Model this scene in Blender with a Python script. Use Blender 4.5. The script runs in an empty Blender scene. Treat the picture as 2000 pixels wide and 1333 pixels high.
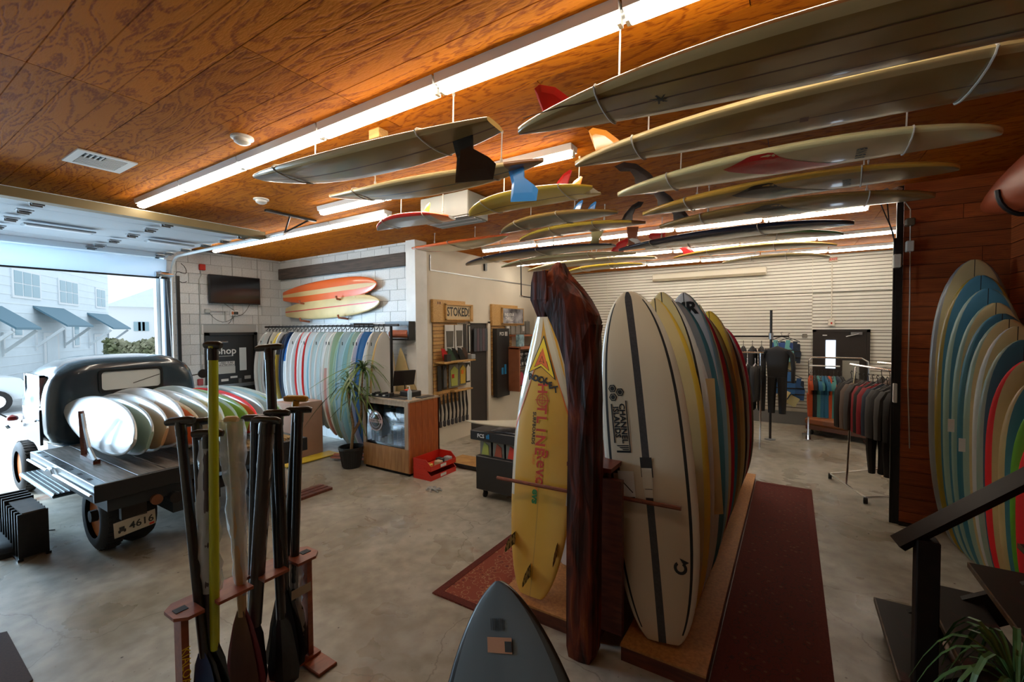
import bpy, bmesh, math, random
from mathutils import Vector, Matrix, Euler
S = bpy.context.scene
COL = S.collection
PI = math.pi
RNG = random.Random(7)

# ------------------------------------------------------------------ camera
RT = Vector((0.8454308, 0.53402807, -0.00779673))
UP = Vector((-0.00868295, 0.02833959, 0.99956064))
FW = Vector((-0.53401439, 0.84499165, -0.0285961))
EYE = Vector((0, 0, 2.3))
cam_d = bpy.data.cameras.new('camera'); cam = bpy.data.objects.new('camera', cam_d); COL.objects.link(cam)
cam_d.sensor_fit = 'HORIZONTAL'; cam_d.sensor_width = 36.0; cam_d.lens = 865.88 / 2000 * 36
cam_d.clip_start = 0.05; cam_d.clip_end = 300
_m = Matrix(((RT.x, UP.x, -FW.x, EYE.x), (RT.y, UP.y, -FW.y, EYE.y), (RT.z, UP.z, -FW.z, EYE.z), (0, 0, 0, 1)))
cam.matrix_world = _m
S.camera = cam

# ------------------------------------------------------------------ world and daylight
W = bpy.data.worlds.new('sky'); S.world = W; W.use_nodes = True
bg = W.node_tree.nodes['Background']
bg.inputs['Color'].default_value = (0.70, 0.83, 0.95, 1)
bg.inputs['Strength'].default_value = .70

def lamp(name, kind, loc, rot, energy, color, **kw):
    d = bpy.data.lights.new(name, kind); d.energy = energy; d.color = color
    for k, v in kw.items(): setattr(d, k, v)
    o = bpy.data.objects.new(name, d); COL.objects.link(o); o.location = loc; o.rotation_euler = rot
    return o
# hazy sun from high in the street side, and unseen area lamps added outside as daylight fill
lamp('sun', 'SUN', (-20, -10, 20), (math.radians(38), 0, math.radians(-35)), 3.6, (1, .98, .95), angle=.25)
lamp('daylight_fill_door', 'AREA', (-12.2, -.35, 2.3), Vector((-.96, -.22, .16)).to_track_quat('Z', 'Y').to_euler(), 260, (.50, .76, 1.0), shape='RECTANGLE', size=2.3, size_y=3.2)
lamp('daylight_fill_street', 'AREA', (-15.5, -7.5, 5.2), Vector((-.72, -.62, .26)).to_track_quat('Z', 'Y').to_euler(), 1900, (.60, .80, 1.0), shape='RECTANGLE', size=7, size_y=6)
TUBE = 11.0          # brightness of the fluorescent tubes
S.view_settings.view_transform = 'Standard'; S.view_settings.look = 'None'
S.view_settings.gamma = 1; S.view_settings.use_curve_mapping = False
S.view_settings.exposure = 1.2
S.cycles.max_bounces = 8; S.cycles.diffuse_bounces = 4; S.cycles.glossy_bounces = 3
S.cycles.transmission_bounces = 6; S.cycles.transparent_max_bounces = 8
S.cycles.caustics_reflective = False; S.cycles.caustics_refractive = False
S.cycles.sample_clamp_indirect = 6

# ------------------------------------------------------------------ rays of the survey: pixel of the photograph -> point on a real plane
def _ray(px, py): return RT * ((px - 1000) / 865.88) + UP * ((666.5 - py) / 865.88) + FW
def on_z(px, py, z):
    r = _ray(px, py); return EYE + r * ((z - EYE.z) / r.z)
def on_y(px, py, y):
    r = _ray(px, py); return EYE + r * (y / r.y)
def on_x(px, py, x):
    r = _ray(px, py); return EYE + r * (x / r.x)
def at_d(px, py, d): return EYE + _ray(px, py) * d

# ------------------------------------------------------------------ materials
MATS = {}
def _lin(c):
    return tuple(c) + (1,) if len(c) == 3 else tuple(c)
def mat(name, color, rough=.5, metal=0, noise=0, nscale=8, bump=0, color2=None, stretch=(1, 1, 1), coat=0, emit=None, estr=0,
        alpha=1, trans=0, rand=0, spec=.5, contrast=(.35, .65), detail=4, distort=0, rvar=0):
    if name in MATS: return MATS[name]
    m = bpy.data.materials.new(name); m.use_nodes = True; nt = m.node_tree; N = nt.nodes; Lk = nt.links
    b = N['Principled BSDF']; b.inputs['Base Color'].default_value = _lin(color)
    b.inputs['Roughness'].default_value = rough; b.inputs['Metallic'].default_value = metal
    b.inputs['Coat Weight'].default_value = coat; b.inputs['Alpha'].default_value = alpha
    b.inputs['Coat Roughness'].default_value = .08
    b.inputs['Transmission Weight'].default_value = trans
    b.inputs['Specular IOR Level'].default_value = spec
    if emit: b.inputs['Emission Color'].default_value = _lin(emit); b.inputs['Emission Strength'].default_value = estr
    src = None
    if color2 or bump or noise or rvar:
        tc = N.new('ShaderNodeTexCoord'); mp = N.new('ShaderNodeMapping'); mp.inputs['Scale'].default_value = stretch
        Lk.new(tc.outputs['Object'], mp.inputs['Vector'])
        nz = N.new('ShaderNodeTexNoise'); nz.inputs['Scale'].default_value = nscale; nz.inputs['Detail'].default_value = detail
        nz.inputs['Distortion'].default_value = distort
        Lk.new(mp.outputs['Vector'], nz.inputs['Vector'])
        c2 = color2 or tuple(max(0, c * (1 - noise)) for c in color[:3])
        rp = N.new('ShaderNodeValToRGB'); rp.color_ramp.elements[0].position = contrast[0]; rp.color_ramp.elements[1].position = contrast[1]
        rp.color_ramp.elements[0].color = _lin(c2); rp.color_ramp.elements[1].color = _lin(color)
        Lk.new(nz.outputs['Fac'], rp.inputs['Fac']); src = rp.outputs['Color']
        if bump:
            bp = N.new('ShaderNodeBump'); bp.inputs['Strength'].default_value = bump; bp.inputs['Distance'].default_value = .01
            Lk.new(nz.outputs['Fac'], bp.inputs['Height']); Lk.new(bp.outputs['Normal'], b.inputs['Normal'])
        if rvar:
            mr = N.new('ShaderNodeMapRange'); mr.inputs['To Min'].default_value = rough - rvar; mr.inputs['To Max'].default_value = rough + rvar
            mr.inputs['From Min'].default_value = .35; mr.inputs['From Max'].default_value = .65
            Lk.new(nz.outputs['Fac'], mr.inputs['Value']); Lk.new(mr.outputs['Result'], b.inputs['Roughness'])
    if rand:
        oi = N.new('ShaderNodeObjectInfo'); mr = N.new('ShaderNodeMapRange'); mr.inputs['To Min'].default_value = 1 - rand; mr.inputs['To Max'].default_value = 1 + rand * .4
        Lk.new(oi.outputs['Random'], mr.inputs['Value'])
        mx = N.new('ShaderNodeMix'); mx.data_type = 'RGBA'; mx.blend_type = 'MULTIPLY'; mx.inputs['Factor'].default_value = 1
        if src: Lk.new(src, mx.inputs['A'])
        else: mx.inputs['A'].default_value = _lin(color)
        cb = N.new('ShaderNodeCombineColor')
        for k in ('Red', 'Green', 'Blue'): Lk.new(mr.outputs['Result'], cb.inputs[k])
        Lk.new(cb.outputs['Color'], mx.inputs['B']); src = mx.outputs['Result']
    if src: Lk.new(src, b.inputs['Base Color'])
    MATS[name] = m
    return m

def plywood(name, c_light, c_dark, rot=0, scale=1.0, rough=.7):
    m = bpy.data.materials.new(name); m.use_nodes = True; nt = m.node_tree; N = nt.nodes; L = nt.links; b = N['Principled BSDF']
    tc = N.new('ShaderNodeTexCoord'); oi = N.new('ShaderNodeObjectInfo')
    add = N.new('ShaderNodeVectorMath'); add.operation = 'ADD'
    sc = N.new('ShaderNodeVectorMath'); sc.operation = 'SCALE'; sc.inputs['Scale'].default_value = 37
    cmb = N.new('ShaderNodeCombineXYZ'); L.new(oi.outputs['Random'], cmb.inputs[0]); L.new(oi.outputs['Random'], cmb.inputs[2])
    L.new(cmb.outputs[0], sc.inputs[0]); L.new(tc.outputs['Object'], add.inputs[0]); L.new(sc.outputs[0], add.inputs[1])
    mp = N.new('ShaderNodeMapping'); mp.inputs['Scale'].default_value = (.85 * scale, 3.8 * scale, 1); mp.inputs['Rotation'].default_value = (0, 0, rot)
    L.new(add.outputs[0], mp.inputs[0])
    nz = N.new('ShaderNodeTexNoise'); nz.inputs['Scale'].default_value = 1.1; nz.inputs['Detail'].default_value = 3; nz.inputs['Distortion'].default_value = .9
    L.new(mp.outputs[0], nz.inputs['Vector'])
    mul = N.new('ShaderNodeMath'); mul.operation = 'MULTIPLY'; mul.inputs[1].default_value = 62; L.new(nz.outputs['Fac'], mul.inputs[0])
    sn = N.new('ShaderNodeMath'); sn.operation = 'SINE'; L.new(mul.outputs[0], sn.inputs[0])
    f2 = N.new('ShaderNodeTexNoise'); f2.inputs['Scale'].default_value = 26; f2.inputs['Detail'].default_value = 5; L.new(mp.outputs[0], f2.inputs['Vector'])
    ad = N.new('ShaderNodeMath'); ad.operation = 'MULTIPLY_ADD'; ad.inputs[1].default_value = .22; L.new(sn.outputs[0], ad.inputs[0]); L.new(f2.outputs['Fac'], ad.inputs[2])
    rp = N.new('ShaderNodeValToRGB'); e = rp.color_ramp.elements; e[0].position = .20; e[1].position = .50; e[0].color = _lin(c_dark); e[1].color = _lin(c_light)
    L.new(ad.outputs[0], rp.inputs[0])
    mr = N.new('ShaderNodeMapRange'); mr.inputs['To Min'].default_value = .78; mr.inputs['To Max'].default_value = 1.12; L.new(oi.outputs['Random'], mr.inputs['Value'])
    mx = N.new('ShaderNodeMix'); mx.data_type = 'RGBA'; mx.blend_type = 'MULTIPLY'; mx.inputs['Factor'].default_value = 1
    cb = N.new('ShaderNodeCombineColor')
    for k in ('Red', 'Green', 'Blue'): L.new(mr.outputs[0], cb.inputs[k])
    L.new(rp.outputs[0], mx.inputs['A']); L.new(cb.outputs[0], mx.inputs['B']); L.new(mx.outputs['Result'], b.inputs['Base Color'])
    bp = N.new('ShaderNodeBump'); bp.inputs['Strength'].default_value = .35; bp.inputs['Distance'].default_value = .006
    L.new(ad.outputs[0], bp.inputs['Height']); L.new(bp.outputs[0], b.inputs['Normal'])
    b.inputs['Roughness'].default_value = rough; b.inputs['Specular IOR Level'].default_value = .08
    MATS[name] = m; return m

def concrete():
    m = bpy.data.materials.new('concrete_floor'); m.use_nodes = True; nt = m.node_tree; N = nt.nodes; L = nt.links; b = N['Principled BSDF']
    tc = N.new('ShaderNodeTexCoord')
    def noise(s, d=6, dist=0):
        n = N.new('ShaderNodeTexNoise'); n.inputs['Scale'].default_value = s; n.inputs['Detail'].default_value = d; n.inputs['Distortion'].default_value = dist
        L.new(tc.outputs['Object'], n.inputs['Vector']); return n.outputs['Fac']
    def ramp(f, p0, p1, c0, c1):
        r = N.new('ShaderNodeValToRGB'); e = r.color_ramp.elements; e[0].position = p0; e[1].position = p1; e[0].color = _lin(c0); e[1].color = _lin(c1); L.new(f, r.inputs[0]); return r.outputs[0]
    def mix(f, a, c, mode='MIX'):
        x = N.new('ShaderNodeMix'); x.data_type = 'RGBA'; x.blend_type = mode
        if isinstance(f, float): x.inputs['Factor'].default_value = f
        else: L.new(f, x.inputs['Factor'])
        for k, v in (('A', a), ('B', c)):
            if isinstance(v, tuple): x.inputs[k].default_value = _lin(v)
            else: L.new(v, x.inputs[k])
        return x.outputs['Result']
    base = ramp(noise(.55, 5, .4), .35, .68, (.29, .25, .185), (.47, .45, .39))
    fine = ramp(noise(7, 12), .32, .68, (.74, .73, .71), (1.10, 1.10, 1.10))
    base = mix(1.0, base, fine, 'MULTIPLY')
    worn = ramp(noise(2.3, 9, .5), .60, .74, (0, 0, 0), (.45, .45, .45))
    base = mix(worn, base, (.46, .45, .41))
    rust = ramp(noise(1.7, 9, .5), .66, .78, (0, 0, 0), (.7, .7, .7))
    base = mix(rust, base, (.22, .085, .04))
    vo = N.new('ShaderNodeTexVoronoi'); vo.inputs['Scale'].default_value = 4.6; L.new(tc.outputs['Object'], vo.inputs['Vector'])
    spots = ramp(vo.outputs['Distance'], .025, .05, (1, 1, 1), (0, 0, 0))
    base = mix(spots, base, (.05, .035, .025))
    v2 = N.new('ShaderNodeTexVoronoi'); v2.inputs['Scale'].default_value = 15; L.new(tc.outputs['Object'], v2.inputs['Vector'])
    base = mix(ramp(v2.outputs['Distance'], .03, .10, (.6, .6, .6), (0, 0, 0)), base, (.10, .08, .06))
    crk = N.new('ShaderNodeTexVoronoi'); crk.feature = 'DISTANCE_TO_EDGE'; crk.inputs['Scale'].default_value = .42
    nv = N.new('ShaderNodeTexNoise'); nv.inputs['Scale'].default_value = 1.6; nv.inputs['Detail'].default_value = 6; L.new(tc.outputs['Object'], nv.inputs['Vector'])
    vm = N.new('ShaderNodeVectorMath'); vm.operation = 'MULTIPLY_ADD'; vm.inputs[1].default_value = (.9, .9, .9)
    L.new(nv.outputs['Color'], vm.inputs[0]); L.new(tc.outputs['Object'], vm.inputs[2]); L.new(vm.outputs[0], crk.inputs['Vector'])
    crack = ramp(crk.outputs['Distance'], .0006, .0028, (.55, .55, .55), (0, 0, 0))
    base = mix(crack, base, (.10, .08, .06))
    L.new(base, b.inputs['Base Color'])
    rr = N.new('ShaderNodeMapRange'); rr.inputs['From Min'].default_value = .35; rr.inputs['From Max'].default_value = .65; rr.inputs['To Min'].default_value = .22; rr.inputs['To Max'].default_value = .55
    L.new(noise(1.1, 7, .5), rr.inputs['Value']); L.new(rr.outputs[0], b.inputs['Roughness'])
    bp = N.new('ShaderNodeBump'); bp.inputs['Strength'].default_value = .25; bp.inputs['Distance'].default_value = .004; L.new(noise(14, 8), bp.inputs['Height']); L.new(bp.outputs[0], b.inputs['Normal'])
    MATS['concrete_floor'] = m; return m

def rug_mat(name, c1, c2, c3, scale=9):
    m = bpy.data.materials.new(name); m.use_nodes = True; nt = m.node_tree; N = nt.nodes; L = nt.links; b = N['Principled BSDF']
    tc = N.new('ShaderNodeTexCoord')
    v = N.new('ShaderNodeTexVoronoi'); v.inputs['Scale'].default_value = scale; L.new(tc.outputs['Object'], v.inputs['Vector'])
    w = N.new('ShaderNodeTexNoise'); w.inputs['Scale'].default_value = scale * 1.7; w.inputs['Distortion'].default_value = 2.5; w.inputs['Detail'].default_value = 3; L.new(tc.outputs['Object'], w.inputs['Vector'])
    r1 = N.new('ShaderNodeValToRGB'); e = r1.color_ramp.elements; r1.color_ramp.interpolation = 'CONSTANT'
    e[0].position = 0; e[0].color = _lin(c3); e[1].position = .2; e[1].color = _lin(c1); x = e.new(.42); x.color = _lin(c2); x = e.new(.5); x.color = _lin(c1)
    L.new(v.outputs['Distance'], r1.inputs[0])
    r2 = N.new('ShaderNodeValToRGB'); e = r2.color_ramp.elements; e[0].position = .5; e[0].color = (0, 0, 0, 1); e[1].position = .56; e[1].color = (1, 1, 1, 1); L.new(w.outputs['Fac'], r2.inputs[0])
    mx = N.new('ShaderNodeMix'); mx.data_type = 'RGBA'; L.new(r2.outputs[0], mx.inputs['Factor']); L.new(r1.outputs[0], mx.inputs['A']); mx.inputs['B'].default_value = _lin(c1)
    L.new(mx.outputs['Result'], b.inputs['Base Color']); b.inputs['Roughness'].default_value = .95
    bp = N.new('ShaderNodeBump'); bp.inputs['Strength'].default_value = .6; bp.inputs['Distance'].default_value = .004
    n3 = N.new('ShaderNodeTexNoise'); n3.inputs['Scale'].default_value = 220; L.new(tc.outputs['Object'], n3.inputs['Vector']); L.new(n3.outputs['Fac'], bp.inputs['Height']); L.new(bp.outputs[0], b.inputs['Normal'])
    MATS[name] = m; return m

# ------------------------------------------------------------------ mesh helpers
class MB:
    def __init__(s): s.v = []; s.f = []; s.m = []
    def add(s, vs, fs, mi=0, M=None):
        o = len(s.v)
        for p in vs:
            p = Vector(p); s.v.append(M @ p if M else p)
        for i, f in enumerate(fs):
            s.f.append([o + k for k in f]); s.m.append(mi[i] if isinstance(mi, list) else mi)
        return s
    def box(s, a, b, mi=0, M=None, bev=0):
        x0, y0, z0 = [min(p, q) for p, q in zip(a, b)]; x1, y1, z1 = [max(p, q) for p, q in zip(a, b)]
        if bev:
            e = min(bev, (x1 - x0) * .45, (y1 - y0) * .45, (z1 - z0) * .45)
            bm = bmesh.new(); bmesh.ops.create_cube(bm, size=1)
            for v in bm.verts: v.co = Vector(((x0 + x1) / 2 + v.co.x * (x1 - x0), (y0 + y1) / 2 + v.co.y * (y1 - y0), (z0 + z1) / 2 + v.co.z * (z1 - z0)))
            bmesh.ops.bevel(bm, geom=list(bm.edges), offset=e, segments=1, affect='EDGES', profile=.5)
            vs = [v.co.copy() for v in bm.verts]; bm.verts.index_update()
            fs = [[v.index for v in f.verts] for f in bm.faces]; bm.free()
            return s.add(vs, fs, mi, M)
        vs = [(x0, y0, z0), (x1, y0, z0), (x1, y1, z0), (x0, y1, z0), (x0, y0, z1), (x1, y0, z1), (x1, y1, z1), (x0, y1, z1)]
        return s.add(vs, [(0, 3, 2, 1), (4, 5, 6, 7), (0, 1, 5, 4), (1, 2, 6, 5), (2, 3, 7, 6), (3, 0, 4, 7)], mi, M)
    def tube(s, pts, r, n=8, mi=0, cap=True, M=None, flat=1.0):
        pts = [Vector(p) for p in pts]; rings = []; vs = []; fs = []
        rs = r if isinstance(r, (list, tuple)) else [r] * len(pts)
        prev = None
        for i, p in enumerate(pts):
            t = (pts[min(i + 1, len(pts) - 1)] - pts[max(i - 1, 0)])
            if t.length < 1e-9: t = Vector((0, 0, 1))
            t.normalize()
            if prev is None:
                a = Vector((0, 0, 1)) if abs(t.z) < .9 else Vector((1, 0, 0))
                u = t.cross(a).normalized()
            else:
                u = prev - t * prev.dot(t)
                u = u.normalized() if u.length > 1e-6 else t.cross(Vector((0, 0, 1))).normalized()
            prev = u; w = t.cross(u)
            for k in range(n):
                an = 2 * PI * k / n; vs.append(p + u * (math.cos(an) * rs[i]) + w * (math.sin(an) * rs[i] * flat))
        for i in range(len(pts) - 1):
            for k in range(n):
                fs.append((i * n + k, i * n + (k + 1) % n, (i + 1) * n + (k + 1) % n, (i + 1) * n + k))
        if cap: fs.append(tuple(range(n))[::-1]); fs.append(tuple((len(pts) - 1) * n + k for k in range(n)))
        return s.add(vs, fs, mi, M)
    def lathe(s, prof, n=20, mi=0, M=None, cap=True):
        vs = []; fs = []
        for (r, z) in prof:
            for k in range(n): vs.append((r * math.cos(2 * PI * k / n), r * math.sin(2 * PI * k / n), z))
        for i in range(len(prof) - 1):
            for k in range(n): fs.append((i * n + k, i * n + (k + 1) % n, (i + 1) * n + (k + 1) % n, (i + 1) * n + k))
        if cap: fs.append(tuple(range(n))[::-1]); fs.append(tuple((len(prof) - 1) * n + k for k in range(n)))
        mm = [mi[min(i // n, len(mi) - 1)] for i in range(len(fs))] if isinstance(mi, tuple) else mi
        return s.add(vs, fs, mm, M)
    def prism(s, poly, h, mi=0, M=None):      # polygon in xy, extruded from z=0 to z=h
        n = len(poly); vs = [(x, y, 0) for x, y in poly] + [(x, y, h) for x, y in poly]
        return s.add(vs, [tuple(range(n))[::-1], tuple(range(n, 2 * n))] + [(i, (i + 1) % n, n + (i + 1) % n, n + i) for i in range(n)], mi, M)
    def loft(s, rings, mi=0, M=None, cap=True, close=True):
        n = len(rings[0]); vs = [p for r in rings for p in r]; fs = []
        for i in range(len(rings) - 1):
            for k in range(n if close else n - 1): fs.append((i * n + k, i * n + (k + 1) % n, (i + 1) * n + (k + 1) % n, (i + 1) * n + k))
        if cap and close: fs.append(tuple(range(n))[::-1]); fs.append(tuple((len(rings) - 1) * n + k for k in range(n)))
        return s.add(vs, fs, mi, M)
    def mesh(s, name, mats, smooth=False, fixn=True):
        me = bpy.data.meshes.new(name); me.from_pydata([tuple(v) for v in s.v], [], s.f)
        for m in (mats if isinstance(mats, (list, tuple)) else [mats]): me.materials.append(m)
        for p, k in zip(me.polygons, s.m): p.material_index = k; p.use_smooth = smooth
        if fixn:
            bm = bmesh.new(); bm.from_mesh(me); bmesh.ops.recalc_face_normals(bm, faces=bm.faces); bm.to_mesh(me); bm.free()
        if smooth:
            me.update()
            try:
                bm = bmesh.new(); bm.from_mesh(me)
                for e in bm.edges:
                    if len(e.link_faces) == 2 and e.calc_face_angle(0) > .7: e.smooth = False
                bm.to_mesh(me); bm.free()
            except Exception: pass
        return me
    def build(s, name, mats, parent=None, smooth=False, local=False, loc=None):
        """world-coordinate vertices; the origin goes to the base of the shape. local=True keeps them in the parent's frame."""
        if not local:
            xs = [v.x for v in s.v]; ys = [v.y for v in s.v]; zs = [v.z for v in s.v]
            c = Vector(loc) if loc else Vector(((min(xs) + max(xs)) / 2, (min(ys) + max(ys)) / 2, min(zs)))
            s.v = [v - c for v in s.v]
        else: c = Vector((0, 0, 0))
        o = bpy.data.objects.new(name, s.mesh(name, mats, smooth)); COL.objects.link(o)
        if parent:
            o.parent = parent
            o.location = c if local else c - WLOC(parent)
        else: o.location = c
        return o
def WLOC(o):
    c = Vector((0, 0, 0))
    while o: c = c + o.location; o = o.parent
    return c
def tag(o, label=None, cat=None, group=None, kind=None):
    if label: o['label'] = label
    if cat: o['category'] = cat
    if group: o['group'] = group
    if kind: o['kind'] = kind
    return o
def empty(name, loc, label=None, cat=None, group=None, rz=0, kind=None):
    o = bpy.data.objects.new(name, None); COL.objects.link(o); o.location = loc; o.rotation_euler = (0, 0, rz); o.empty_display_size = .1
    return tag(o, label, cat, group, kind)
def link(name, me, parent=None, loc=(0, 0, 0), rot=None, scale=None, M=None):
    o = bpy.data.objects.new(name, me); COL.objects.link(o)
    if parent: o.parent = parent
    if M is not None: o.matrix_local = M
    else:
        o.location = loc
        if rot: o.rotation_euler = rot
        if scale: o.scale = scale
    return o
def frame(x, y, z, o):
    """matrix from three axes and an origin"""
    x, y, z, o = Vector(x), Vector(y), Vector(z), Vector(o)
    return Matrix(((x.x, y.x, z.x, o.x), (x.y, y.y, z.y, o.y), (x.z, y.z, z.z, o.z), (0, 0, 0, 1)))
_text_cache = {}
def text_pts(txt, size, bold=.0, sx=1.0, ext=0.0):
    """the letters as verts and faces in the xy plane, centred"""
    k = (txt, size, bold, sx, ext)
    if k in _text_cache: return _text_cache[k]
    cu = bpy.data.curves.new('t', 'FONT'); cu.body = txt; cu.size = size; cu.align_x = 'CENTER'; cu.align_y = 'CENTER'; cu.offset = bold; cu.resolution_u = 2; cu.extrude = ext
    o = bpy.data.objects.new('t', cu); COL.objects.link(o)
    dg = bpy.context.evaluated_depsgraph_get(); me = bpy.data.meshes.new_from_object(o.evaluated_get(dg))
    vs = [(v.co.x * sx, v.co.y, v.co.z) for v in me.vertices]; fs = [tuple(p.vertices) for p in me.polygons]
    bpy.data.objects.remove(o); bpy.data.curves.remove(cu); bpy.data.meshes.remove(me)
    _text_cache[k] = (vs, fs); return vs, fs
def lettering(name, txt, size, m, M, parent, bold=0, sx=1.0, ext=.0):
    vs, fs = text_pts(txt, size, bold, sx, ext)
    b = MB(); b.add(vs, fs, 0, M)
    return b.build(name, m, parent)

# ------------------------------------------------------------------ the palette
white_paint = mat('white_paint', (.76, .78, .78), .55, noise=.12, nscale=3, bump=.05)
cream_paint = mat('cream_paint', (.72, .67, .56), .6, noise=.10, nscale=1.2)
block_paint = mat('block_paint', (.74, .77, .78), .55, noise=.16, nscale=14, bump=.5, rand=.14)
slat_paint = mat('slat_paint', (.76, .74, .66), .45, noise=.06, nscale=2)
black_metal = mat('black_metal', (.018, .016, .015), .38, .3, noise=.3, nscale=20)
dark_plastic = mat('dark_plastic', (.016, .015, .015), .42)
grey_metal = mat('grey_metal', (.30, .31, .32), .35, .8)
chrome = mat('chrome', (.75, .76, .78), .15, 1.0)
white_metal = mat('white_metal', (.72, .74, .74), .4)
cord_white = mat('cord_white', (.62, .58, .50), .8)
rubber = mat('rubber', (.014, .013, .013), .75, noise=.3, nscale=30)
pine = mat('pine', (.50, .29, .10), .5, color2=(.33, .165, .05), nscale=5, stretch=(1, 1, 9), detail=6, distort=.6)
pine_h = mat('pine_h', (.62, .38, .13), .5, color2=(.44, .24, .075), nscale=5, stretch=(1, 9, 14), detail=6, distort=.6)
cedar = mat('cedar', (.42, .11, .02), .42, color2=(.27, .06, .012), nscale=4, stretch=(6, 6, .8), detail=6, distort=.8)
redwood_plank = mat('redwood_plank', (.56, .125, .022), .5, color2=(.24, .048, .012), nscale=3.5, stretch=(1, 1, 12), detail=6, distort=.6, rand=.3, bump=.12)
redwood_dark = mat('redwood_dark', (.055, .012, .005), .5, noise=.4, nscale=6)
stain_wood = mat('stain_wood', (.16, .035, .015), .4, color2=(.08, .018, .008), nscale=6, stretch=(1, 6, 6), detail=5)
black_wood = mat('black_wood', (.016, .010, .007), .55, noise=.4, nscale=9, bump=.1, spec=.2)
grey_wood = mat('grey_wood', (.10, .075, .06), .8, color2=(.05, .04, .035), nscale=4, stretch=(.6, 1, 9), detail=7)
glass = mat('glass', (.9, .95, .96), .03, trans=1.0, spec=.12)
paper = mat('paper', (.62, .59, .50), .7)
paper_white = mat('paper_white', (.68, .68, .66), .7)
red_plastic = mat('red_plastic', (.55, .025, .012), .35)
# ================================================================== SETTING
ZC = 3.90
b = MB(); b.box((-10.3, -2.3, -.12), (3.1, 12.45, 0)); fl = b.build('floor', concrete()); tag(fl, kind='structure')
asphalt = mat('asphalt', (.42, .43, .43), .85, noise=.2, nscale=6)
b = MB(); b.box((-75, -40, -.14), (-10.3, 45, -.02)); tag(b.build('floor_street', asphalt), kind='structure')

# ceiling: a dark slab carrying sheets of grooved plywood
ply = plywood('plywood', (.52, .165, .007), (.27, .066, .004))
b = MB(); b.box((-10.3, -2.3, ZC + .012), (3.1, 12.45, ZC + .12)); ceil = b.build('ceiling', redwood_dark); tag(ceil, kind='structure')
b = MB(); pw, pl = 1.214, 2.434; y = -pw / 2; g = pw / 6; xs0, xs1 = -pl / 2, pl / 2
for i in range(6):
    a0 = y + i * g + (.0035 if i else 0); a1 = y + (i + 1) * g - (.0035 if i < 5 else 0)
    b.add([(xs0, a0, 0), (xs1, a0, 0), (xs1, a1, 0), (xs0, a1, 0)], [(0, 3, 2, 1)])
    if i < 5: b.add([(xs0, a1, 0), (xs1, a1, 0), (xs1, a1 + .0035, .007), (xs0, a1 + .0035, .007), (xs1, a1 + .007, 0), (xs0, a1 + .007, 0)], [(0, 3, 2, 1), (3, 5, 4, 2)])
for s_ in (-1, 1):
    b.add([(xs0, s_ * pw / 2, 0), (xs1, s_ * pw / 2, 0), (xs1, s_ * pw / 2, .012), (xs0, s_ * pw / 2, .012)], [(0, 1, 2, 3)])
    b.add([(s_ * pl / 2, -pw / 2, 0), (s_ * pl / 2, pw / 2, 0), (s_ * pl / 2, pw / 2, .012), (s_ * pl / 2, -pw / 2, .012)], [(0, 1, 2, 3)])
pm = b.mesh('panel', ply, fixn=False)
cl = ceil.location
for j in range(12):
    for i in range(6):
        x = -5.07 + 2.44 * (i - 2.5) - (1.22 if j % 2 else 0) + 1.22
        yy = .12 + 1.22 * (j - 1) - .61
        if x < -10.5: continue
        link('panel', pm, ceil, (x - cl.x, yy - cl.y, ZC - cl.z))

# block walls
blk = MB(); blk.box((0, 0, 0), (1, 1, 1)); blkm = blk.mesh('block', block_paint)
def blocks(wall, axis, face, u0, u1, holes=(), sgn=1, z1=ZC, zmin=0):
    """courses of painted blocks standing proud of the joint; axis 'x' = wall face at x, running along y"""
    w = WLOC(wall); n = 0; bl, bh, jt = .405, .203, .010
    for c in range(int(z1 / bh) + 1):
        za, zb = c * bh, min((c + 1) * bh - jt, z1)
        if zb - za < .02 or zb < zmin: continue
        u = u0 - (bl / 2 if c % 2 else 0)
        while u < u1:
            a, bb = max(u, u0), min(u + bl - jt, u1); u += bl
            segs = [(a, bb)]
            for (h0, h1, hz0, hz1) in holes:
                if zb > hz0 and za < hz1:
                    ns = []
                    for s0, s1 in segs:
                        if s1 <= h0 or s0 >= h1: ns.append((s0, s1)); continue
                        if s0 < h0: ns.append((s0, h0))
                        if s1 > h1: ns.append((h1, s1))
                    segs = ns
            for s0, s1 in segs:
                if s1 - s0 < .02: continue
                d = .012 + RNG.uniform(-.002, .003)
                if axis == 'x': link('block', blkm, wall, (face - w.x, s0 - w.y, za - w.z), scale=(d * sgn, s1 - s0, zb - za))
                else: link('block', blkm, wall, (s0 - w.x, face - w.y, za - w.z), scale=(s1 - s0, d * sgn, zb - za))
joint = mat('joint', (.42, .44, .44), .8)
b = MB()
b.box((-10.3, 3.62, 0), (-10.1, 6.1, ZC)); b.box((-10.3, -.62, 3.72), (-10.1, 3.62, ZC)); b.box((-10.3, -2.3, 0), (-10.1, -.62, ZC))
wl = b.build('wall_left', joint); tag(wl, kind='structure')
blocks(wl, 'x', -10.1, 3.62, 5.9, holes=[(4.26, 5.30, 0, 2.27)])
b = MB(); b.box((-10.1, 5.9, 0), (-5.95, 6.1, ZC)); wr = b.build('wall_alcove', joint); tag(wr, kind='structure')
blocks(wr, 'y', 5.9, -10.09, -5.9, sgn=-1)
b = MB(); b.box((-5.93, 5.80, 0), (-5.70, 6.1, ZC)); tag(b.build('trim_1', white_paint), kind='structure')
b = MB(); b.box((-6.08, 6.1, 0), (-5.88, 12.25, ZC)); wc_ = b.build('wall_centre', cream_paint); tag(wc_, kind='structure')
# raised seam on that wall
b = MB(); b.box((-5.88, 6.38, 3.42), (-5.865, 12.2, 3.44)); b.box((-5.88, 6.37, 3.42), (-5.865, 6.39, 3.72)); b.build('seam', grey_metal, wc_)
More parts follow.
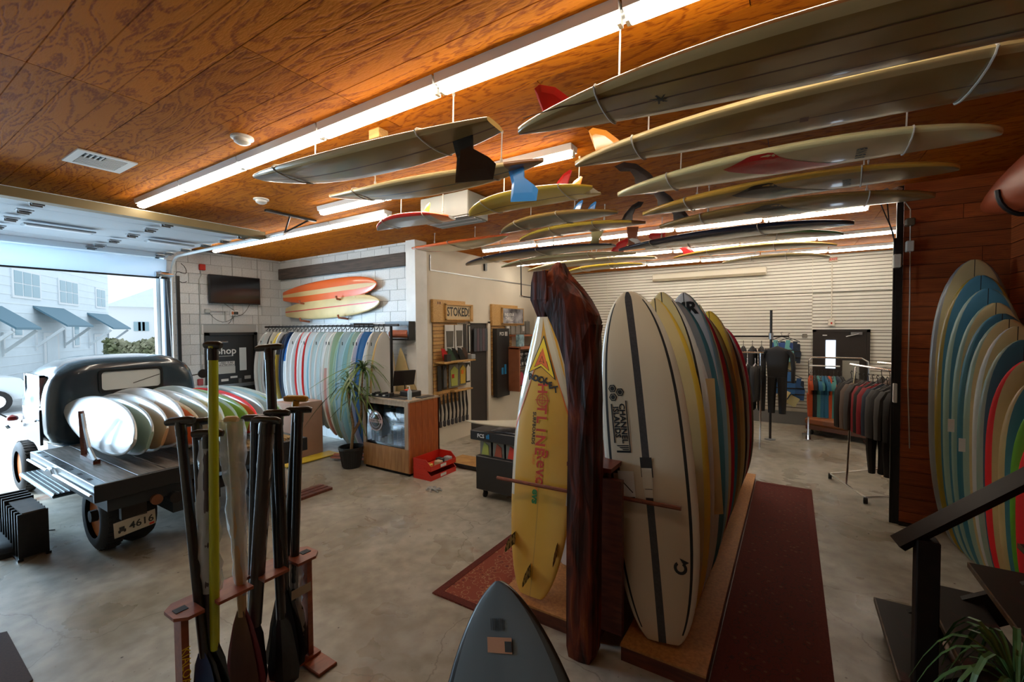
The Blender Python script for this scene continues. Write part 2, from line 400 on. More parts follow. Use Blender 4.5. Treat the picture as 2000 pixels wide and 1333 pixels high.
# slat wall: wide sheets, each with its grooves
b = MB(); b.box((-6.08, 12.25, 0), (3.1, 12.45, ZC)); wb = b.build('wall_back', cream_paint); tag(wb, kind='structure')
mats_sl = [slat_paint, mat('slat_groove_shade', (.16, .14, .10), .7)]  # dark groove colour paints in the shadow that the shallow cuts don't show
def slat_sheet(x0, x1, z0, z1):
    b = MB(); p = .0762; z = z0
    while z < z1 - .01:
        zt = min(z + p, z1); g = .015
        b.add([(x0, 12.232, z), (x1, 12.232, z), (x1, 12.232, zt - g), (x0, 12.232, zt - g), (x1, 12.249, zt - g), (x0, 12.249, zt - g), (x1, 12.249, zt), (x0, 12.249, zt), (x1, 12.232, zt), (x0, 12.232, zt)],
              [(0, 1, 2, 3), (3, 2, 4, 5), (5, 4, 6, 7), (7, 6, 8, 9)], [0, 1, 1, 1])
        z += p
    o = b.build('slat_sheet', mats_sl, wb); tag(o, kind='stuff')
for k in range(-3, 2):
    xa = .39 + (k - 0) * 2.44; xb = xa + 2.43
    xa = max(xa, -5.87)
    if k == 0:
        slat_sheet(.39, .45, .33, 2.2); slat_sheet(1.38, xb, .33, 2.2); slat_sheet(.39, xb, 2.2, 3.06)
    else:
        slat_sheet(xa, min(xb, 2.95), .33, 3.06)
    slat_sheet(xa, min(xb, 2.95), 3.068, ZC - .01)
b = MB(); b.box((-5.74, 12.235, 0), (.40, 12.25, .30)); b.box((1.40, 12.235, 0), (3.0, 12.25, .30)); tag(b.build('baseboard_back', grey_metal), kind='structure')
# plank walls on the right
b = MB(); b.box((1.06, 6.7, 0), (2.1, 6.85, ZC)); wp = b.build('wall_planks', redwood_dark); tag(wp, kind='structure')
b = MB(); b.box((1.93, -2.3, 0), (2.1, 6.7, ZC)); wr2 = b.build('wall_right', redwood_dark); tag(wr2, kind='structure')
b = MB(); b.box((2.1, 6.85, 0), (3.1, 12.25, ZC)); tag(b.build('wall_shop_end', cream_paint), kind='structure')
b = MB(); b.box((0, 0, 0), (1, 1, 1), bev=.0); 
pk = MB(); pk.box((0, -.5, 0), (1, .5, 1)); pkm = pk.mesh('plank', redwood_plank)
for c in range(25):
    z = c * .157
    zb = min(z + .151, ZC)
    x = 1.12
    cuts = sorted([1.062, 1.93] + ([RNG.uniform(1.3, 1.8)] if c % 3 == 1 else []))
    for a, d in zip(cuts[:-1], cuts[1:]):
        link('plank', pkm, wp, (a + .002 - wp.location.x, 6.7 - .011 - wp.location.y, z - wp.location.z), scale=(d - a - .004, .022 + RNG.uniform(-.003, .004), zb - z))
    cuts = [1.0, 2.6 + RNG.uniform(-.5, .5), 4.6 + RNG.uniform(-.5, .5), 6.68]
    for a, d in zip(cuts[:-1], cuts[1:]):
        link('plank', pkm, wr2, (1.93 - .009 - wr2.location.x, a + .002 - wr2.location.y, z - wr2.location.z), rot=(0, 0, PI / 2), scale=(d - a - .004, .020 + RNG.uniform(-.003, .004), zb - z))
b = MB(); b.box((-10.3, -2.45, 0), (2.1, -2.3, ZC)); tag(b.build('wall_front', cream_paint), kind='structure')

# steel door posts at the plank wall
b = MB(); b.box((1.00, 6.66, 0), (1.055, 6.70, 3.88)); b.box((.975, 6.665, 0), (1.0, 6.69, 3.3)); b.box((1.055, 6.62, 0), (1.20, 6.675, .03)); tag(b.build('trim_2', black_metal), kind='structure')
# back header track between the rooms, black

# ------------------------------------------------------------------ big overhead door, rolled up
dp = mat('door_panel', (.80, .85, .88), .45, noise=.05, nscale=2)
_n = dp.node_tree.nodes; _b = _n['Principled BSDF']; _t = _n.new('ShaderNodeBsdfTranslucent'); _t.inputs['Color'].default_value = (.85, .93, 1, 1); _x = _n.new('ShaderNodeMixShader'); _x.inputs[0].default_value = .45
dp.node_tree.links.new(_b.outputs[0], _x.inputs[1]); dp.node_tree.links.new(_t.outputs[0], _x.inputs[2]); dp.node_tree.links.new(_x.outputs[0], _n['Material Output'].inputs[0])
olive = mat('olive_edge', (.17, .13, .06), .45, .3)
gd = empty('overhead_door', (-8.4, 1.5, 3.3), 'white sectional garage door rolled up under the plywood ceiling', 'garage door')
Y0, Y1 = -.62, 3.64
def section(x0, z0, x1, z1):
    d = Vector((x1 - x0, 0, z1 - z0)); L_ = d.length; d.normalize(); nrm = Vector((0, 1, 0)).cross(d)
    b = MB(); th = .04
    for (ya, yb) in ((Y0, Y1),):
        a = Vector((x0, ya, z0)) + d * .006; c = Vector((x1, ya, z1)) - d * .006
        vs = [a, c, c + nrm * -th, a - nrm * th]; vs2 = [v + Vector((0, yb - ya, 0)) for v in vs]
        b.add(vs + vs2, [(0, 1, 2, 3), (4, 7, 6, 5), (0, 4, 5, 1), (1, 5, 6, 2), (2, 6, 7, 3), (3, 7, 4, 0)])
    return b.build('door_section', dp, gd)
sx = [-9.86, -9.50, -8.86, -8.13, -7.50, -6.74]
section(-10.06, 3.30, -10.02, 3.66); section(-10.01, 3.67, -9.87, 3.74)
for a, c in zip(sx[:-1], sx[1:]): section(a, 3.75, c, 3.75)
b = MB(); b.box((-6.74, Y0 - .02, 3.68), (-6.64, Y1 + .02, 3.76)); b.box((-6.76, Y0 - .02, 3.66), (-6.62, Y1 + .02, 3.685)); b.build('end_rail', olive, gd)
hb = MB(); hb.box((-.055, -.07, -.012), (.055, .07, 0)); hb.tube([(-.06, -.05, -.028), (-.06, .05, -.028)], .016, 6); hb.tube([(.03, -.05, -.03), (.03, .05, -.03)], .01, 6)
hm = hb.mesh('hinge', grey_metal)
for x in sx[1:-1] + [-9.87, -6.95]:
    for y in (.15, 1.36, 2.55, 3.5):
        link('hinge', hm, gd, (x - gd.location.x, y - gd.location.y, 3.712 - gd.location.z))
for (x, ya, yb) in ((-8.42, 1.5, 2.2), (-8.42, 2.8, 3.42)):
    b = MB(); b.box((x - .09, ya, 3.690), (x + .09, yb, 3.711)); b.build('window_strip', mat('strip_grey', (.33, .36, .38), .3), gd)
    b = MB(); b.box((x - .05, ya + .03, 3.684), (x + .05, yb - .03, 3.694)); b.build('strip_lens', white_metal, gd)
b = MB(); b.box((-10.075, Y0, 3.285), (-10.00, Y1, 3.31)); b.build('bottom_seal', rubber, gd)
# right-hand track and opener gear
tk = empty('door_track', (-10.0, 3.68, 0), 'bent steel track of the garage door beside the television wall', 'track')
b = MB(); pts = [(-9.98, 3.70, 0), (-9.98, 3.70, 3.35)] + [(-9.98 + .32 * (1 - math.cos(a)), 3.70, 3.35 + .35 * math.sin(a)) for a in [PI / 8 * i for i in range(1, 5)]] + [(-6.2, 3.70, 3.70)]
b.tube(pts, .026, 6); b.build('rail', white_metal, tk)
b = MB(); b.box((-10.09, 3.60, 0), (-10.02, 3.67, 3.3)); b.build('jamb_angle', mat('blue_steel', (.05, .07, .09), .4, .4), tk)
b = MB(); b.box((-9.93, 3.74, 0), (-9.90, 3.80, 3.35)); b.build('angle_post', black_metal, tk)
b = MB(); b.tube([(-10.0, 3.62, 3.25), (-9.97, 3.72, .4)], .008, 5); b.build('lift_cable', chrome, tk)
b = MB(); b.tube([(-10.0, 3.45, 3.36), (-10.0, 3.72, 3.36)], .055, 12); b.tube([(-10.0, 3.5, 3.36), (-10.0, 3.53, 3.36)], .075, 14); b.build('cable_drum', chrome, tk)
b = MB(); b.box((-5.91, 3.25, 3.87), (-5.86, 3.98, 3.897)); b.tube([(-5.90, 3.60, 3.88), (-6.2, 3.70, 3.71)], .012, 5); b.tube([(-5.90, 3.88, 3.88), (-6.25, 3.71, 3.71)], .012, 5); b.build('hanger_angle', black_metal, tk)
b = MB(); pts = [(-9.96, 3.85 + .09 * math.sin(a * 1.3), 3.55 - .055 * a + .05 * math.cos(a * 2)) for a in [i * .45 for i in range(14)]]; b.tube(pts, .006, 5); b.build('hanging_wire', black_metal, tk)
# outer door frame
b = MB(); b.box((-10.42, 3.56, 0), (-10.3, 3.76, 3.8)); b.box((-10.42, -.9, 3.68), (-10.3, 3.76, 3.9)); tag(b.build('trim_4', white_paint), kind='structure')

# ------------------------------------------------------------------ fluorescent strips
tube_m = bpy.data.materials.new('tube_light'); tube_m.use_nodes = True
tb = tube_m.node_tree.nodes['Principled BSDF']; tb.inputs['Base Color'].default_value = (.9, .9, .9, 1); tb.inputs['Emission Color'].default_value = (1.0, .90, .74, 1); tb.inputs['Emission Strength'].default_value = TUBE
hs = MB(); hs.add([(-.593, -.07, 0), (.593, -.07, 0), (.593, .07, 0), (-.593, .07, 0), (-.593, -.06, -.055), (.593, -.06, -.055), (.593, .06, -.055), (-.593, .06, -.055)], [(0, 3, 2, 1), (4, 5, 6, 7), (0, 1, 5, 4), (1, 2, 6, 5), (2, 3, 7, 6), (3, 0, 4, 7)])
hsm = hs.mesh('housing', white_metal)
tu = MB(); tu.tube([(-.57, 0, -.078), (.57, 0, -.078)], .046, 14, flat=.5); tum = tu.mesh('lamp_tube', tube_m, smooth=True)
so = MB(); so.box((-.010, -.022, -.10), (.010, .022, -.04)); so.box((-.02, -.03, -.06), (.02, .03, -.04))
som = so.mesh('lamp_holder', white_metal)
def strip(x, y, label, group, z=ZC):
    o = empty('strip_light', (x, y, z), label, 'light', group)
    link('housing', hsm, o); link('lamp_tube', tum, o); link('lamp_holder', som, o, (-.581, 0, 0)); link('lamp_holder', som, o, (.581, 0, 0))
k = 0
def row(y, x0, x1, where, group, y2=None):
    n = max(1, round((x1 - x0) / 1.2)); xm = (x0 + x1) / 2; x0 = xm - n * .602; x1 = xm + n * .602
    ords = ['first', 'second', 'third', 'fourth', 'fifth', 'sixth', 'seventh', 'eighth']
    for i in range(n):
        xx = x0 + (x1 - x0) * (i + .5) / n
        strip(xx, y if y2 is None else y + (y2 - y) * i / max(1, n - 1), 'fluorescent strip light, %s from the left in %s' % (ords[i], where), group)
row(2.20, -6.70, .45, 'the long row nearest the camera', 'strip lights in the long front row')
row(4.20, -9.40, -4.62, 'the row beyond the garage door end', 'strip lights beyond the garage door')
row(3.62, -5.25, -1.6, 'the row above the blue finned board', 'strip lights above the hanging boards')
row(7.15, -5.35, 1.0, 'the row over the back room entrance', 'strip lights at the back room entrance', 7.4)
row(9.2, -5.5, 1.4, 'the middle row of the back room', 'strip lights in the middle of the back room', 9.5)
row(10.9, -3.9, 1.5, 'the row nearest the slat wall', 'strip lights next to the slat wall', 11.2)
# ================================================================== SURFBOARDS
def superw(t, wp, nose, tail):
    """half width 0..1 at t (0 tail, 1 nose)"""
    if t > wp:
        u = (t - wp) / (1 - wp); a, c, cut = nose
        return cut + (1 - cut) * max(0, 1 - u ** a) ** c
    u = (wp - t) / wp; a, c, cut = tail
    return cut + (1 - cut) * max(0, 1 - u ** a) ** c
NOSE = dict(round=(2.3, .62, .0), point=(1.75, .92, .0), long=(2.6, .5, .0), blunt=(3.0, .52, .0), fat=(2.5, .50, .0), square=(2.2, .8, .22), egg=(2.1, .68, .0))
TAIL = dict(squash=(2.6, .62, .30), square=(2.4, .9, .42), pin=(1.9, .78, .03), round=(2.3, .6, .04), fish=(2.4, .7, .45))
class Board:
    def __init__(s, L, W, T=.07, nose='egg', tail='squash', wp=.52, sw=.012, rn=.10, rt=.04, ns=26, notch=0):
        s.L, s.W, s.T, s.n, s.t, s.wp, s.sw, s.rn, s.rt, s.ns, s.notch = L, W, T, NOSE[nose], TAIL[tail], wp, sw, rn, rt, ns, notch
    def hw(s, t): return max(.006, s.W / 2 * superw(t, s.wp, s.n, s.t))
    def rock(s, t): return s.rn * max(0, (t - .45) / .55) ** 2.6 + s.rt * max(0, (.45 - t) / .45) ** 2.4
    def th(s, t): return s.T * (.30 + .70 * math.sin(PI * min(1, max(0, t * .94 + .03))) ** .75)
    def zt(s, t, f): return s.th(t) / 2 * max(0, 1 - abs(f) ** 3.2) ** .55 + s.rock(t)
    def zb(s, t, f): return -s.th(t) / 2 * max(0, 1 - abs(f) ** 6) ** .5 + s.rock(t)
    def surf(s, x, y, top=True, off=.0025):
        t = min(.995, max(.005, x / s.L + .5)); f = min(.97, abs(y) / s.hw(t))
        return (s.zt(t, f) + off) if top else (s.zb(t, f) - off)
    def mesh(s, name, mats, fn=None, smooth=True):
        ns = s.ns; fr = [.30, .55, .80, .863, .875, .93, .98]; b = MB(); rings = []; ts = []
        for i in range(ns + 1):
            t = .5 - .5 * math.cos(PI * i / ns); t = min(.998, max(.002, t)); ts.append(t)
            hw = s.hw(t); sw = min(s.sw / 2, hw * .25)
            ys = [-hw * f for f in fr[::-1]] + [-sw, sw] + [hw * f for f in fr]
            ring = [(-hw, s.rock(t))] + [(y, s.zt(t, y / hw)) for y in ys] + [(hw, s.rock(t))] + [(y, s.zb(t, y / hw)) for y in ys[::-1]]
            x = (t - .5) * s.L; xo = s.notch * max(0, 1 - t / .12) if s.notch else 0
            rings.append([(x + xo * max(0, 1 - abs(y) / (hw * .8)), y, z) for y, z in ring])
        n = len(rings[0]); mi = []
        half = n // 2
        for i in range(ns):
            tm = (ts[i] + ts[i + 1]) / 2
            for k in range(n):
                y = (rings[i][k][1] + rings[i][(k + 1) % n][1]) / 2; hw = s.hw(ts[i]); top = k < half
                f = y / hw; kk = k if top else n - 1 - k
                col = 'string' if kk == 8 else ('pin' if (kk in (4, 12)) else ('rail' if (kk <= 3 or kk >= 13) else 'face'))
                mi.append(fn(tm, f, top, col) if fn else 0)
        mi += [0, 0]
        b.loft(rings, mi)
        return b.mesh(name, mats, smooth)
def fnstd(face=0, rail=0, string=None, pin=None, bottom=None, band=None):
    def fn(t, f, top, col):
        base = face if (top or bottom is None) else bottom
        if band:
            r = band(t, f, top, col)
            if r is not None: return r
        if col == 'string' and string is not None: return string
        if col == 'pin': return (pin if (pin is not None and top and .03 < t < .97) else base)
        if col == 'rail': return rail
        return base
    return fn
def place(name, me, tail, nose, normal, label, group=None, cat='surfboard'):
    tail, nose, normal = Vector(tail), Vector(nose), Vector(normal)
    x = (nose - tail).normalized(); z = (normal - x * normal.dot(x)).normalized(); y = z.cross(x)
    o = bpy.data.objects.new(name, me); COL.objects.link(o); o.matrix_world = frame(x, y, z, (tail + nose) / 2)
    return tag(o, label, cat, group)
def fin_mesh(base=.18, h=.22, rake=.10, th=.010, style='rake', m=None):
    b = MB()
    if style == 'keel': pts = [(0, 0), (base, 0), (base * .75, h * .35), (base * .25, h * .8), (-rake, h), (-rake * .9, h * .8), (-base * .12, h * .35)]
    elif style == 'hatchet': pts = [(0, 0), (base * .72, 0), (base * .55, h * .45), (base * .62, h * .95), (-rake, h * 1.02), (-rake * 1.15, h * .72), (-base * .02, h * .38)]
    elif style == 'hook': pts = [(0, 0), (base, 0), (base * .62, h * .45), (base * .05, h * .85), (-rake, h), (-rake * 1.9, h * .93), (-rake * .6, h * .82), (-base * .02, h * .45)]
    else: pts = [(0, 0), (base, 0), (base * .72, h * .42), (base * .32, h * .8), (-rake * .5, h * 1.0), (-rake, h * .93), (-rake * .75, h * .68), (-base * .08, h * .3)]
    c = (sum(p[0] for p in pts) / len(pts), sum(p[1] for p in pts) / len(pts)); n = len(pts)
    vs = [(x, 0, z) for x, z in pts] + [(c[0] + (x - c[0]) * .72, th / 2, c[1] * .8 + (z - c[1]) * .72) for x, z in pts] + [(c[0] + (x - c[0]) * .72, -th / 2, c[1] * .8 + (z - c[1]) * .72) for x, z in pts]
    fs = [(i, (i + 1) % n, n + (i + 1) % n, n + i) for i in range(n)] + [(i, 2 * n + i, 2 * n + (i + 1) % n, (i + 1) % n) for i in range(n)] + [tuple(range(n, 2 * n)), tuple(range(2 * n, 3 * n))[::-1]]
    b.add(vs, fs); return b.mesh('fin', m, False)
def add_fin(o, bd, m, x=None, y=0, base=.18, h=.22, rake=.10, style='rake', cant=0, toe=0, name='fin'):
    """on the bottom of the board, near the tail"""
    x = -bd.L / 2 + .16 if x is None else x
    me = fin_mesh(base, h, rake, .012, style, m)
    t = x / bd.L + .5
    M = Matrix.Translation((x, y, bd.surf(x, y, False, -.012))) @ Matrix.Rotation(PI + cant, 4, 'X') @ Matrix.Rotation(toe, 4, 'Z')
    return link(name, me, o, M=M)
def decal(o, bd, vs, fs, m, name='decal', top=True, cx=0, cy=0, rot=0, off=.0025):
    """flat artwork draped over the board skin"""
    ca, sa = math.cos(rot), math.sin(rot); out = []
    for v in vs:
        x, y = v[0], v[1]
        if not top: y = -y
        X = cx + x * ca - y * sa; Y = cy + x * sa + y * ca
        out.append((X, Y, bd.surf(X, Y, top, off)))
    me = bpy.data.meshes.new(name); me.from_pydata(out, [], fs); me.materials.append(m)
    return link(name, me, o)
def decal_text(o, bd, txt, size, m, cx, cy, rot, top=True, bold=.0, sx=1.0, name='lettering'):
    vs, fs = text_pts(txt, size, bold, sx); return decal(o, bd, vs, fs, m, name, top, cx, cy, rot)
def strip_poly(x0, x1, y0, y1, n=10, skew=0):
    vs = []; fs = []
    for i in range(n + 1):
        x = x0 + (x1 - x0) * i / n; vs += [(x, y0), (x + skew, y1)]
    for i in range(n): fs.append((2 * i, 2 * i + 2, 2 * i + 3, 2 * i + 1))
    return vs, fs
def sfin_holes(o, bd, m, top=False):
    for (x, y) in ((-.5 + .14, .0), (-.5 + .20, .30), (-.5 + .20, -.30)):
        vs, fs = strip_poly(-.04, .04, -.008, .008, 1)
        decal(o, bd, vs, fs, m, 'fin_box', top, x * bd.L, y * bd.W)

def bm_(name, c, rough=.28, coat=.6, **k): return mat(name, c, rough, coat=coat, **k)
b_white = bm_('board_white', (.66, .68, .68)); b_cream = bm_('board_cream', (.64, .50, .24), noise=.12, nscale=3); b_tan = bm_('board_tan', (.33, .21, .065), noise=.2, nscale=3)
b_paleyel = bm_('board_pale_yellow', (.66, .60, .32)); b_yellow = bm_('board_yellow', (.72, .50, .06)); b_amber = bm_('board_amber', (.62, .36, .06), noise=.25, nscale=1.6)
b_orange = bm_('board_orange', (.72, .13, .025)); b_red = bm_('board_red', (.55, .022, .02)); b_green = bm_('board_green', (.10, .30, .08)); b_lime = bm_('board_lime', (.24, .42, .06))
b_teal = bm_('board_teal', (.045, .20, .27)); b_blue = bm_('board_blue', (.02, .13, .36)); b_sky = bm_('board_sky', (.28, .50, .60)); b_navy = bm_('board_navy', (.012, .022, .045)); b_black = bm_('board_black', (.012, .012, .012))
b_grey = bm_('board_grey', (.26, .27, .27)); b_olivegrey = bm_('board_olive_grey', (.12, .12, .08)); b_mint = bm_('board_mint', (.30, .44, .36)); b_crimson = bm_('board_crimson', (.38, .008, .03)); b_brown = bm_('board_brown', (.20, .08, .025))
b_string = mat('stringer', (.10, .035, .012), .4); b_smoke = bm_('board_smoke', (.075, .09, .095), rough=.5, coat=0)
b_olive = bm_('board_mustard', (.32, .22, .02)); b_silver = bm_('board_silver', (.40, .41, .40)); b_pink = bm_('board_pink', (.62, .30, .26)); b_hotred = bm_('soft_red', (.85, .02, .03), .5, 0); b_softgreen = bm_('soft_green', (.12, .42, .03), .5, 0)
b_clearblue = bm_('board_frost', (.48, .60, .62)); ink = mat('ink_black', (.012, .012, .012), .4); ink_red = mat('ink_red', (.55, .05, .02), .4); ink_green = mat('ink_green', (.03, .18, .04), .4); ink_blue = mat('ink_blue', (.02, .20, .42), .4); ink_yellow = mat('ink_yellow', (.85, .60, .02), .4); ink_orange = mat('ink_orange', (.80, .16, .03), .4); ink_white = mat('ink_white', (.75, .75, .72), .4)

# ---------------------------------------------------------------- boards slung from the ceiling
def sling(bd, o, t, label, group):
    """a cord from a hook in the ceiling, looped round the board"""
    x = (t - .5) * bd.L; hw = bd.hw(t) + .012; Mw = o.matrix_world
    zz = bd.rock(t); hgt = bd.th(t) / 2 + .012
    ring = [Vector((x, hw * math.cos(a), zz + hgt * math.sin(a))) for a in [2 * PI * k / 14 for k in range(14)]]
    P = [Mw @ p for p in ring]; c = Mw @ Vector((x, 0, zz))
    # the side that the cord climbs from: the edge farther from the camera sits a touch higher
    lo = min(P, key=lambda p: p.y); hi = max(P, key=lambda p: p.y)
    knot = Vector((hi.x + .02, hi.y - .02, min(ZC - .06, hi.z + .13)))
    b = MB(); b.tube(P + [P[0]], .0055, 5); b.tube([hi, knot, (knot.x + .01, knot.y, ZC)], .0055, 5); b.tube([knot + Vector((0, 0, .02)), knot - Vector((0, 0, .02))], .012, 6)
    b.tube([(knot.x + .01, knot.y, ZC - .02), (knot.x + .01, knot.y, ZC)], .010, 6)
    tag(b.build('cord_sling', cord_white), label, 'rope', group)
def hang(L_px, R_px, z, W, look, label, short, noseleft, deckdown=False, T=.07, nose='egg', tail='squash', colors=None, fn=None, sw=.014, fins=(), Lfix=None, slings=(.2, .8), rn=.07, rt=.03, wp=.52, dz=0, roll=0, notch=0):
    a = on_z(*L_px, z); c = on_z(*R_px, z + dz)
    if Lfix: c = a + (c - a).normalized() * Lfix
    L = (c - a).length; bd = Board(L, W, T, nose, tail, wp, sw, rn, rt, notch=notch)
    nz, tl = (a, c) if noseleft else (c, a)
    me = bd.mesh('surfboard', colors, fn)
    o = place('surfboard', me, tl, nz, (0, roll, -1 if deckdown else 1), label, 'surfboards slung from the ceiling')
    for f in fins: add_fin(o, bd, **f)
    bpy.context.view_layer.update()
    for t in slings:
        px = (o.matrix_world @ Vector(((t - .5) * L, 0, 0))).x
        side = 'left' if (px < (a.x + c.x) / 2) else 'right'
        sling(bd, o, t, 'white cord sling round the %s end of the %s' % (side, short), 'cord slings of the hanging surfboards')
    return o, bd
R = dict
orange_m = bm_('fin_orange', (.80, .28, .03)); finred = bm_('fin_red', (.62, .015, .02)); finblue = bm_('fin_blue', (.03, .19, .48)); finblack = bm_('fin_black', (.012, .014, .016), .2); finyel = bm_('fin_yellow', (.62, .42, .06)); fintan = bm_('fin_tan', (.45, .36, .14)); finbrown = bm_('fin_brown', (.22, .06, .02)); finamber = bm_('fin_amber', (.70, .26, .02))
# left-hand group
o, bd = hang((506, 364), (968, 252), 3.50, .46, 0, 'long grey-beige board with drooping black fin, slung left of all the others', 'grey-beige board with the black fin', True, colors=[b_tan, b_silver, b_cream, b_string],
     fn=fnstd(face=0, rail=2, string=3, bottom=0, band=lambda t, f, top, col: 1 if (t > .80 and not top and col == 'face') else None), nose='square', tail='square', fins=[R(m=finblack, base=.22, h=.30, rake=.14, style='hatchet')], T=.08)
o, bd = hang((643, 397), (1062, 320), 3.52, .44, 0, 'tapered cream board with drooping blue fin, slung under the short strip lights', 'cream board with the blue fin', True, colors=[b_tan, b_cream, b_black, b_brown],
     fn=fnstd(face=0, rail=1, string=2, band=lambda t, f, top, col: 3 if t < .13 else None), nose='point', tail='pin', fins=[R(m=finblue, base=.19, h=.27, rake=.10, style='hatchet')], sw=.02)
o, bd = hang((917, 407), (1166, 365), 3.52, .52, 0, 'short bright yellow twin fin fish board slung in the middle', 'yellow fish board', True, True, colors=[b_yellow, b_paleyel, b_string], fn=fnstd(face=0, rail=0, string=2, bottom=0), nose='round', tail='fish', notch=.13,
     fins=[R(m=orange_m, y=.13, x=-.45, base=.13, h=.16, rake=.04), R(m=finred, y=-.13, x=-.45, base=.13, h=.14, rake=.04)])
o, bd = hang((737, 437), (883, 420), 3.55, .46, 0, 'small red-railed board with pale middle slung before the ceiling heater', 'small red-railed board', True, True, colors=[b_silver, b_red, b_orange], fn=fnstd(face=0, rail=1, bottom=0, band=lambda t, f, top, col: 2 if t < .18 else None), nose='egg', tail='squash', fins=[R(m=finyel, base=.09, h=.15, rake=.03, x=-.20)], slings=(.25, .8))
o, bd = hang((807, 494), (992, 463), 3.58, .60, 0, 'red board with white belly slung beside the white wall corner', 'red board by the wall corner', True, False, colors=[b_red, b_orange, b_cream], fn=fnstd(face=0, rail=1, bottom=2, band=lambda t, f, top, col: 1 if (t > .75 and abs(f) > .4) else None), nose='round', tail='pin', slings=(.45, .86))
o, bd = hang((979, 443), (1207, 409), 3.55, .50, 0, 'dark olive board with cream rails and two blue fins standing up', 'olive board with blue fins', True, True, colors=[b_olivegrey, b_tan, b_string], fn=fnstd(face=0, rail=1, string=2, bottom=0), nose='egg', tail='pin',
     fins=[R(m=finblue, y=.12, x=-.42, base=.12, h=.15, rake=.03), R(m=finblue, y=-.12, x=-.36, base=.10, h=.11, rake=.03)], slings=(.42, .8))
o, bd = hang((1015, 460), (1262, 430), 3.58, .50, 0, 'mustard yellow board with blotched brown belly and black hook fin', 'blotched mustard board', True, True, colors=[b_yellow, bm_('board_blotch', (.42, .26, .12), color2=(.16, .09, .06), nscale=5), b_brown], fn=fnstd(face=1, rail=0, bottom=1, band=lambda t, f, top, col: 2 if t < .1 else None), nose='round', tail='pin', fins=[R(m=finblack, base=.16, h=.24, rake=.07, style='hook')], slings=(.35, .68))
o, bd = hang((911, 510), (1200, 475), 3.46, .52, 0, 'dark navy longboard with grey belly and broad tan fin', 'navy board with the tan fin', True, True, colors=[b_olivegrey, b_navy, b_navy], fn=fnstd(face=0, rail=1, bottom=0), nose='long', tail='squash', fins=[R(m=fintan, base=.20, h=.26, rake=.06, style='hatchet', x=-1.1)], slings=(.42, .80))
o, bd = hang((979, 514), (1243, 491), 3.46, .52, 0, 'pale yellow board with upright red fin behind the navy board', 'pale yellow board with the red fin', True, True, colors=[b_tan, b_paleyel], fn=fnstd(face=0, rail=1, bottom=0), nose='egg', tail='pin', fins=[R(m=finred, base=.22, h=.22, rake=.10, x=-.98)], slings=(.3, .8))
o, bd = hang((1031, 523), (1282, 500), 3.46, .50, 0, 'butter yellow board in the farthest row above the log post', 'butter yellow board above the log', True, True, colors=[b_tan, b_cream], fn=fnstd(face=0, rail=1, bottom=0), nose='round', tail='squash', slings=(.3, .75))
o, bd = hang((1100, 529), (1258, 513), 3.46, .46, 0, 'short lemon-railed board farthest back, near the slat wall', 'lemon-railed board', True, True, colors=[b_tan, b_yellow], fn=fnstd(face=0, rail=1, bottom=0), nose='egg', tail='squash', slings=(.35, .7))
# right-hand group
logo_m = ink
o, bd = hang((1012, 246), (1900, 20), 3.42, .55, 0, 'huge cream longboard with three dark stringers and red fin, nearest the camera', 'nearest longboard', False, True, colors=[b_cream, b_tan, b_string], fn=fnstd(face=1, rail=0, string=2, bottom=1), nose='long', tail='pin', Lfix=2.75, T=.09, sw=.012, fins=[R(m=finred, base=.20, h=.20, rake=.06)], slings=(.18, .80), wp=.5)
for yy in (-.13, .13):
    vs, fs = strip_poly(-1.28, 1.25, -.004, .004, 24); decal(o, bd, vs, fs, b_string, 'stringer', True, 0, yy)
vs, fs = [], []
for a in range(7):
    an = a * .9; x0, y0 = .045 * math.cos(an), .045 * math.sin(an); x1, y1 = -.03 * math.cos(an + .3), -.03 * math.sin(an + .3); n = len(vs)
    vs += [(x0 - .005, y0), (x0 + .005, y0 + .004), (x1 + .005, y1), (x1 - .005, y1 - .004)]; fs.append((n, n + 1, n + 2, n + 3))
decal(o, bd, vs, fs, ink, 'emblem', True, -.62, 0)
o, bd = hang((1123, 313), (1990, 126), 3.46, .55, 0, 'long olive-cream longboard with upright orange fin, second from the camera', 'second longboard', False, True, colors=[b_cream, b_tan, b_string], fn=fnstd(face=1, rail=0, string=2, bottom=1), nose='long', tail='pin', Lfix=2.75, T=.09, sw=.010, fins=[R(m=finamber, base=.20, h=.20, rake=.06)], slings=(.16, .72), wp=.5)
vs, fs = strip_poly(-.02, .02, -.03, .03, 1); decal(o, bd, vs, fs, b_string, 'badge', True, -.05, 0)
def leaf(o, bd, m, x0=-.30, x1=.42):
    vs, fs = [], []; n = 22; nr = 6
    for i in range(n + 1):
        u = i / n; x = x0 + (x1 - x0) * u; hw = bd.hw(x / bd.L + .5)
        hi = .62 + .36 * min(1, u / .25) if u < .45 else .98 - 1.62 * ((u - .45) / .55) ** .8
        lo = .62 - 1.58 * min(1, (u / .62)) ** .75 if u < .62 else -.96 + .32 * ((u - .62) / .38) ** 2
        for k in range(nr + 1): vs.append((x, hw * (lo + (hi - lo) * k / nr), 0))
    for i in range(n):
        for k in range(nr): q = i * (nr + 1) + k; fs.append((q, q + nr + 1, q + nr + 2, q + 1))
    decal(o, bd, vs, fs, m, 'blaze')
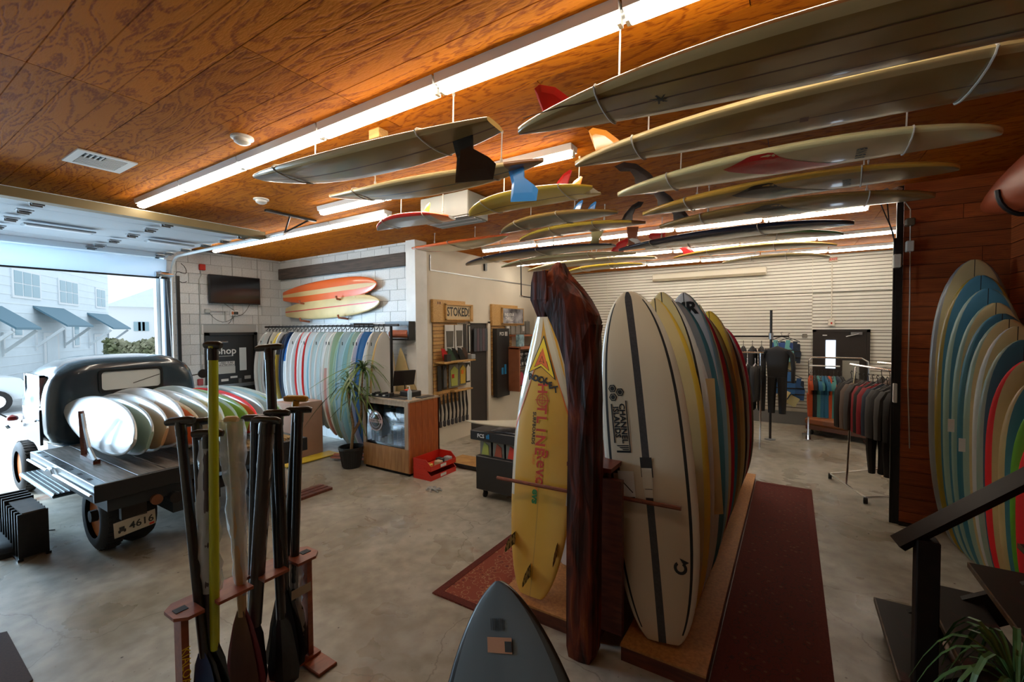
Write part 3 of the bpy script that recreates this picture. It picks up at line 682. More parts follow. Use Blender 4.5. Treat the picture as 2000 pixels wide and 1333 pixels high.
def long3(Lp, Rp, z, W, lab, short, midmat, finm, sl, logo=True, nose='long', T=.085, colr=None):
    o, bd = hang(Lp, Rp, z, W, 0, lab, short, False, True, colors=colr or [b_cream, b_tan, midmat, b_string], fn=fnstd(face=1, rail=0, bottom=1), nose=nose, tail='pin', T=T, fins=[R(m=finm, base=.20, h=.25, rake=.10, style='hook')], slings=sl, wp=.5)
    leaf(o, bd, midmat)
    if logo:
        for k_ in range(4):
            vs, fs = text_pts('BNB8'[k_], .075, .003, .9); decal(o, bd, vs, fs, ink, 'lettering', True, .52, .09 - .06 * k_, PI / 2)
    return o, bd
long3((1206, 374), (1960, 233), 3.50, .55, 'cream longboard with red blaze across the middle and black hook fin', 'red-blazed longboard', b_red, finblack, (.2, .82), colr=[b_paleyel, b_cream, b_red, b_string])
long3((1255, 413), (1876, 308), 3.50, .55, 'yellowish longboard with black blaze, behind the red-blazed one', 'black-blazed yellowish longboard', b_black, finblack, (.2, .76), colr=[b_amber, b_tan, b_black, b_string])
long3((1288, 438), (1828, 366), 3.50, .55, 'dim beige longboard with smaller dark blaze, fifth from the camera', 'dim beige longboard', b_black, finblack, (.2, .8), logo=False, colr=[b_tan, b_tan, b_black, b_string])
o, bd = hang((1208, 485), (1670, 423), 3.50, .56, 0, 'long navy blue board with brown and white fin, over the back room lights', 'long navy board', False, True, colors=[b_navy, b_navy, b_tan], fn=fnstd(face=0, rail=1, bottom=0), nose='long', tail='pin', fins=[R(m=finbrown, base=.26, h=.30, rake=.02, style='hatchet'), R(m=b_white, base=.10, h=.10, x=-1.1, y=.1)], slings=(.2, .68), T=.09)
o, bd = hang((1261, 482), (1648, 446), 3.50, .54, 0, 'off-white longboard with thick green rail, over the back room', 'green-railed longboard', False, True, colors=[b_tan, b_green, b_silver], fn=fnstd(face=0, rail=1, bottom=0, band=lambda t, f, top, col: 2 if t < .12 else None), nose='long', tail='squash', fins=[R(m=finred, base=.20, h=.20, rake=.10, style='hatchet')], slings=(.25, .7))
o, bd = hang((1316, 500), (1636, 469), 3.50, .54, 0, 'buff longboard with small red patch and dark red fin at far back', 'buff board with the red patch', False, True, colors=[b_tan, b_amber, b_red], fn=fnstd(face=0, rail=1, bottom=0, band=lambda t, f, top, col: 2 if (.66 < t < .70 and top and abs(f) < .6) else None), nose='long', tail='pin', fins=[R(m=finred, base=.20, h=.18, rake=.08)], slings=(.25, .66))
o, bd = hang((1411, 511), (1622, 493), 3.46, .50, 0, 'pale buff board nearest the slat wall light', 'pale buff board by the slat wall', False, True, colors=[b_tan, b_cream], fn=fnstd(face=0, rail=1, bottom=0), nose='long', tail='round', slings=(.3, .62))
# ================================================================== CENTRE DISPLAY
rug_red = rug_mat('rug_red', (.11, .014, .008), (.05, .014, .010), (.15, .055, .03), 14)
rug_pat = rug_mat('rug_pattern', (.26, .055, .03), (.40, .22, .11), (.12, .03, .03), 16)
rug_edge = mat('rug_border', (.13, .018, .010), .95, noise=.3, nscale=60)
def rug(x0, x1, y0, y1, m, label):
    b = MB(); b.box((x0, y0, .001), (x1, y1, .010)); r = b.build('rug', m); tag(r, label, 'rug')
    b = MB(); w = .07
    b.box((x0, y0, .009), (x0 + w, y1, .013)); b.box((x1 - w, y0, .009), (x1, y1, .013)); b.box((x0 + w, y0, .009), (x1 - w, y0 + w, .013)); b.box((x0 + w, y1 - w, .009), (x1 - w, y1, .013))
    b.build('border', rug_edge, r)
    return r
rug(-2.62, -2.03, 2.82, 4.6, rug_pat, 'patterned red oriental rug under the left end of the board platform')
rug(-.432, .25, 2.0, 7.42, rug_red, 'long dark red runner rug on the right of the board platform')
# low platform in two halves
osb = mat('osb_top', (.50, .22, .06), .6, color2=(.36, .15, .04), nscale=45, detail=3)
pf = empty('display_platform', (-1.2, 5.2, 0), 'low two-part red-brown board platform between the two rugs', 'platform')
b = MB(); b.box((-.98, 2.93, 0), (-.44, 7.4, .10)); b.build('plinth', stain_wood, pf)
b = MB(); b.box((-.985, 2.925, .10), (-.435, 7.405, .115)); b.build('top_sheet', osb, pf)
b = MB(); b.box((-2.02, 2.97, 0), (-1.37, 7.4, .10)); b.build('plinth', stain_wood, pf)
b = MB(); b.box((-2.025, 2.965, .10), (-1.365, 7.405, .115)); b.build('top_sheet', osb, pf)
b = MB(); b.box((-1.36, 3.0, 0), (-1.18, 7.3, 1.28)); b.box((-1.18, 3.0, .115), (-1.0, 3.05, 1.22)); b.build('spine', stain_wood, pf)
b = MB(); b.box((-1.40, 2.96, 1.28), (-1.06, 7.34, 1.31)); b.build('spine_cap', mat('red_cap', (.20, .04, .018), .35, noise=.3, nscale=5), pf)
# dowels that stop the boards from falling
dow = mat('dowel', (.24, .055, .018), .35, color2=(.13, .03, .01), nscale=8, stretch=(2, 9, 9))
for i in range(10):
    y = 3.14 + i * .43
    b = MB(); b.tube([(-1.19, y, 1.05), (-.63, y, 1.06)], .016, 8); b.build('dowel', dow, pf)
    b = MB(); b.tube([(-1.35, y, 1.02), (-2.16, y + .02, 1.0)], .016, 8); b.build('dowel', dow, pf)

# log post
bark = bpy.data.materials.new('reclaimed_log'); bark.use_nodes = True
nt = bark.node_tree; N = nt.nodes; L_ = nt.links; bb = N['Principled BSDF']; tc = N.new('ShaderNodeTexCoord'); mp = N.new('ShaderNodeMapping'); mp.inputs['Scale'].default_value = (9, 9, 1.6)
L_.new(tc.outputs['Object'], mp.inputs[0]); nz = N.new('ShaderNodeTexNoise'); nz.inputs['Scale'].default_value = 1.3; nz.inputs['Detail'].default_value = 9; nz.inputs['Distortion'].default_value = .9; L_.new(mp.outputs[0], nz.inputs[0])
rp = N.new('ShaderNodeValToRGB'); e = rp.color_ramp.elements; e[0].position = .36; e[0].color = (.018, .007, .004, 1); e[1].position = .72; e[1].color = (.24, .055, .010, 1); x = e.new(.52); x.color = (.075, .014, .006, 1); x = e.new(.60); x.color = (.13, .022, .008, 1)
L_.new(nz.outputs[0], rp.inputs[0]); L_.new(rp.outputs[0], bb.inputs['Base Color']); bb.inputs['Roughness'].default_value = .5; bb.inputs['Specular IOR Level'].default_value = .22
bp = N.new('ShaderNodeBump'); bp.inputs['Strength'].default_value = .8; bp.inputs['Distance'].default_value = .02; L_.new(nz.outputs[0], bp.inputs['Height']); L_.new(bp.outputs[0], bb.inputs['Normal'])
rr = random.Random(3)
rings = []
prof = [(0, -1.225, .085, .08), (.08, -1.22, .105, .09), (.35, -1.215, .11, .10), (.9, -1.21, .105, .10), (1.4, -1.20, .105, .10), (1.8, -1.20, .105, .10), (2.05, -1.215, .115, .11), (2.20, -1.235, .135, .12), (2.32, -1.265, .165, .13), (2.42, -1.285, .185, .13), (2.50, -1.30, .185, .13), (2.58, -1.325, .16, .12), (2.66, -1.35, .12, .10), (2.72, -1.365, .08, .07), (2.76, -1.37, .04, .04)]
for z, cx, rx, ry in prof:
    ring = []
    for k in range(16):
        a = 2 * PI * k / 16; c, s_ = math.cos(a), math.sin(a); q = (abs(c) ** 5 + abs(s_) ** 5) ** (-1 / 5)
        j = 1 + rr.uniform(-.07, .05)
        top_drop = .12 * max(0, c) if z > 2.4 else 0
        ring.append((cx + rx * c * q * j, 2.84 + ry * s_ * q * j, z - top_drop))
    rings.append(ring)
b = MB(); b.loft(rings); lp = b.build('log_post', bark); tag(lp, 'rough reddish timber post with flared top before the board platform', 'post')
b = MB(); b.loft([[(-1.50 + dx, 2.78 + dy, z) for dx, dy in ((-w, -w * .7), (w, -w), (w, w), (-w * .8, w))] for z, w in ((2.38, .03), (2.50, .07), (2.62, .065), (2.70, .05))]); b.build('broken_spur', bark, lp)

# ---- the cream board with the grey stringer, first of the right row
bd = Board(2.46, .64, .075, 'fat', 'squash', .50, .052, .10, .04, ns=36)
ci_deck = bm_('deck_ivory', (.60, .49, .34), .35, noise=.05, nscale=2); ci_rail = bm_('rail_ivory', (.68, .62, .50), .25)
carbon = mat('carbon_strip', (.05, .045, .045), .4, noise=.3, nscale=60)
me = bd.mesh('surfboard', [ci_deck, ci_rail, carbon, ink], fnstd(face=0, rail=1, string=2, pin=3, bottom=1))
ci = place('surfboard', me, (-.735, 3.12, .13), (-1.03, 3.33, 2.55), (.02, -1, .1), 'tall ivory board with wide grey stringer, front of the right row', 'surfboards standing in the right platform row')
def hexa(cx, cy, r, n=6): return [(cx + r * math.cos(PI / 6 + k * PI / 3), cy + r * math.sin(PI / 6 + k * PI / 3)) for k in range(n)]
lx, ly = .34, .165
for (dx, dy) in ((.185, .035), (.155, -.022), (.120, .035)):
    p = hexa(lx + dx, ly + dy, .032); decal(ci, bd, p, [tuple(range(6))], ink, 'emblem')
    p = hexa(lx + dx, ly + dy, .022); q = hexa(lx + dx, ly + dy, .019); decal(ci, bd, p + q, [(k, (k + 1) % 6, 6 + (k + 1) % 6, 6 + k) for k in range(6)], ci_deck, 'emblem_line', off=.0035)
p = [(lx + .09, ly - .055), (lx + .09, ly - .063), (lx - .29, ly - .063), (lx - .29, ly + .045), (lx - .275, ly + .045), (lx - .275, ly - .055)]
decal(ci, bd, p, [(0, 1, 2, 5), (2, 3, 4, 5)], ink, 'emblem')
decal(ci, bd, [(lx + .07, ly + .050), (lx + .07, ly + .060), (lx - .22, ly + .060), (lx - .22, ly + .050)], [(0, 1, 2, 3)], ink, 'emblem')
decal_text(ci, bd, 'CHANNEL', .060, ink, lx - .075, ly - .024, PI, bold=.0018, sx=1.05)
decal_text(ci, bd, 'ISLANDS', .060, ink, lx - .065, ly + .026, PI, bold=.0018, sx=1.0)
for k in range(4): decal(ci, bd, [(lx - .235 - .014 * k, ly + .045 - .02 * k), (lx - .235 - .014 * k, ly - .05), (lx - .243 - .014 * k, ly - .05), (lx - .243 - .014 * k, ly + .035 - .02 * k)], [(0, 1, 2, 3)], ink, 'emblem')
# tags on the stringer
decal(ci, bd, *strip_poly(.02, -.12, -.042, .042, 3), ink, 'price_tag', off=.006)
decal(ci, bd, *strip_poly(-.055, -.20, -.036, .036, 3), paper, 'price_tag', off=.010)
decal_text(ci, bd, "7'2", .035, ink, -.045, 0, -PI / 2, name='lettering'); decal_text(ci, bd, 'TORQ', .018, ink_white, .0, 0, -PI / 2)
decal(ci, bd, *strip_poly(-.205, -.262, -.030, .030, 2), paper, 'price_tag', off=.010)
decal(ci, bd, *strip_poly(-.08, -.27, .095, .215, 4), paper_white, 'info_card', off=.012)
decal(ci, bd, *strip_poly(-.03, -.10, .20, .265, 4), ink, 'corner_patch', off=.003)
vs, fs = strip_poly(-.12, -.24, .11, .20, 4); decal(ci, bd, [(-.15, .185), (-.155, .19), (-.235, .115), (-.23, .11)], [(0, 1, 2, 3)], ink, 'drawing', off=.014)
decal(ci, bd, [(-.262, .10), (-.268, .10), (-.275, .20), (-.269, .20)], [(0, 1, 2, 3)], ink, 'pen', off=.014)
# round arrow mark near the tail
vs, fs = [], []
for k in range(15):
    a = .5 + k * 5.2 / 14; vs += [(-.72 + .024 * math.cos(a), -.165 + .024 * math.sin(a)), (-.72 + .044 * math.cos(a), -.165 + .044 * math.sin(a))]
for k in range(14): fs.append((2 * k, 2 * k + 1, 2 * k + 3, 2 * k + 2))
decal(ci, bd, vs, fs, ink, 'emblem'); decal(ci, bd, [(-.70, -.19), (-.655, -.165), (-.68, -.225)], [(0, 1, 2)], ink, 'emblem')

# ---- the rest of the right row, seen mostly as rails
row_r = [  # y, right shift, length, width, face, rail, line, nose, label
    (3.50, .015, 2.40, .60, b_cream, b_yellow, 'egg', 'cream board with yellow rail, second in the right row'),
    (3.68, .020, 2.46, .60, b_paleyel, b_white, 'round', 'white railed board with black pinline, third in the right row'),
    (3.90, .03, 2.34, .60, b_pink, b_white, 'egg', 'bagged white board with tan edge, fourth in the right row'),
    (4.14, .04, 2.40, .62, b_grey, b_teal, 'round', 'grey-blue railed board, fifth in the right row'),
    (4.40, .05, 2.50, .60, b_white, b_sky, 'round', 'white board with blue nose rail and black writing'),
    (4.66, .055, 2.42, .58, b_white, b_cream, 'point', 'white pointed board behind the blue-nosed one'),
    (4.92, .06, 2.40, .58, b_cream, b_crimson, 'egg', 'cream board with crimson rail in mid right row'),
    (5.18, .065, 2.42, .58, b_paleyel, b_teal, 'point', 'pale pointed board with teal rail in mid right row'),
    (5.44, .075, 2.30, .58, b_tan, b_tan, 'egg', 'tan board with tan rail in mid right row'),
    (5.70, .085, 2.36, .58, b_yellow, b_cream, 'round', 'amber-nosed board with cream rail toward the back'),
    (5.96, .095, 2.20, .56, b_white, b_paleyel, 'egg', 'milky board with pale yellow rail toward the back'),
    (6.22, .10, 2.24, .56, b_cream, b_black, 'egg', 'cream board with black rail toward the back'),
    (6.48, .11, 2.20, .56, b_teal, b_white, 'egg', 'teal board with white rail, third from the back'),
    (6.74, .12, 2.16, .56, b_crimson, b_crimson, 'round', 'crimson board, second from the back of the right row'),
    (7.00, .13, 2.02, .56, b_black, b_olivegrey, 'egg', 'black board at the very back of the right row')]
for (y, sh, L, Wd, fc, rl, ns_, lab) in row_r:
    bd = Board(L, Wd, .065, ns_, 'squash', .53, .008, .10, .04)
    me = bd.mesh('surfboard', [fc, rl, ink], fnstd(face=0, rail=1, string=2, pin=(2 if rl is b_white else None), bottom=1))
    o = place('surfboard', me, (-.735 + sh * .5, y - .03, .13), (-.93 + sh, y + .16, .13 + L), (.0, -1, .1), lab, 'surfboards standing in the right platform row')
    if 'writing' in lab: decal_text(o, bd, 'MR', .16, ink, L / 2 - .16, .0, -PI / 2, bold=.006)
    if 'bagged' in lab:
        b = MB(); b.loft([[(x, .0 + yy, zz) for yy, zz in ((-.25, .045), (-.31, .0), (-.25, -.045), (.25, -.045), (.31, 0), (.25, .045))] for x in (-.55, -.2, .2, .55)], cap=False)
        so_ = b.mesh('bag_sleeve', b_cream); link('bag_sleeve', so_, o)
# ---- left row: yellow board first
bd = Board(2.42, .60, .07, 'point', 'squash', .50, .010, .16, .06, ns=40)
def yfn(t, f, top, col):
    if col == 'rail' and abs(f) > .9: return 1
    if t > .60 + .34 * (1 - abs(f)) ** .9 and col != 'string': return 1
    if t > .585 + .34 * (1 - abs(f)) ** .9: return 2
    if col == 'string': return 3
    return 0
yb = bm_('resin_yellow', (.64, .32, .025), .28, color2=(.72, .43, .07), nscale=1.2, contrast=(.3, .7)); yn = bm_('nose_bone', (.62, .55, .40), .3)
me = bd.mesh('surfboard', [yb, yn, ink_orange, b_amber], lambda t, f, top, col: (1 if (col == 'rail' and t > .3) else (3 if (col == 'string' and t < .55) else 0)))
ye = place('surfboard', me, (-1.76, 3.10, .125), (-1.79, 3.50, 2.52), (-.05, -1, .18), 'yellow board with bone nose and red lettering, left of the log', 'surfboards standing in the left platform row')
FB = False
# bone coloured nose field with its orange edge, draped over the skin that faces the room
def field(f0, f1, m, name, off):
    vs, fs = [], []; nx, nyy = 30, 16
    for i in range(nx + 1):
        t = .50 + .488 * i / nx; x = (t - .5) * bd.L; hw = bd.hw(t) * .965; lim = hw * max(0, 1 - ((t - .50) / .44) ** 1.1) if t < .94 else 0
        a = min(hw, lim * f0); c = min(hw, lim * f1 if f1 else hw)
        for k in range(3): vs.append((x, a + (c - a) * k / 2, 0))
        for k in range(3): vs.append((x, -(a + (c - a) * k / 2), 0))
    for i in range(nx):
        for s0 in (0, 3):
            for k in range(2): q = i * 6 + s0 + k; fs.append((q, q + 6, q + 7, q + 1))
    decal(ye, bd, vs, fs, m, name, off=off)
field(1.10, None, yn, 'nose_field', .002); field(1.06, 1.12, ink_orange, 'edge_line', .003)
cx, cy = .70, .02
tri = lambda s, dx=0: [(cx + dx + .19 * s, cy - .02 * s), (cx + dx - .10 * s, cy + .13 * s), (cx + dx - .05 * s, cy + .01 * s), (cx + dx - .15 * s, cy - .12 * s)]
for s_, m, of in ((1.12, ink, .005), (1.0, ink_yellow, .006), (.62, ink, .007), (.56, ink_orange, .008), (.2, ink, .009), (.14, ink_orange, .010)): decal(ye, bd, tri(s_), [(0, 1, 2, 3)], m, 'emblem', off=of)
for i, ch in enumerate('ROCKET'):
    vs, fs = text_pts(ch, .075, .0035, 1.0); decal(ye, bd, vs, fs, ink, 'lettering', cx=.555 - .012 * i - (.02 * (i - 3) if i > 3 else 0), cy=.135 - .050 * i, rot=-PI / 2 + .15 * (i > 2), off=.006)
for i, ch in enumerate('HOTLINE'):
    vs, fs = text_pts(ch, .13, .0045, .95)
    if ch == 'O':
        v2, f2 = [], []
        for r0, r1 in ((.050, .058), (.026, .032)):
            n0 = len(v2)
            for k in range(20):
                a = 2 * PI * k / 20; v2 += [(r0 * math.cos(a), r0 * math.sin(a)), (r1 * math.cos(a), r1 * math.sin(a))]
            for k in range(20): f2.append((n0 + 2 * k, n0 + 2 * k + 1, n0 + (2 * k + 3) % 40, n0 + (2 * k + 2) % 40))
        n0 = len(v2); v2 += [(-.07, -.003), (.07, -.003), (.07, .003), (-.07, .003), (-.003, -.07), (.003, -.07), (.003, .07), (-.003, .07)]; f2 += [(n0, n0 + 1, n0 + 2, n0 + 3), (n0 + 4, n0 + 5, n0 + 6, n0 + 7)]
        decal(ye, bd, v2, f2, ink_red, 'emblem', cx=.36, cy=.01, off=.006)
    else:
        decal(ye, bd, vs, fs, ink_red, 'lettering', cx=.46 - .088 * i, cy=.015, rot=PI, off=.005)
        decal(ye, bd, [(v[0] + .006, v[1] + .005) for v in vs], fs, ink_yellow, 'lettering_edge', cx=.46 - .088 * i, cy=.015, rot=PI, off=.0038)
decal_text(ye, bd, 'SURFBOARDS', .045, ink, .12, .085, PI, bold=.001); decal_text(ye, bd, 'SURF', .04, ink_orange, -.14, .07, PI)
decal_text(ye, bd, 'Revo', .15, ink_red, -.20, -.01, PI, bold=.002); decal_text(ye, bd, 'lution', .07, ink_orange, -.33, .02, PI)
decal_text(ye, bd, 'evs', .09, ink_green, -.44, .03, PI, bold=.004)
fin_pt = mat('fin_striped', (.50, .42, .22), .3, color2=(.04, .035, .03), nscale=14, stretch=(1, 1, 3), contrast=(.48, .52))
for (x, y) in ((-.86, .20), (-.86, -.20), (-1.07, .02)):
    me2 = fin_mesh(.11, .115, .05, .008, 'rake', fin_pt)
    M = Matrix.Translation((x, y, bd.surf(x, y, True, -.008))) @ Matrix.Rotation(-.25 * (1 if y > .1 else (-1 if y < -.1 else 0)), 4, 'X')
    link('fin', me2, ye, M=M)
row_l = [(3.72, 'white board with two black fin slots behind the yellow one', b_white, b_silver), (4.05, 'frosted board, third in the left platform row', b_clearblue, b_white),
         (4.4, 'cream board, fourth in the left platform row', b_cream, b_white), (4.8, 'white board peeking between the log and the ivory board', b_white, b_white),
         (5.2, 'silver board, sixth in the left platform row', b_silver, b_white), (5.6, 'white board with thin scratches, seventh in the left row', b_white, b_white),
         (6.0, 'tan board, eighth in the left platform row', b_tan, b_cream), (6.4, 'pale yellow board, next to last in the left row', b_paleyel, b_cream), (6.8, 'milky blue board, last in the left platform row', b_clearblue, b_sky)]
for (y, lab, fc, rl) in row_l:
    L = 2.15 if y > 4.5 else 2.0; bd = Board(L, .54, .065, 'point', 'squash', .5, .006, .12, .05)
    me = bd.mesh('surfboard', [fc, rl, ink], fnstd(face=0, rail=1, string=2))
    o = place('surfboard', me, (-1.68, y - .04, .125), (-1.70 - (.0 if y < 4.5 else -.05), y + .16, .12 + L), (-.03, -1, .1), lab, 'surfboards standing in the left platform row')
    if y < 4: 
        for (fx, fy) in ((-.78, .16), (-.78, -.16), (-.62, -.18)): decal(o, bd, *strip_poly(fx - .05, fx + .05, fy - .014, fy + .014, 1), ink, 'fin_slot')

# ---- grey board standing close to the camera
tip = at_d(985, 1133, 1.62); TLp = Vector((tip.x + .46, tip.y - .62, .04))
bd = Board((tip - TLp).length, .78, .05, 'egg', 'squash', .42, .006, .03, .03, ns=40)
sm = mat('smoke_skin', (.125, .145, .15), .5, color2=(.10, .12, .125), nscale=.9, stretch=(.4, 6, 1), detail=2)
me = bd.mesh('surfboard', [sm, b_black], fnstd(face=0, rail=1))
o = place('surfboard', me, TLp, tip, (-.35, -.55, .9), 'slate grey board with orange price sticker, closest to the camera', None)
TL = o.matrix_world
def sticker(px, w, h, m, name, off, cy=0): return decal(o, bd, *strip_poly(px - h / 2, px + h / 2, cy - w / 2, cy + w / 2, 2), m, name, off=off)
sticker(bd.L / 2 - .195, .11, .045, mat('sticker_orange', (.60, .27, .13), .5), 'sticker', .004, 0)
sticker(bd.L / 2 - .198, .03, .03, ink, 'sticker_code', .006, -.04)
for k in range(7): sticker(bd.L / 2 - .135, .004 + .002 * (k % 3), .035, ink, 'barcode_line', .004, .034 - .009 * k)
# ---- tall soft boards leaning at the plank wall, right
soft = [  # left pixel at mid height, y, top px, face, rail, label
    (6.34, (1905, 507), 1809, b_cream, b_grey, 'tall beige soft board with grey rail, rearmost at the plank wall'),
    (6.20, (1930, 537), 1822, b_sky, b_olive, 'blue soft board with yellow rail, second at the plank wall'),
    (6.06, (1950, 562), 1838, b_sky, b_mint, 'blue soft board with green rail, third at the plank wall'),
    (5.92, (1966, 590), 1855, b_cream, b_mint, 'cream soft board with mint rail, fourth at the plank wall'),
    (5.78, (1980, 611), 1866, b_teal, b_teal, 'teal soft board, fifth at the plank wall'),
    (5.64, (1992, 622), 1878, b_cream, b_mint, 'cream soft board with thin green rail, sixth at the plank wall'),
    (5.50, (2000, 636), 1896, b_cream, b_white, 'cream soft board with pinline, seventh at the plank wall'),
    (5.36, (2022, 662), 1905, b_teal, b_mint, 'teal soft board with mint rail, eighth at the plank wall'),
    (5.22, (2040, 700), 1922, b_cream, b_hotred, 'soft board with bright red rail at the plank wall'),
    (5.08, (2062, 735), 1948, b_sky, b_cream, 'blue soft board with cream rail near the stairs'),
    (4.94, (2085, 775), 1972, b_softgreen, b_softgreen, 'bright green soft board near the stairs'),
    (4.80, (2110, 820), 1984, b_hotred, b_hotred, 'bright red soft board nearest the stairs')]
blu = bm_('soft_blue', (.06, .22, .32), .5, .0); teal2 = bm_('soft_teal', (.04, .15, .22), .5, 0)
for (y, tp, lp, fc, rl, lab) in soft:
    if fc is b_sky: fc = blu
    if fc is b_teal: fc = teal2
    top = on_y(tp[0], tp[1], y + .14); left = on_y(lp, 860, y + .02).x
    L = top.z - .02; Wd = min(.68, 1.875 - left); cx = left + Wd / 2
    bd = Board(L, Wd, .085, 'blunt', 'squash', .5, .006, .10, .03)
    me = bd.mesh('surfboard', [fc, rl, ink], fnstd(face=0, rail=1, string=2, pin=None, bottom=1))
    SB = globals().setdefault('SB_', []); SB.append(place('surfboard', me, (cx + .0, y - .10, .02), (cx + .03, y + .16, L), (-.05, -1, .1), lab, 'soft boards leaning at the plank wall'))
bpy.context.view_layer.update()
for (px, py, y, lab) in ((1855, 832, 5.72, 'white paper price tag on the teal soft boards'), (1876, 870, 5.60, 'white price tag with red dot on the soft boards')):
    p = on_y(px, py, y - .0)
    b = MB(); b.box((p.x - .022, p.y - .045, p.z - .05), (p.x + .022, p.y - .04, p.z + .07)); t_ = b.build('price_tag', paper_white); t_['label'] = lab; own = SB_[4 if py < 850 else 5]; wl_ = t_.location.copy(); t_.parent = own; t_.matrix_local = own.matrix_world.inverted() @ Matrix.Translation(wl_)
# kayak nose hanging on the right wall
kay = empty('kayak', (1.70, 4.2, 3.1), 'orange kayak end hanging high on the right plank wall', 'kayak')
rings = []
for i in range(13):
    t = i / 12; y = 6.50 - 3.6 * t; r = .02 + .21 * math.sin(PI * min(1, .04 + t * .96) / 1.0) ** .7
    rings.append([(1.69 + r * .85 * math.cos(a), y, 3.52 - .03 * math.sin(PI * t) + r * 1.1 * math.sin(a)) for a in [2 * PI * k / 16 for k in range(16)]])
b = MB(); b.loft(rings); b.build('hull', bm_('kayak_orange', (.34, .055, .012), .5, 0), kay, smooth=True)
for y, r in ((5.6, .21), (3.6, .22)):
    b = MB(); b.tube([(1.69 + r * .85 * math.cos(a), y, 3.48 + r * 1.12 * math.sin(a)) for a in [PI + PI * k / 12 for k in range(13)]] , .02, 6); b.build('strap', black_metal, kay)
# ---- steps and hand rail
red_scuff = mat('tread_paint', (.020, .014, .011), .55, spec=.2, color2=(.11, .012, .010), nscale=2.4, contrast=(.30, .42))
edge_wood = mat('worn_edge', (.13, .07, .025), .5, color2=(.03, .018, .01), nscale=9)
st = empty('stairs', (1.2, 3.9, 0), 'black wooden open steps with worn red tread paint at the right', 'stairs')
for i, (x0, x1, z, y0, y1) in enumerate(((.56, .86, .19, 3.40, 4.36), (.83, 1.13, .38, 3.40, 4.40), (1.10, 1.40, .57, 3.40, 4.46), (1.36, 1.66, .76, 3.40, 4.5), (1.62, 1.90, .95, 3.4, 4.5))):
    b = MB(); b.box((x0, y0, z - .035), (x1, y1, z), bev=.004); t_ = b.build('tread', red_scuff, st)
    b = MB(); b.box((x0 - .006, y0, z - .034), (x0 + .004, y1, z - .001)); b.build('nosing', edge_wood, t_)
    b = MB(); b.box((x0 + .16, y0 + .14, z - .19 + .001), (x0 + .19, y1 - .14, z - .036)); b.build('riser', black_wood, st)
for y in (3.50, 4.24):
    b = MB(); a = math.atan2(.76, 1.08); c = [(.60, .0), (.86, 0), (1.90, .76), (1.90, .914), (1.82, .914), (.60, .10)]
    b.prism(c, .05, 0, frame((1, 0, 0), (0, 0, 1), (0, -1, 0), (0, y + .05, 0))); b.build('stringer', black_wood, st)
hr = empty('hand_rail', (.66, 3.33, 0), 'black square timber handrail on a post beside the steps', 'railing')
b = MB(); b.box((.60, 3.27, 0), (.70, 3.37, 1.10), bev=.006); b.build('post', black_wood, hr)
b = MB(); p0 = Vector((.525, 3.32, 1.04)); p1 = Vector((1.85, 3.32, 2.28)); b.tube([p0, p1], .05, 4); b.build('rail', mat('rail_gloss', (.02, .012, .008), .3, spec=.3, noise=.3, nscale=5), hr)
b = MB(); b.box((1.76, 3.28, .0), (1.84, 3.36, 2.2)); b.build('post', black_wood, hr)
# spider plant in the corner
leafm = mat('leaf_green', (.05, .13, .03), .45, color2=(.12, .20, .05), nscale=10)
pl = empty('potted_plant', (.92, 3.02, 0), 'dark spidery potted plant at the foot of the steps', 'plant')
b = MB(); b.lathe([(.10, 0), (.13, .02), (.17, .52), (.18, .55), (.165, .55), (.15, .52)], 20, 0, Matrix.Translation((.92, 3.02, 0))); b.build('pot', mat('clay_dark', (.04, .025, .018), .7), pl)
lr = random.Random(5)
for k in range(46):
    a = lr.uniform(0, 2 * PI); ln = lr.uniform(.22, .42); up = lr.uniform(.10, .32); w = lr.uniform(.008, .014)
    b = MB(); vs = []; n = 7
    for i in range(n + 1):
        t = i / n; r = ln * t; z = .55 + up * math.sin(PI * min(1, t * .9)) - .22 * t * t; ww = w * math.sin(PI * (.08 + .92 * (1 - t) * .9 + .02))
        c = Vector((.92 + r * math.cos(a), 3.02 + r * math.sin(a), z)); s_ = Vector((-math.sin(a), math.cos(a), 0)) * ww
        vs += [c - s_, c + Vector((0, 0, -.004)), c + s_]
    b.add(vs, [(3 * i + j, 3 * i + 3 + j, 3 * i + 4 + j, 3 * i + 1 + j) for i in range(n) for j in (0, 1)]); b.build('leaf', leafm, pl)
# ================================================================== OLD FLATBED TRUCK
navy = mat('truck_navy', (.022, .045, .065), .22, .0, coat=.8, noise=.25, nscale=3)
navy_in = mat('truck_dark', (.012, .018, .022), .5)
deck_m = mat('deck_plank', (.20, .18, .16), .5, color2=(.10, .085, .07), nscale=4, stretch=(.8, 12, 1), detail=7, rand=.15)
TX0, TX1, TY0, TY1, TZ = -7.50, -5.34, 1.33, 3.42, .90
tr = empty('flatbed_truck', (-7.9, 2.4, 0), 'dark blue vintage flatbed truck loaded with surfboards in the garage doorway', 'truck')
def P(name, m, parent=tr, smooth=False): return b.build(name, m, parent, smooth)
n = 8
for i in range(n):
    y0 = TY0 + .09 + (TY1 - TY0 - .18) * i / n; y1 = TY0 + .09 + (TY1 - TY0 - .18) * (i + 1) / n
    b = MB(); b.box((TX0, y0 + .004, TZ - .035), (TX1 - .02, y1 - .004, TZ), bev=.003); P('plank', deck_m)
steel = mat('bed_steel', (.05, .062, .072), .35, .4, noise=.4, nscale=7)
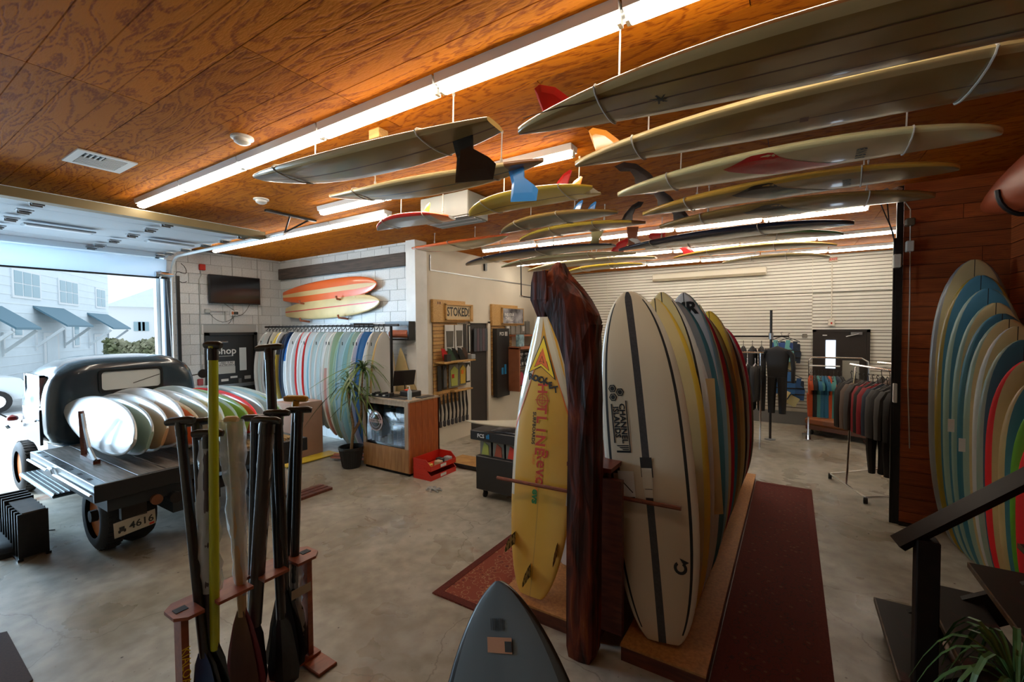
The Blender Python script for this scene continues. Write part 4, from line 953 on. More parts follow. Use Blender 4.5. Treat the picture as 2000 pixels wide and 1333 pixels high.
for (y0, y1) in ((TY0, TY0 + .088), (TY1 - .088, TY1)):
    b = MB(); b.box((TX0, y0, TZ - .10), (TX1, y1, TZ + .004), bev=.006); rail = P('side_rail', steel)
    for k in range(7):
        x = TX0 + .16 + k * .29; b = MB(); b.box((x - .035, y0 + .028, TZ + .003), (x + .035, y1 - .03, TZ + .006)); b.build('stake_pocket', rubber, rail)
b = MB(); b.tube([(TX0, TY0 - .02, TZ - .085), (-6.75, TY0 - .02, TZ - .085), (-6.66, TY0 - .02, TZ - .045), (-6.55, TY0 - .02, TZ - .045), (-6.47, TY0 - .02, TZ - .085), (TX1, TY0 - .02, TZ - .085)], .012, 6); P('rub_rail', chrome)
b = MB(); b.box((TX1 - .02, TY0, TZ - .16), (TX1 + .02, TY1, TZ + .004), bev=.006); P('rear_sill', mat('sill_black', (.02, .022, .024), .35, .3))
b = MB(); b.box((TX0, TY0 + .1, TZ - .28), (TX1 - .03, TY0 + .7, TZ - .04)); b.box((TX0, 2.75, TZ - .28), (TX1 - .03, TY1 - .15, TZ - .04)); 
for k in range(5): b.box((TX0 + .2 + k * .46, TY0 + .1, TZ - .12), (TX0 + .28 + k * .46, TY1 - .1, TZ - .036))
b.box((-9.9, 1.95, .42), (TX1 - .05, 2.05, .60)); b.box((-9.9, 2.75, .42), (TX1 - .05, 2.85, .60)); P('chassis', navy_in)
b = MB(); b.tube([(-6.17, 1.5, .37), (-6.17, 3.3, .37)], .06, 10); b.lathe([(.02, -.16), (.16, -.06), (.17, 0), (.16, .06), (.02, .16)], 14, 0, Matrix.Translation((-6.17, 2.4, .37)) @ Matrix.Rotation(PI / 2, 4, 'Y')); P('rear_axle', rubber)
b = MB(); b.box((-5.52, 2.0, .54), (-5.40, 2.9, .64)); b.tube([(-5.42, 1.95, .60), (-5.30, 1.95, .60)], .055, 12); b.box((-5.60, 2.30, .46), (-5.34, 2.38, .60)); P('hitch_bar', black_metal)
b = MB(); b.tube([(-5.37, 1.80, .62), (-5.33, 1.80, .62)], .05, 14); P('tail_lamp', mat('tail_lamp_brown', (.14, .05, .02), .3))
tyre_in = mat('rim_orange', (.42, .13, .035), .35, noise=.2, nscale=5); hub = mat('hub_chrome', (.60, .62, .64), .2, .9)
def wheel(cx, cy, r, w, out, name='wheel', rimm=tyre_in):
    M = Matrix.Translation((cx, cy, r)) @ Matrix.Rotation(-PI / 2 * out, 4, 'X')
    b = MB(); b.lathe([(r * .62, -w / 2), (r * .80, -w / 2 - .008), (r * .94, -w * .42), (r * .99, -w * .25), (r, 0), (r * .99, w * .25), (r * .94, w * .42), (r * .80, w / 2 + .008), (r * .62, w / 2), (r * .60, 0)], 36, 0, M, cap=False)
    for k in range(40):
        a = 2 * PI * k / 40
        b.box((r * .985, -.008, -w * .34), (r * 1.006, .008, w * .34), 0, M @ Matrix.Rotation(a, 4, 'Z'))
    o = b.build(name, rubber, tr, True)
    b = MB(); b.lathe([(r * .63, -w * .3), (r * .64, w * .40), (r * .60, w * .44), (r * .56, w * .36), (r * .40, w * .26), (r * .30, w * .36), (.01, w * .37)], 28, 0, M); b.build('rim', rimm, o, True)
    b = MB(); b.lathe([(r * .30, w * .36), (r * .29, w * .50), (r * .22, w * .60), (r * .10, w * .66), (.005, w * .67)], 24, 0, M); b.build('hub_cap', hub, o, True)
    return o
wheel(-6.17, 1.62, .365, .20, -1 * -1); wheel(-6.17, 3.22, .365, .20, -1)
wheel(-9.38, 1.62, .365, .17, 1); wheel(-9.38, 3.14, .365, .17, -1)
# inner dual tyre as a plain wheel so that the tyre reads wide from behind
b = MB(); b.lathe([(.22, -.11), (.33, -.11), (.365, -.05), (.365, .05), (.33, .11), (.22, .11)], 30, 0, Matrix.Translation((-6.17, 1.86, .365)) @ Matrix.Rotation(PI / 2, 4, 'X')); P('inner_tyre', rubber, tr, True)
# cab: superellipse sections lofted along x
def sec(x, yc, hw, z0, z1, p=6.5, n=40, topflat=1.0):
    out = []; zc = (z0 + z1) / 2; hz = (z1 - z0) / 2
    for k in range(n):
        a = 2 * PI * (k + .5) / n; c, s_ = math.cos(a), math.sin(a)
        pp = p if s_ < 0 else p * .58
        q = (abs(c) ** pp + abs(s_) ** pp) ** (-1 / pp)
        taper = 1 - (.06 if s_ > 0 else 0) * s_
        out.append((x, yc + hw * c * q * taper, zc + hz * s_ * q))
    return out
YC = 2.30
b = MB()
b.loft([sec(-7.56, YC, .66, .96, 1.80), sec(-7.565, YC, .73, .90, 1.87), sec(-7.60, YC, .775, .86, 1.915), sec(-7.67, YC, .80, .84, 1.945), sec(-7.9, YC, .82, .82, 1.975), sec(-8.3, YC, .83, .82, 1.975), sec(-8.62, YC, .82, .82, 1.93), sec(-8.80, YC, .80, .82, 1.80), sec(-9.02, YC, .76, .82, 1.42), sec(-9.10, YC, .70, .82, 1.30)])
cab = P('cab', navy, tr, True)
# rear window: chrome-edged bright pane standing proud in the back panel
def rrect(w, h, r, n=5):
    pts = []
    for cx, cy, a0 in ((w - r, h - r, 0), (-w + r, h - r, PI / 2), (-w + r, -h + r, PI), (w - r, -h + r, 3 * PI / 2)):
        for k in range(n): a = a0 + PI / 2 * k / (n - 1); pts.append((cx + r * math.cos(a), cy + r * math.sin(a)))
    return pts
sky_glass = mat('bright_pane', (.60, .66, .70), .06, emit=(.62, .72, .80), estr=.0, coat=.5)
Mw = frame((0, 1, 0), (0, 0, 1), (1, 0, 0), (-7.570, 2.31, 1.655))
o_, i_ = rrect(.345, .150, .05), rrect(.315, .120, .04)
b = MB(); nn = len(o_); vs = [(x, y, 0) for x, y in o_] + [(x, y, .035) for x, y in o_] + [(x, y, .035) for x, y in i_] + [(x, y, 0) for x, y in i_]
b.add(vs, [(k, (k + 1) % nn, nn + (k + 1) % nn, nn + k) for k in range(nn)] + [(nn + k, nn + (k + 1) % nn, 2 * nn + (k + 1) % nn, 2 * nn + k) for k in range(nn)] + [(2 * nn + k, 2 * nn + (k + 1) % nn, 3 * nn + (k + 1) % nn, 3 * nn + k) for k in range(nn)], 0, Mw); rwf = P('rear_window_frame', mat('frame_black', (.01, .012, .014), .3))
b = MB(); b.prism(i_, .022, 0, Mw); b.build('rear_window_pane', mat('rear_pane', (.62, .68, .70), .08, coat=.3), rwf)
b = MB(); b.add([(0, -.30, -.005), (0, -.30, .004), (0, .0, .10), (0, .0, .09)], [(0, 1, 2, 3)], 0, Matrix.Translation((-7.545, 2.62, 1.60))); b.build('wiper', black_metal, rwf)
# door and side glass on the street side
b = MB(); b.box((-8.50, 1.495, 1.38), (-7.85, 1.54, 1.74), bev=.006); sg = P('side_window', mat('side_glass', (.03, .05, .06), .08))
b = MB()
for a, c in (((-8.53, 1.485, 1.36), (-7.82, 1.52, 1.385)), ((-8.53, 1.49, 1.735), (-7.82, 1.54, 1.76)), ((-7.85, 1.485, 1.36), (-7.82, 1.54, 1.76)), ((-8.53, 1.485, 1.36), (-8.50, 1.54, 1.76))): b.box(a, c)
b.build('window_trim', chrome, sg)
b = MB(); b.box((-8.60, 1.472, .90), (-7.80, 1.50, 1.34), bev=.004); dr = P('cab_door', navy); b = MB(); b.tube([(-7.88, 1.455, 1.20), (-8.02, 1.455, 1.20)], .012, 6); b.build('door_handle', chrome, dr)
b = MB(); b.loft([sec(-9.05, YC, .62, .80, 1.33, 3), sec(-9.4, YC, .55, .78, 1.30, 3), sec(-10.1, YC, .42, .74, 1.22, 3), sec(-10.3, YC, .34, .70, 1.12, 3)]); P('hood', navy, tr, True)
# fenders
def fender(yc, w, side):
    rings = []
    for k in range(13):
        a = PI * (-.08 + 1.12 * k / 12); r = .50 if 2 < k < 10 else .50 + .02 * abs(k - 6) * .3
        c, s_ = math.cos(a), math.sin(a)
        rings.append([(-9.38 + (r + dr_) * c, yc + dy, .37 + (r * 1.02 + dr_) * s_) for dy, dr_ in ((-w, -.04), (-w, 0), (-w * .6, .07), (0, .10), (w * .6, .07), (w, 0), (w * .9, -.02), (0, .07), (-w * .8, -.01))])
    b = MB(); b.loft(rings); return P('front_fender', navy, tr, True)
fender(1.62, .20, 1); fender(3.08, .20, -1)
b = MB(); b.box((-8.86, 1.46, .34), (-7.30, 1.76, .385), bev=.012)
for k in range(6): b.box((-8.82, 1.48 + .045 * k, .384), (-7.34, 1.50 + .045 * k, .392))
P('running_board', mat('running_board', (.16, .19, .21), .3, .5))
b = MB(); b.tube([(-7.6, 1.70, .62), (-7.05, 1.70, .62)], .13, 14); P('tank', steel, tr, True)
b = MB(); b.tube([(-9.42, 1.62, 1.0), (-9.42, 1.62, 1.06)], [.05, .02], 10); b.tube([(-8.95, 1.40, 1.0), (-8.95, 1.38, 1.04)], .02, 6); P('lamp_stalk', chrome)
b = MB(); b.lathe([(.005, 0), (.05, .01), (.06, .03), (.05, .06), (.005, .085)], 16, 0, Matrix.Translation((-8.98, 1.44, 1.09))); P('marker_lamp', mat('lens_red', (.45, .03, .02), .2), tr, True)
b = MB(); b.tube([(-8.98, 1.44, 1.10), (-9.30, 1.20, 1.33)], .010, 6); mrr = P('mirror_arm', black_metal); b = MB(); b.lathe([(.005, 0), (.09, .01), (.10, .03), (.09, .04), (.005, .045)], 20, 0, frame((0, 1, 0), (0, 0, 1), (1, 0, 0), (-9.34, 1.17, 1.36))); b.build('mirror', chrome, mrr, True)
b = MB(); b.tube([(-7.9, 3.13, 1.60), (-7.9, 3.26, 1.62)], .010, 6); mr2 = P('mirror_arm', black_metal); b = MB(); b.lathe([(.005, 0), (.07, .01), (.07, .03), (.005, .035)], 18, 0, frame((0, 1, 0), (0, 0, 1), (1, 0, 0), (-7.92, 3.31, 1.62))); b.build('mirror', black_metal, mr2, True)
# number plate
plm = mat('plate_cream', (.46, .42, .33), .5, noise=.15, nscale=9)
a = -.075; ux = Vector((0, math.cos(a * -1.6), math.sin(.10))).normalized(); uz = Vector((.22, 0, 1)).normalized(); uz = (uz - ux * uz.dot(ux)).normalized(); un = ux.cross(uz)
c0 = Vector((-5.46, 1.66, .405)); Mp = frame(ux, uz, un, c0)
b = MB(); b.box((-.165, -.082, -.003), (.165, .082, .003), 0, Mp, bev=.002); plt = P('number_plate', plm)
lettering('plate_number', '4616', .105, ink, Mp @ Matrix.Translation((.05, -.005, .0045)), plt, .002, .95)
b = MB(); b.box((-.135, -.03, .0035), (-.075, -.012, .0045), 0, Mp); b.box((-.125, -.012, .0035), (-.085, .02, .0045), 0, Mp)
for x in (-.125, -.085): b.lathe([(.001, .004), (.010, .0045), (.001, .005)], 10, 0, Mp @ Matrix.Translation((x, -.034, 0)))
b.build('plate_emblem', ink, plt); b = MB(); b.box((.11, -.072, .0035), (.15, -.05, .005), 0, Mp); b.build('plate_sticker', red_plastic, plt)
b = MB(); b.box((-5.50, 1.55, .48), (-5.44, 1.75, .74)); P('plate_bracket', black_metal)
# L-shaped upright on the bed
ub = empty('board_stop', (-6.75, 1.58, TZ), 'dark wooden upright stop with felt wrap on the truck bed edge', 'stand')
b = MB(); b.box((-6.62, 1.55, TZ), (-6.20, 1.61, TZ + .045)); b.build('foot', stain_wood, ub)
b = MB(); b.tube([(-6.60, 1.58, TZ), (-6.66, 1.58, TZ + .52)], .026, 4); b.build('upright', stain_wood, ub)
b = MB(); b.tube([(-6.20, 1.57, TZ + .03), (-6.38, 1.57, TZ + .14), (-6.50, 1.57, TZ + .34), (-6.56, 1.57, TZ + .50)], .018, 6, flat=2.); b.build('brace', grey_metal, ub)
# boards lying on their rails across the bed
tb_ = [(b_silver, b_white, 'silvery white board in front of all on the truck bed'), (b_mint, b_silver, 'mint grey board, second on the truck bed'), (bm_('resin_tint', (.60, .28, .07), color2=(.50, .42, .32), nscale=1.2), b_white, 'amber tinted board, third on the truck bed'),
       (bm_('tan_tint', (.52, .34, .19), color2=(.50, .44, .36), nscale=.9), b_white, 'large tan board with faded rings, fourth on the truck bed'), (b_orange, b_cream, 'cream board with orange rail, fifth on the truck bed'), (b_mint, b_white, 'white board with green tinge, sixth on the truck bed'),
       (b_paleyel, b_clearblue, 'pale yellow and frost board, seventh on the truck bed'), (b_lime, b_mint, 'lime tailed board, eighth on the truck bed'), (b_lime, b_lime, 'bright green board, ninth on the truck bed'),
       (b_orange, b_hotred, 'orange red board, tenth on the truck bed'), (b_sky, b_clearblue, 'icy blue board, eleventh on the truck bed'), (b_clearblue, b_sky, 'frosted board with blue rail, twelfth on the truck bed'), (b_lime, b_clearblue, 'green ended board farthest across the truck bed')]
for i, (fc, rl, lab) in enumerate(tb_):
    y = 1.76 + .128 * i; L = 2.02 + .02 * (i % 3) + (.14 if 2 < i < 10 else 0); Wd = (.56, .54, .56, .62, .52, .56, .60, .54, .52, .52, .54, .52, .50)[i]
    bd = Board(L, Wd, .075, 'round', 'squash' if i % 3 else 'round', .5, .006, .09, .05)
    mats_ = [fc, rl, b_string]
    def fn(t, f, top, col, i=i):
        if col == 'rail': return 1 if i not in (4, 9) else 1
        if t > .45 and i in (2, 3, 4, 5, 6, 7, 12) and f < .2 - (1 - t) * 1.2: return 1
        return 0
    me = bd.mesh('surfboard', mats_, fn)
    zt = TZ + Wd / 2 - .01
    place('surfboard', me, ((xt := -5.60 + (.13 if 2 < i < 10 else 0)), y, zt + .0), (xt - L * .985, y - .02 - .0 * i, zt + .16), (-.06, -1, .30), lab, 'surfboards lying on their rails on the truck bed')
b = MB(); b.box((-5.75, 2.60, TZ), (-5.45, 3.30, TZ + .03), bev=.01)
for k in range(24):
    y = 2.62 + .028 * k; b.tube([(-5.46, y, TZ + .02), (-5.40, y + RNG.uniform(-.01, .01), TZ + .004)], .006, 4)
tag(b.build('straw_mat', mat('straw', (.36, .25, .12), .9, noise=.4, nscale=40)), 'fringed straw mat on the truck bed beneath the boards', 'mat')
# black slatted floor rack beside the rear wheel
fr_ = empty('slat_rack', (-6.95, 1.14, 0), 'black slatted floor rack standing before the rear wheel', 'rack')
for y in (1.06, 1.26):
    b = MB(); b.box((-7.46, y - .02, 0), (-6.50, y + .02, .025)); b.build('base_rail', black_metal, fr_)
for k in range(9):
    x = -7.42 + k * .111; h = .50 if k < 4 else .47
    b = MB(); b.box((x - .012, 1.05, .025), (x + .012, 1.27, h)); b.build('slat', black_metal, fr_)
b = MB(); b.box((-7.05, 1.08, .47), (-6.50, 1.25, .485)); tag(b.build('scrap_board', grey_wood), 'weathered grey board lying on top of the slat rack', 'board')
# ================================================================== HANGING RACK AND TV CORNER
rk = empty('pipe_rack', (-7.8, 5.4, 0), 'long black pipe rack from which the surfboards hang by hooks', 'rack')
b = MB(); b.tube([(-9.88, 5.40, 2.37), (-5.72, 5.40, 2.37)], .022, 10); b.build('rod', black_metal, rk)
b = MB(); b.tube([(-5.90, 5.40, 0), (-5.90, 5.40, 2.37)], .024, 8); b.box((-6.0, 5.25, 0), (-5.8, 5.55, .012)); b.build('post', black_metal, rk)
b = MB(); b.box((-7.02, 5.42, 2.34), (-6.92, 5.88, 2.42)); b.build('wall_bracket', black_metal, rk)
b = MB(); b.box((-9.78, 5.42, 2.35), (-9.74, 5.88, 2.39)); b.build('wall_bracket', black_metal, rk)
hk = MB(); hk.tube([(0, .0, -.10), (0, .0, -.03), (0, -.028, .0), (0, -.02, .032), (0, .012, .036), (0, .032, .01)], .007, 6); hk.tube([(0, .05, -.10), (0, -.05, -.10)], .006, 5); hk.tube([(0, -.03, -.02), (0, -.06, -.06), (0, -.085, -.055)], .008, 5)
hkm = hk.mesh('board_hook', black_metal)
cols = [('white', b_white, b_white), ('white thin-pinned', b_white, b_clearblue), ('grey white', b_silver, b_white), ('black-railed white', b_white, b_black), ('yellow topped', b_cream, b_yellow), ('white twin', b_white, b_white),
        ('black and mustard', b_black, b_olive), ('navy', b_navy, b_navy), ('blue topped', b_sky, b_blue), ('plain white', b_white, b_white), ('pale grey', b_silver, b_white), ('red striped white', b_white, b_red), ('creamy white', b_white, b_white),
        ('thin red-lined white', b_white, b_red), ('ice white', b_white, b_sky), ('blue tipped white', b_clearblue, b_white), ('bluish white', b_clearblue, b_white), ('frosty', b_white, b_clearblue), ('pink and white', b_pink, b_white),
        ('mint grey', b_mint, b_white), ('pale olive', b_paleyel, b_mint), ('powder blue', b_clearblue, b_sky), ('sky blue', b_sky, b_sky), ('green edged', b_mint, b_mint), ('yellow striped', b_yellow, b_white), ('royal blue', b_blue, b_blue), ('bright white', b_white, b_white), ('bone', b_silver, b_white), ('ivory', b_white, b_cream)]
nb = len(cols)
for i, (cn, fc, rl) in enumerate(cols):
    x = -9.72 + (3.66) * i / (nb - 1); L = 1.72 if i < 13 else (1.74 + .42 * min(1, (i - 13) / 9)); Wd = .52
    bd = Board(L, Wd, .06, 'egg', 'squash' if i % 2 else 'round', .5, .006, .05, .03, ns=20)
    def fn(t, f, top, col, i=i):
        if cols[i][0] in ('yellow topped', 'blue topped', 'pink and white', 'blue tipped white'): return 1 if (t < .34 if i != 15 else t > .75) else (2 if col == 'rail' else 0)
        if 'striped' in cols[i][0] or 'lined' in cols[i][0]: return 1 if (col == 'rail' and f < -.8 and top) else 2
        if cols[i][0] == 'black and mustard': return 1 if t > .3 else 0
        return 1 if col == 'rail' else 0
    me = bd.mesh('surfboard', [fc, rl, b_white], fn)
    yc = 5.36 + .015 * ((i * 7) % 3 - 1)
    o = place('surfboard', me, (x, yc, 2.26), (x + .0, yc - .04, 2.26 - L), (1, -.22 + .02 * (i % 3), 0), '%s surfboard hanging from the pipe rack, %s' % (cn, ('left part', 'middle', 'right part')[min(2, i // 10)] + ' of the row'), 'surfboards hanging from the pipe rack')
    h_ = link('board_hook', hkm, None, (x, 5.40, 2.355)); tag(h_, 'black hook on the pipe rack holding the %s surfboard%s' % (cn, ' of the ' + ('left part', 'middle', 'right part')[min(2, i // 10)]), 'hook', 'hooks on the pipe rack')
    if i % 3 != 1:
        for (fx, fy) in ((-.5 * L + .12, 0), (-.5 * L + .22, .13), (-.5 * L + .22, -.13)): decal(o, bd, *strip_poly(fx - .03, fx + .03, fy - .008, fy + .008, 1), ink, 'fin_plug')
# two shortboards standing right of the rack and the shelf with the orange roll
bd = Board(1.95, .50, .06, 'point', 'squash', .5, .006, .08, .03); o = place('surfboard', bd.mesh('surfboard', [b_cream], None), (-5.98, 5.62, .02), (-6.02, 5.80, 1.95), (.1, -1, .1), 'cream pointed board standing beside the rack post', 'boards standing at the alcove end')
bd = Board(1.42, .46, .06, 'point', 'squash', .5, .006, .06, .03); o = place('surfboard', bd.mesh('surfboard', [b_cream, b_tan], fnstd(0, 1)), (-5.66, 5.60, .02), (-5.70, 5.72, 1.42), (.1, -1, .1), 'short cream pointed board behind the wax cabinet', 'boards standing at the alcove end')
sh = empty('wall_shelf', (-5.9, 5.7, 2.1), 'black box shelf at the wall end holding an orange roll', 'shelf')
b = MB(); b.box((-6.30, 5.62, 2.36), (-5.70, 5.78, 2.44)); b.box((-6.30, 5.62, 2.10), (-5.70, 5.78, 2.13)); b.box((-5.73, 5.62, 2.13), (-5.70, 5.78, 2.36)); b.build('case', black_metal, sh)
b = MB(); b.tube([(-6.22, 5.70, 2.215), (-5.76, 5.70, 2.215)], .072, 14); tag(b.build('bedroll', mat('roll_orange', (.42, .11, .04), .7, noise=.3, nscale=9)), 'rolled orange mat lying in the black shelf at the wall end', 'roll')
# boards on wall pegs
bd = Board(3.12, .46, .07, 'long', 'square', .52, .10, .02, .02, ns=32)
me = bd.mesh('surfboard', [b_orange, mat('stripe_cream', (.62, .44, .20), .35), b_orange], fnstd(0, 0, 1))
place('surfboard', me, (-9.78, 5.79, 3.06), (-6.68, 5.79, 3.17), (0, -1, .0), 'orange longboard with cream centre stripe on wall pegs', None)
bd = Board(3.10, .44, .07, 'long', 'square', .52, .022, .02, .02, ns=32)
me = bd.mesh('surfboard', [b_cream, b_cream, b_red], fnstd(0, 1, 2))
o = place('surfboard', me, (-9.70, 5.79, 2.70), (-6.60, 5.79, 2.83), (0, -1, .0), 'cream longboard with thin red stripe under the orange one', None)
decal(o, bd, *strip_poly(.70, .74, -.16, .16, 2, skew=.10), b_cream, 'decal'); decal(o, bd, *strip_poly(.80, .806, -.15, .15, 2, skew=.08), b_string, 'decal_line')
for (x, z) in ((-9.0, 2.86), (-7.75, 2.90), (-9.0, 2.48), (-7.7, 2.52)):
    b = MB(); b.tube([(x, 5.89, z), (x, 5.68, z + .02), (x, 5.66, z + .08)], .022, 8); tag(b.build('wall_peg', bm_('peg_wood', (.36, .09, .03), .4)), 'reddish wooden peg, %s end of the %s wall longboard' % ('left' if x < -8.5 else 'right', 'orange' if z > 2.7 else 'cream'), 'peg', 'wooden pegs under the wall boards')
b = MB(); b.box((-10.03, 5.80, 3.46), (-5.95, 5.885, 3.70), bev=.008); tag(b.build('wall_beam', grey_wood), 'weathered dark timber beam fixed high across the alcove wall', 'beam')
# television
tv = empty('television', (-10.0, 4.84, 2.85), 'black flat television mounted high on the block wall', 'television')
b = MB(); b.box((-10.04, 4.34, 2.86), (-9.98, 5.36, 3.45), bev=.01); b.build('case', dark_plastic, tv); b = MB(); b.box((-9.981, 4.36, 2.885), (-9.977, 5.34, 3.43)); b.build('screen', mat('tv_screen', (.010, .009, .009), .12), tv)
b = MB(); b.box((-10.08, 4.7, 3.0), (-10.035, 5.0, 3.3)); b.build('bracket', black_metal, tv)
def pipe(pts, r, label, m=grey_metal, name='conduit'):
    b = MB(); b.tube(pts, r, 6); return tag(b.build(name, m), label, 'pipe')
pipe([(-10.07, 4.24, 3.55), (-10.07, 4.24, 3.42), (-10.07, 4.20, 3.33), (-10.07, 4.20, .9)], .010, 'thin grey conduit dropping from the red alarm box', mat('conduit_paint', (.45, .47, .46), .5))
pipe([(-10.07, 4.83, 3.88), (-10.07, 4.83, 2.5)], .010, 'painted conduit running down behind the television', MATS['conduit_paint'])
pipe([(-10.07, 5.35, 3.88), (-10.07, 5.35, .95)], .010, 'painted conduit right of the television reaching the light switch', MATS['conduit_paint'])
pipe([(-10.07, 5.70, 3.86), (-10.07, 5.70, 3.65)], .008, 'short painted conduit stub near the corner ceiling', MATS['conduit_paint'])
b = MB(); b.box((-10.09, 4.20, 3.52), (-10.03, 4.31, 3.64), bev=.01); tag(b.build('alarm_box', red_plastic), 'small red fire alarm box under the garage door rail', 'alarm')
b = MB(); b.box((-10.09, 4.12, 1.20), (-10.05, 4.22, 1.33), bev=.01); tag(b.build('pull_station', mat('pull_red', (.38, .05, .05), .4)), 'red pull station on the block wall left of the black door', 'alarm')
b = MB(); b.box((-10.09, 4.28, 2.66), (-10.04, 4.38, 2.74), bev=.01); b.box((-10.09, 4.30, 2.70), (-10.05, 4.72, 2.715)); b.box((-10.09, 4.66, 2.50), (-10.05, 4.68, 2.70)); tag(b.build('raceway', MATS['conduit_paint']), 'surface raceway with box below the television', 'raceway', kind=None)
b = MB(); b.box((-10.09, 4.76, 2.61), (-10.04, 4.92, 2.73), bev=.01); ob = b.build('outlet_box', white_metal); tag(ob, 'crowded white outlet box below the television', 'socket')
for k in range(3): b = MB(); b.box((-10.04, 4.78 + .045 * k, 2.64), (-10.015, 4.81 + .045 * k, 2.70)); b.build('plug', dark_plastic if k else mat('plug_orange', (.5, .15, .05), .5), ob)
for k, (p0, p1, sag) in enumerate((((-10.04, 4.35, 2.66), (-10.04, 4.85, 2.62), -.32), ((-10.04, 4.84, 2.72), (-10.04, 4.62, 2.88), .0), ((-10.04, 4.9, 2.62), (-10.04, 5.15, 2.86), -.14), ((-10.04, 4.8, 2.62), (-10.04, 4.7, 2.45), -.1))):
    pts = [(p0[0], p0[1] + (p1[1] - p0[1]) * t, p0[2] + (p1[2] - p0[2]) * t + sag * 4 * t * (1 - t) * .5) for t in [i / 8 for i in range(9)]]
    b = MB(); b.tube(pts, .005, 5); tag(b.build('tv_cable', black_metal), 'thin black cable %s' % ('sagging from the raceway box', 'climbing to the television', 'looping right below the television', 'dangling from the outlet box')[k], 'cable')
b = MB(); b.box((-10.09, 5.42, 1.66), (-10.06, 5.53, 1.86), bev=.004); o = b.build('light_switch', black_metal); tag(o, 'black framed switch plate beside the black door', 'switch'); b = MB(); b.box((-10.061, 5.44, 1.69), (-10.055, 5.51, 1.83)); b.build('plate', white_metal, o)
# black door on the left wall
dk = mat('door_black', (.022, .022, .022), .45)
d1 = empty('door_1', (-10.05, 4.78, 0)); tag(d1, kind='structure')
b = MB(); b.box((-10.09, 4.27, 0), (-10.02, 4.34, 2.26)); b.box((-10.09, 5.22, 0), (-10.02, 5.29, 2.26)); b.box((-10.09, 4.27, 2.20), (-10.02, 5.29, 2.26)); b.build('door_frame', dk, d1)
b = MB(); b.box((-10.09, 4.345, .01), (-10.055, 5.215, 2.195)); dl = b.build('door_leaf', dk, d1)
b = MB(); b.box((-10.054, 4.92, 1.44), (-10.045, 5.06, 1.93)); b.build('door_pane', mat('pane_pale', (.60, .66, .68), .15), dl)
b = MB(); b.tube([(-10.02, 4.45, 2.06), (-10.02, 4.68, 2.06)], .02, 8); b.build('door_closer', grey_metal, dl); b = MB(); b.box((-10.054, 4.36, 1.10), (-10.01, 5.20, 1.17)); b.build('push_bar', grey_metal, dl)
Md = frame((0, 1, 0), (0, 0, 1), (1, 0, 0), (-10.05, 4.66, 1.87)); lettering('door_lettering', 'Shop', .20, ink_white, Md, dl, .003)
b = MB(); b.box((-.15, -.11, 0), (.13, -.102, .002), 0, Md); b.build('underline', ink_white, dl)
for (y, z, w, h, m) in ((4.66, 1.60, .32, .10, paper_white), (4.66, 1.47, .34, .15, mat('poster_grey', (.50, .52, .50), .6)), (4.62, 1.26, .14, .05, paper_white), (4.80, 1.31, .14, .04, paper_white), (5.08, 1.28, .13, .07, mat('sticker_grey', (.35, .35, .33), .6)), (4.42, 1.30, .05, .05, mat('sticker_dark', (.12, .12, .12), .6)), (4.92, 1.22, .06, .10, MATS['sticker_dark'])):
    b = MB(); b.box((-10.054, y - w / 2, z - h / 2), (-10.050, y + w / 2, z + h / 2)); p_ = b.build('door_sticker', m, dl)
lettering('poster_lettering', 'USED SURF', .055, ink, frame((0, 1, 0), (0, 0, 1), (1, 0, 0), (-10.047, 4.66, 1.62)), dl, .001); lettering('poster_lettering', 'SKATEBOARDS', .045, ink, frame((0, 1, 0), (0, 0, 1), (1, 0, 0), (-10.047, 4.66, 1.575)), dl, .001)
# cardboard box, white crate, yellow mat, red planks
cb = empty('cardboard_box', (-8.1, 5.0, 0), 'tall brown carton standing behind the truck bed', 'box', rz=.0)
card = mat('cardboard', (.36, .20, .13), .75, noise=.08, nscale=3)
b = MB(); b.box((-8.05, 4.55, 0), (-7.45, 5.10, .98), bev=.006); b.build('carton', card, cb); b = MB(); b.box((-8.045, 4.81, .981), (-7.455, 4.86, .984)); b.build('tape', mat('tape', (.5, .42, .36), .3), cb)
b = MB(); b.box((-8.5, 4.5, 0), (-8.08, 5.0, .95), bev=.005); tag(b.build('carton', mat('white_card', (.58, .60, .60), .6)), 'white carton standing left of the brown carton', 'box')
b = MB(); b.box((-7.35, 5.55, 0), (-6.75, 5.80, .52), bev=.01); tag(b.build('floor_chest', mat('chest_white', (.50, .55, .58), .5)), 'low white chest on the floor under the hanging boards', 'chest')
b = MB(); b.box((-7.35, 4.15, .012), (-7.05, 5.15, .03), bev=.004); tag(b.build('yellow_plank', mat('yellow_paint', (.62, .42, .03), .45)), 'long flat yellow board lying on the floor by the truck', 'board')
for i, (x0, y0, x1, y1, z, w) in enumerate(((-6.95, 4.98, -6.25, 5.30, .02, .06), (-6.98, 5.12, -6.30, 5.42, .05, .05), (-6.85, 4.85, -6.2, 5.08, .02, .05))):
    b = MB(); b.tube([(x0, y0, z + .03), (x1, y1, z + .03)], w, 4, flat=.45); tag(b.build('wooden_plank', bm_('plank_red%s' % '', (.26, .06, .03), .4)), 'red-brown plank %s on the floor left of the plant pot' % ('lying in the middle', 'lying farthest back', 'lying nearest the camera')[i], 'plank')
for i, dx in enumerate((0, .10, .20)):
    b = MB(); b.box((-5.85 + dx, 3.42, .0), (-5.77 + dx, 3.95, .035)); tag(b.build('dolly_board', stain_wood), 'small reddish floor board %s by the truck tail' % ('left of the trio', 'between its two neighbours', 'right of the trio')[i], 'plank')
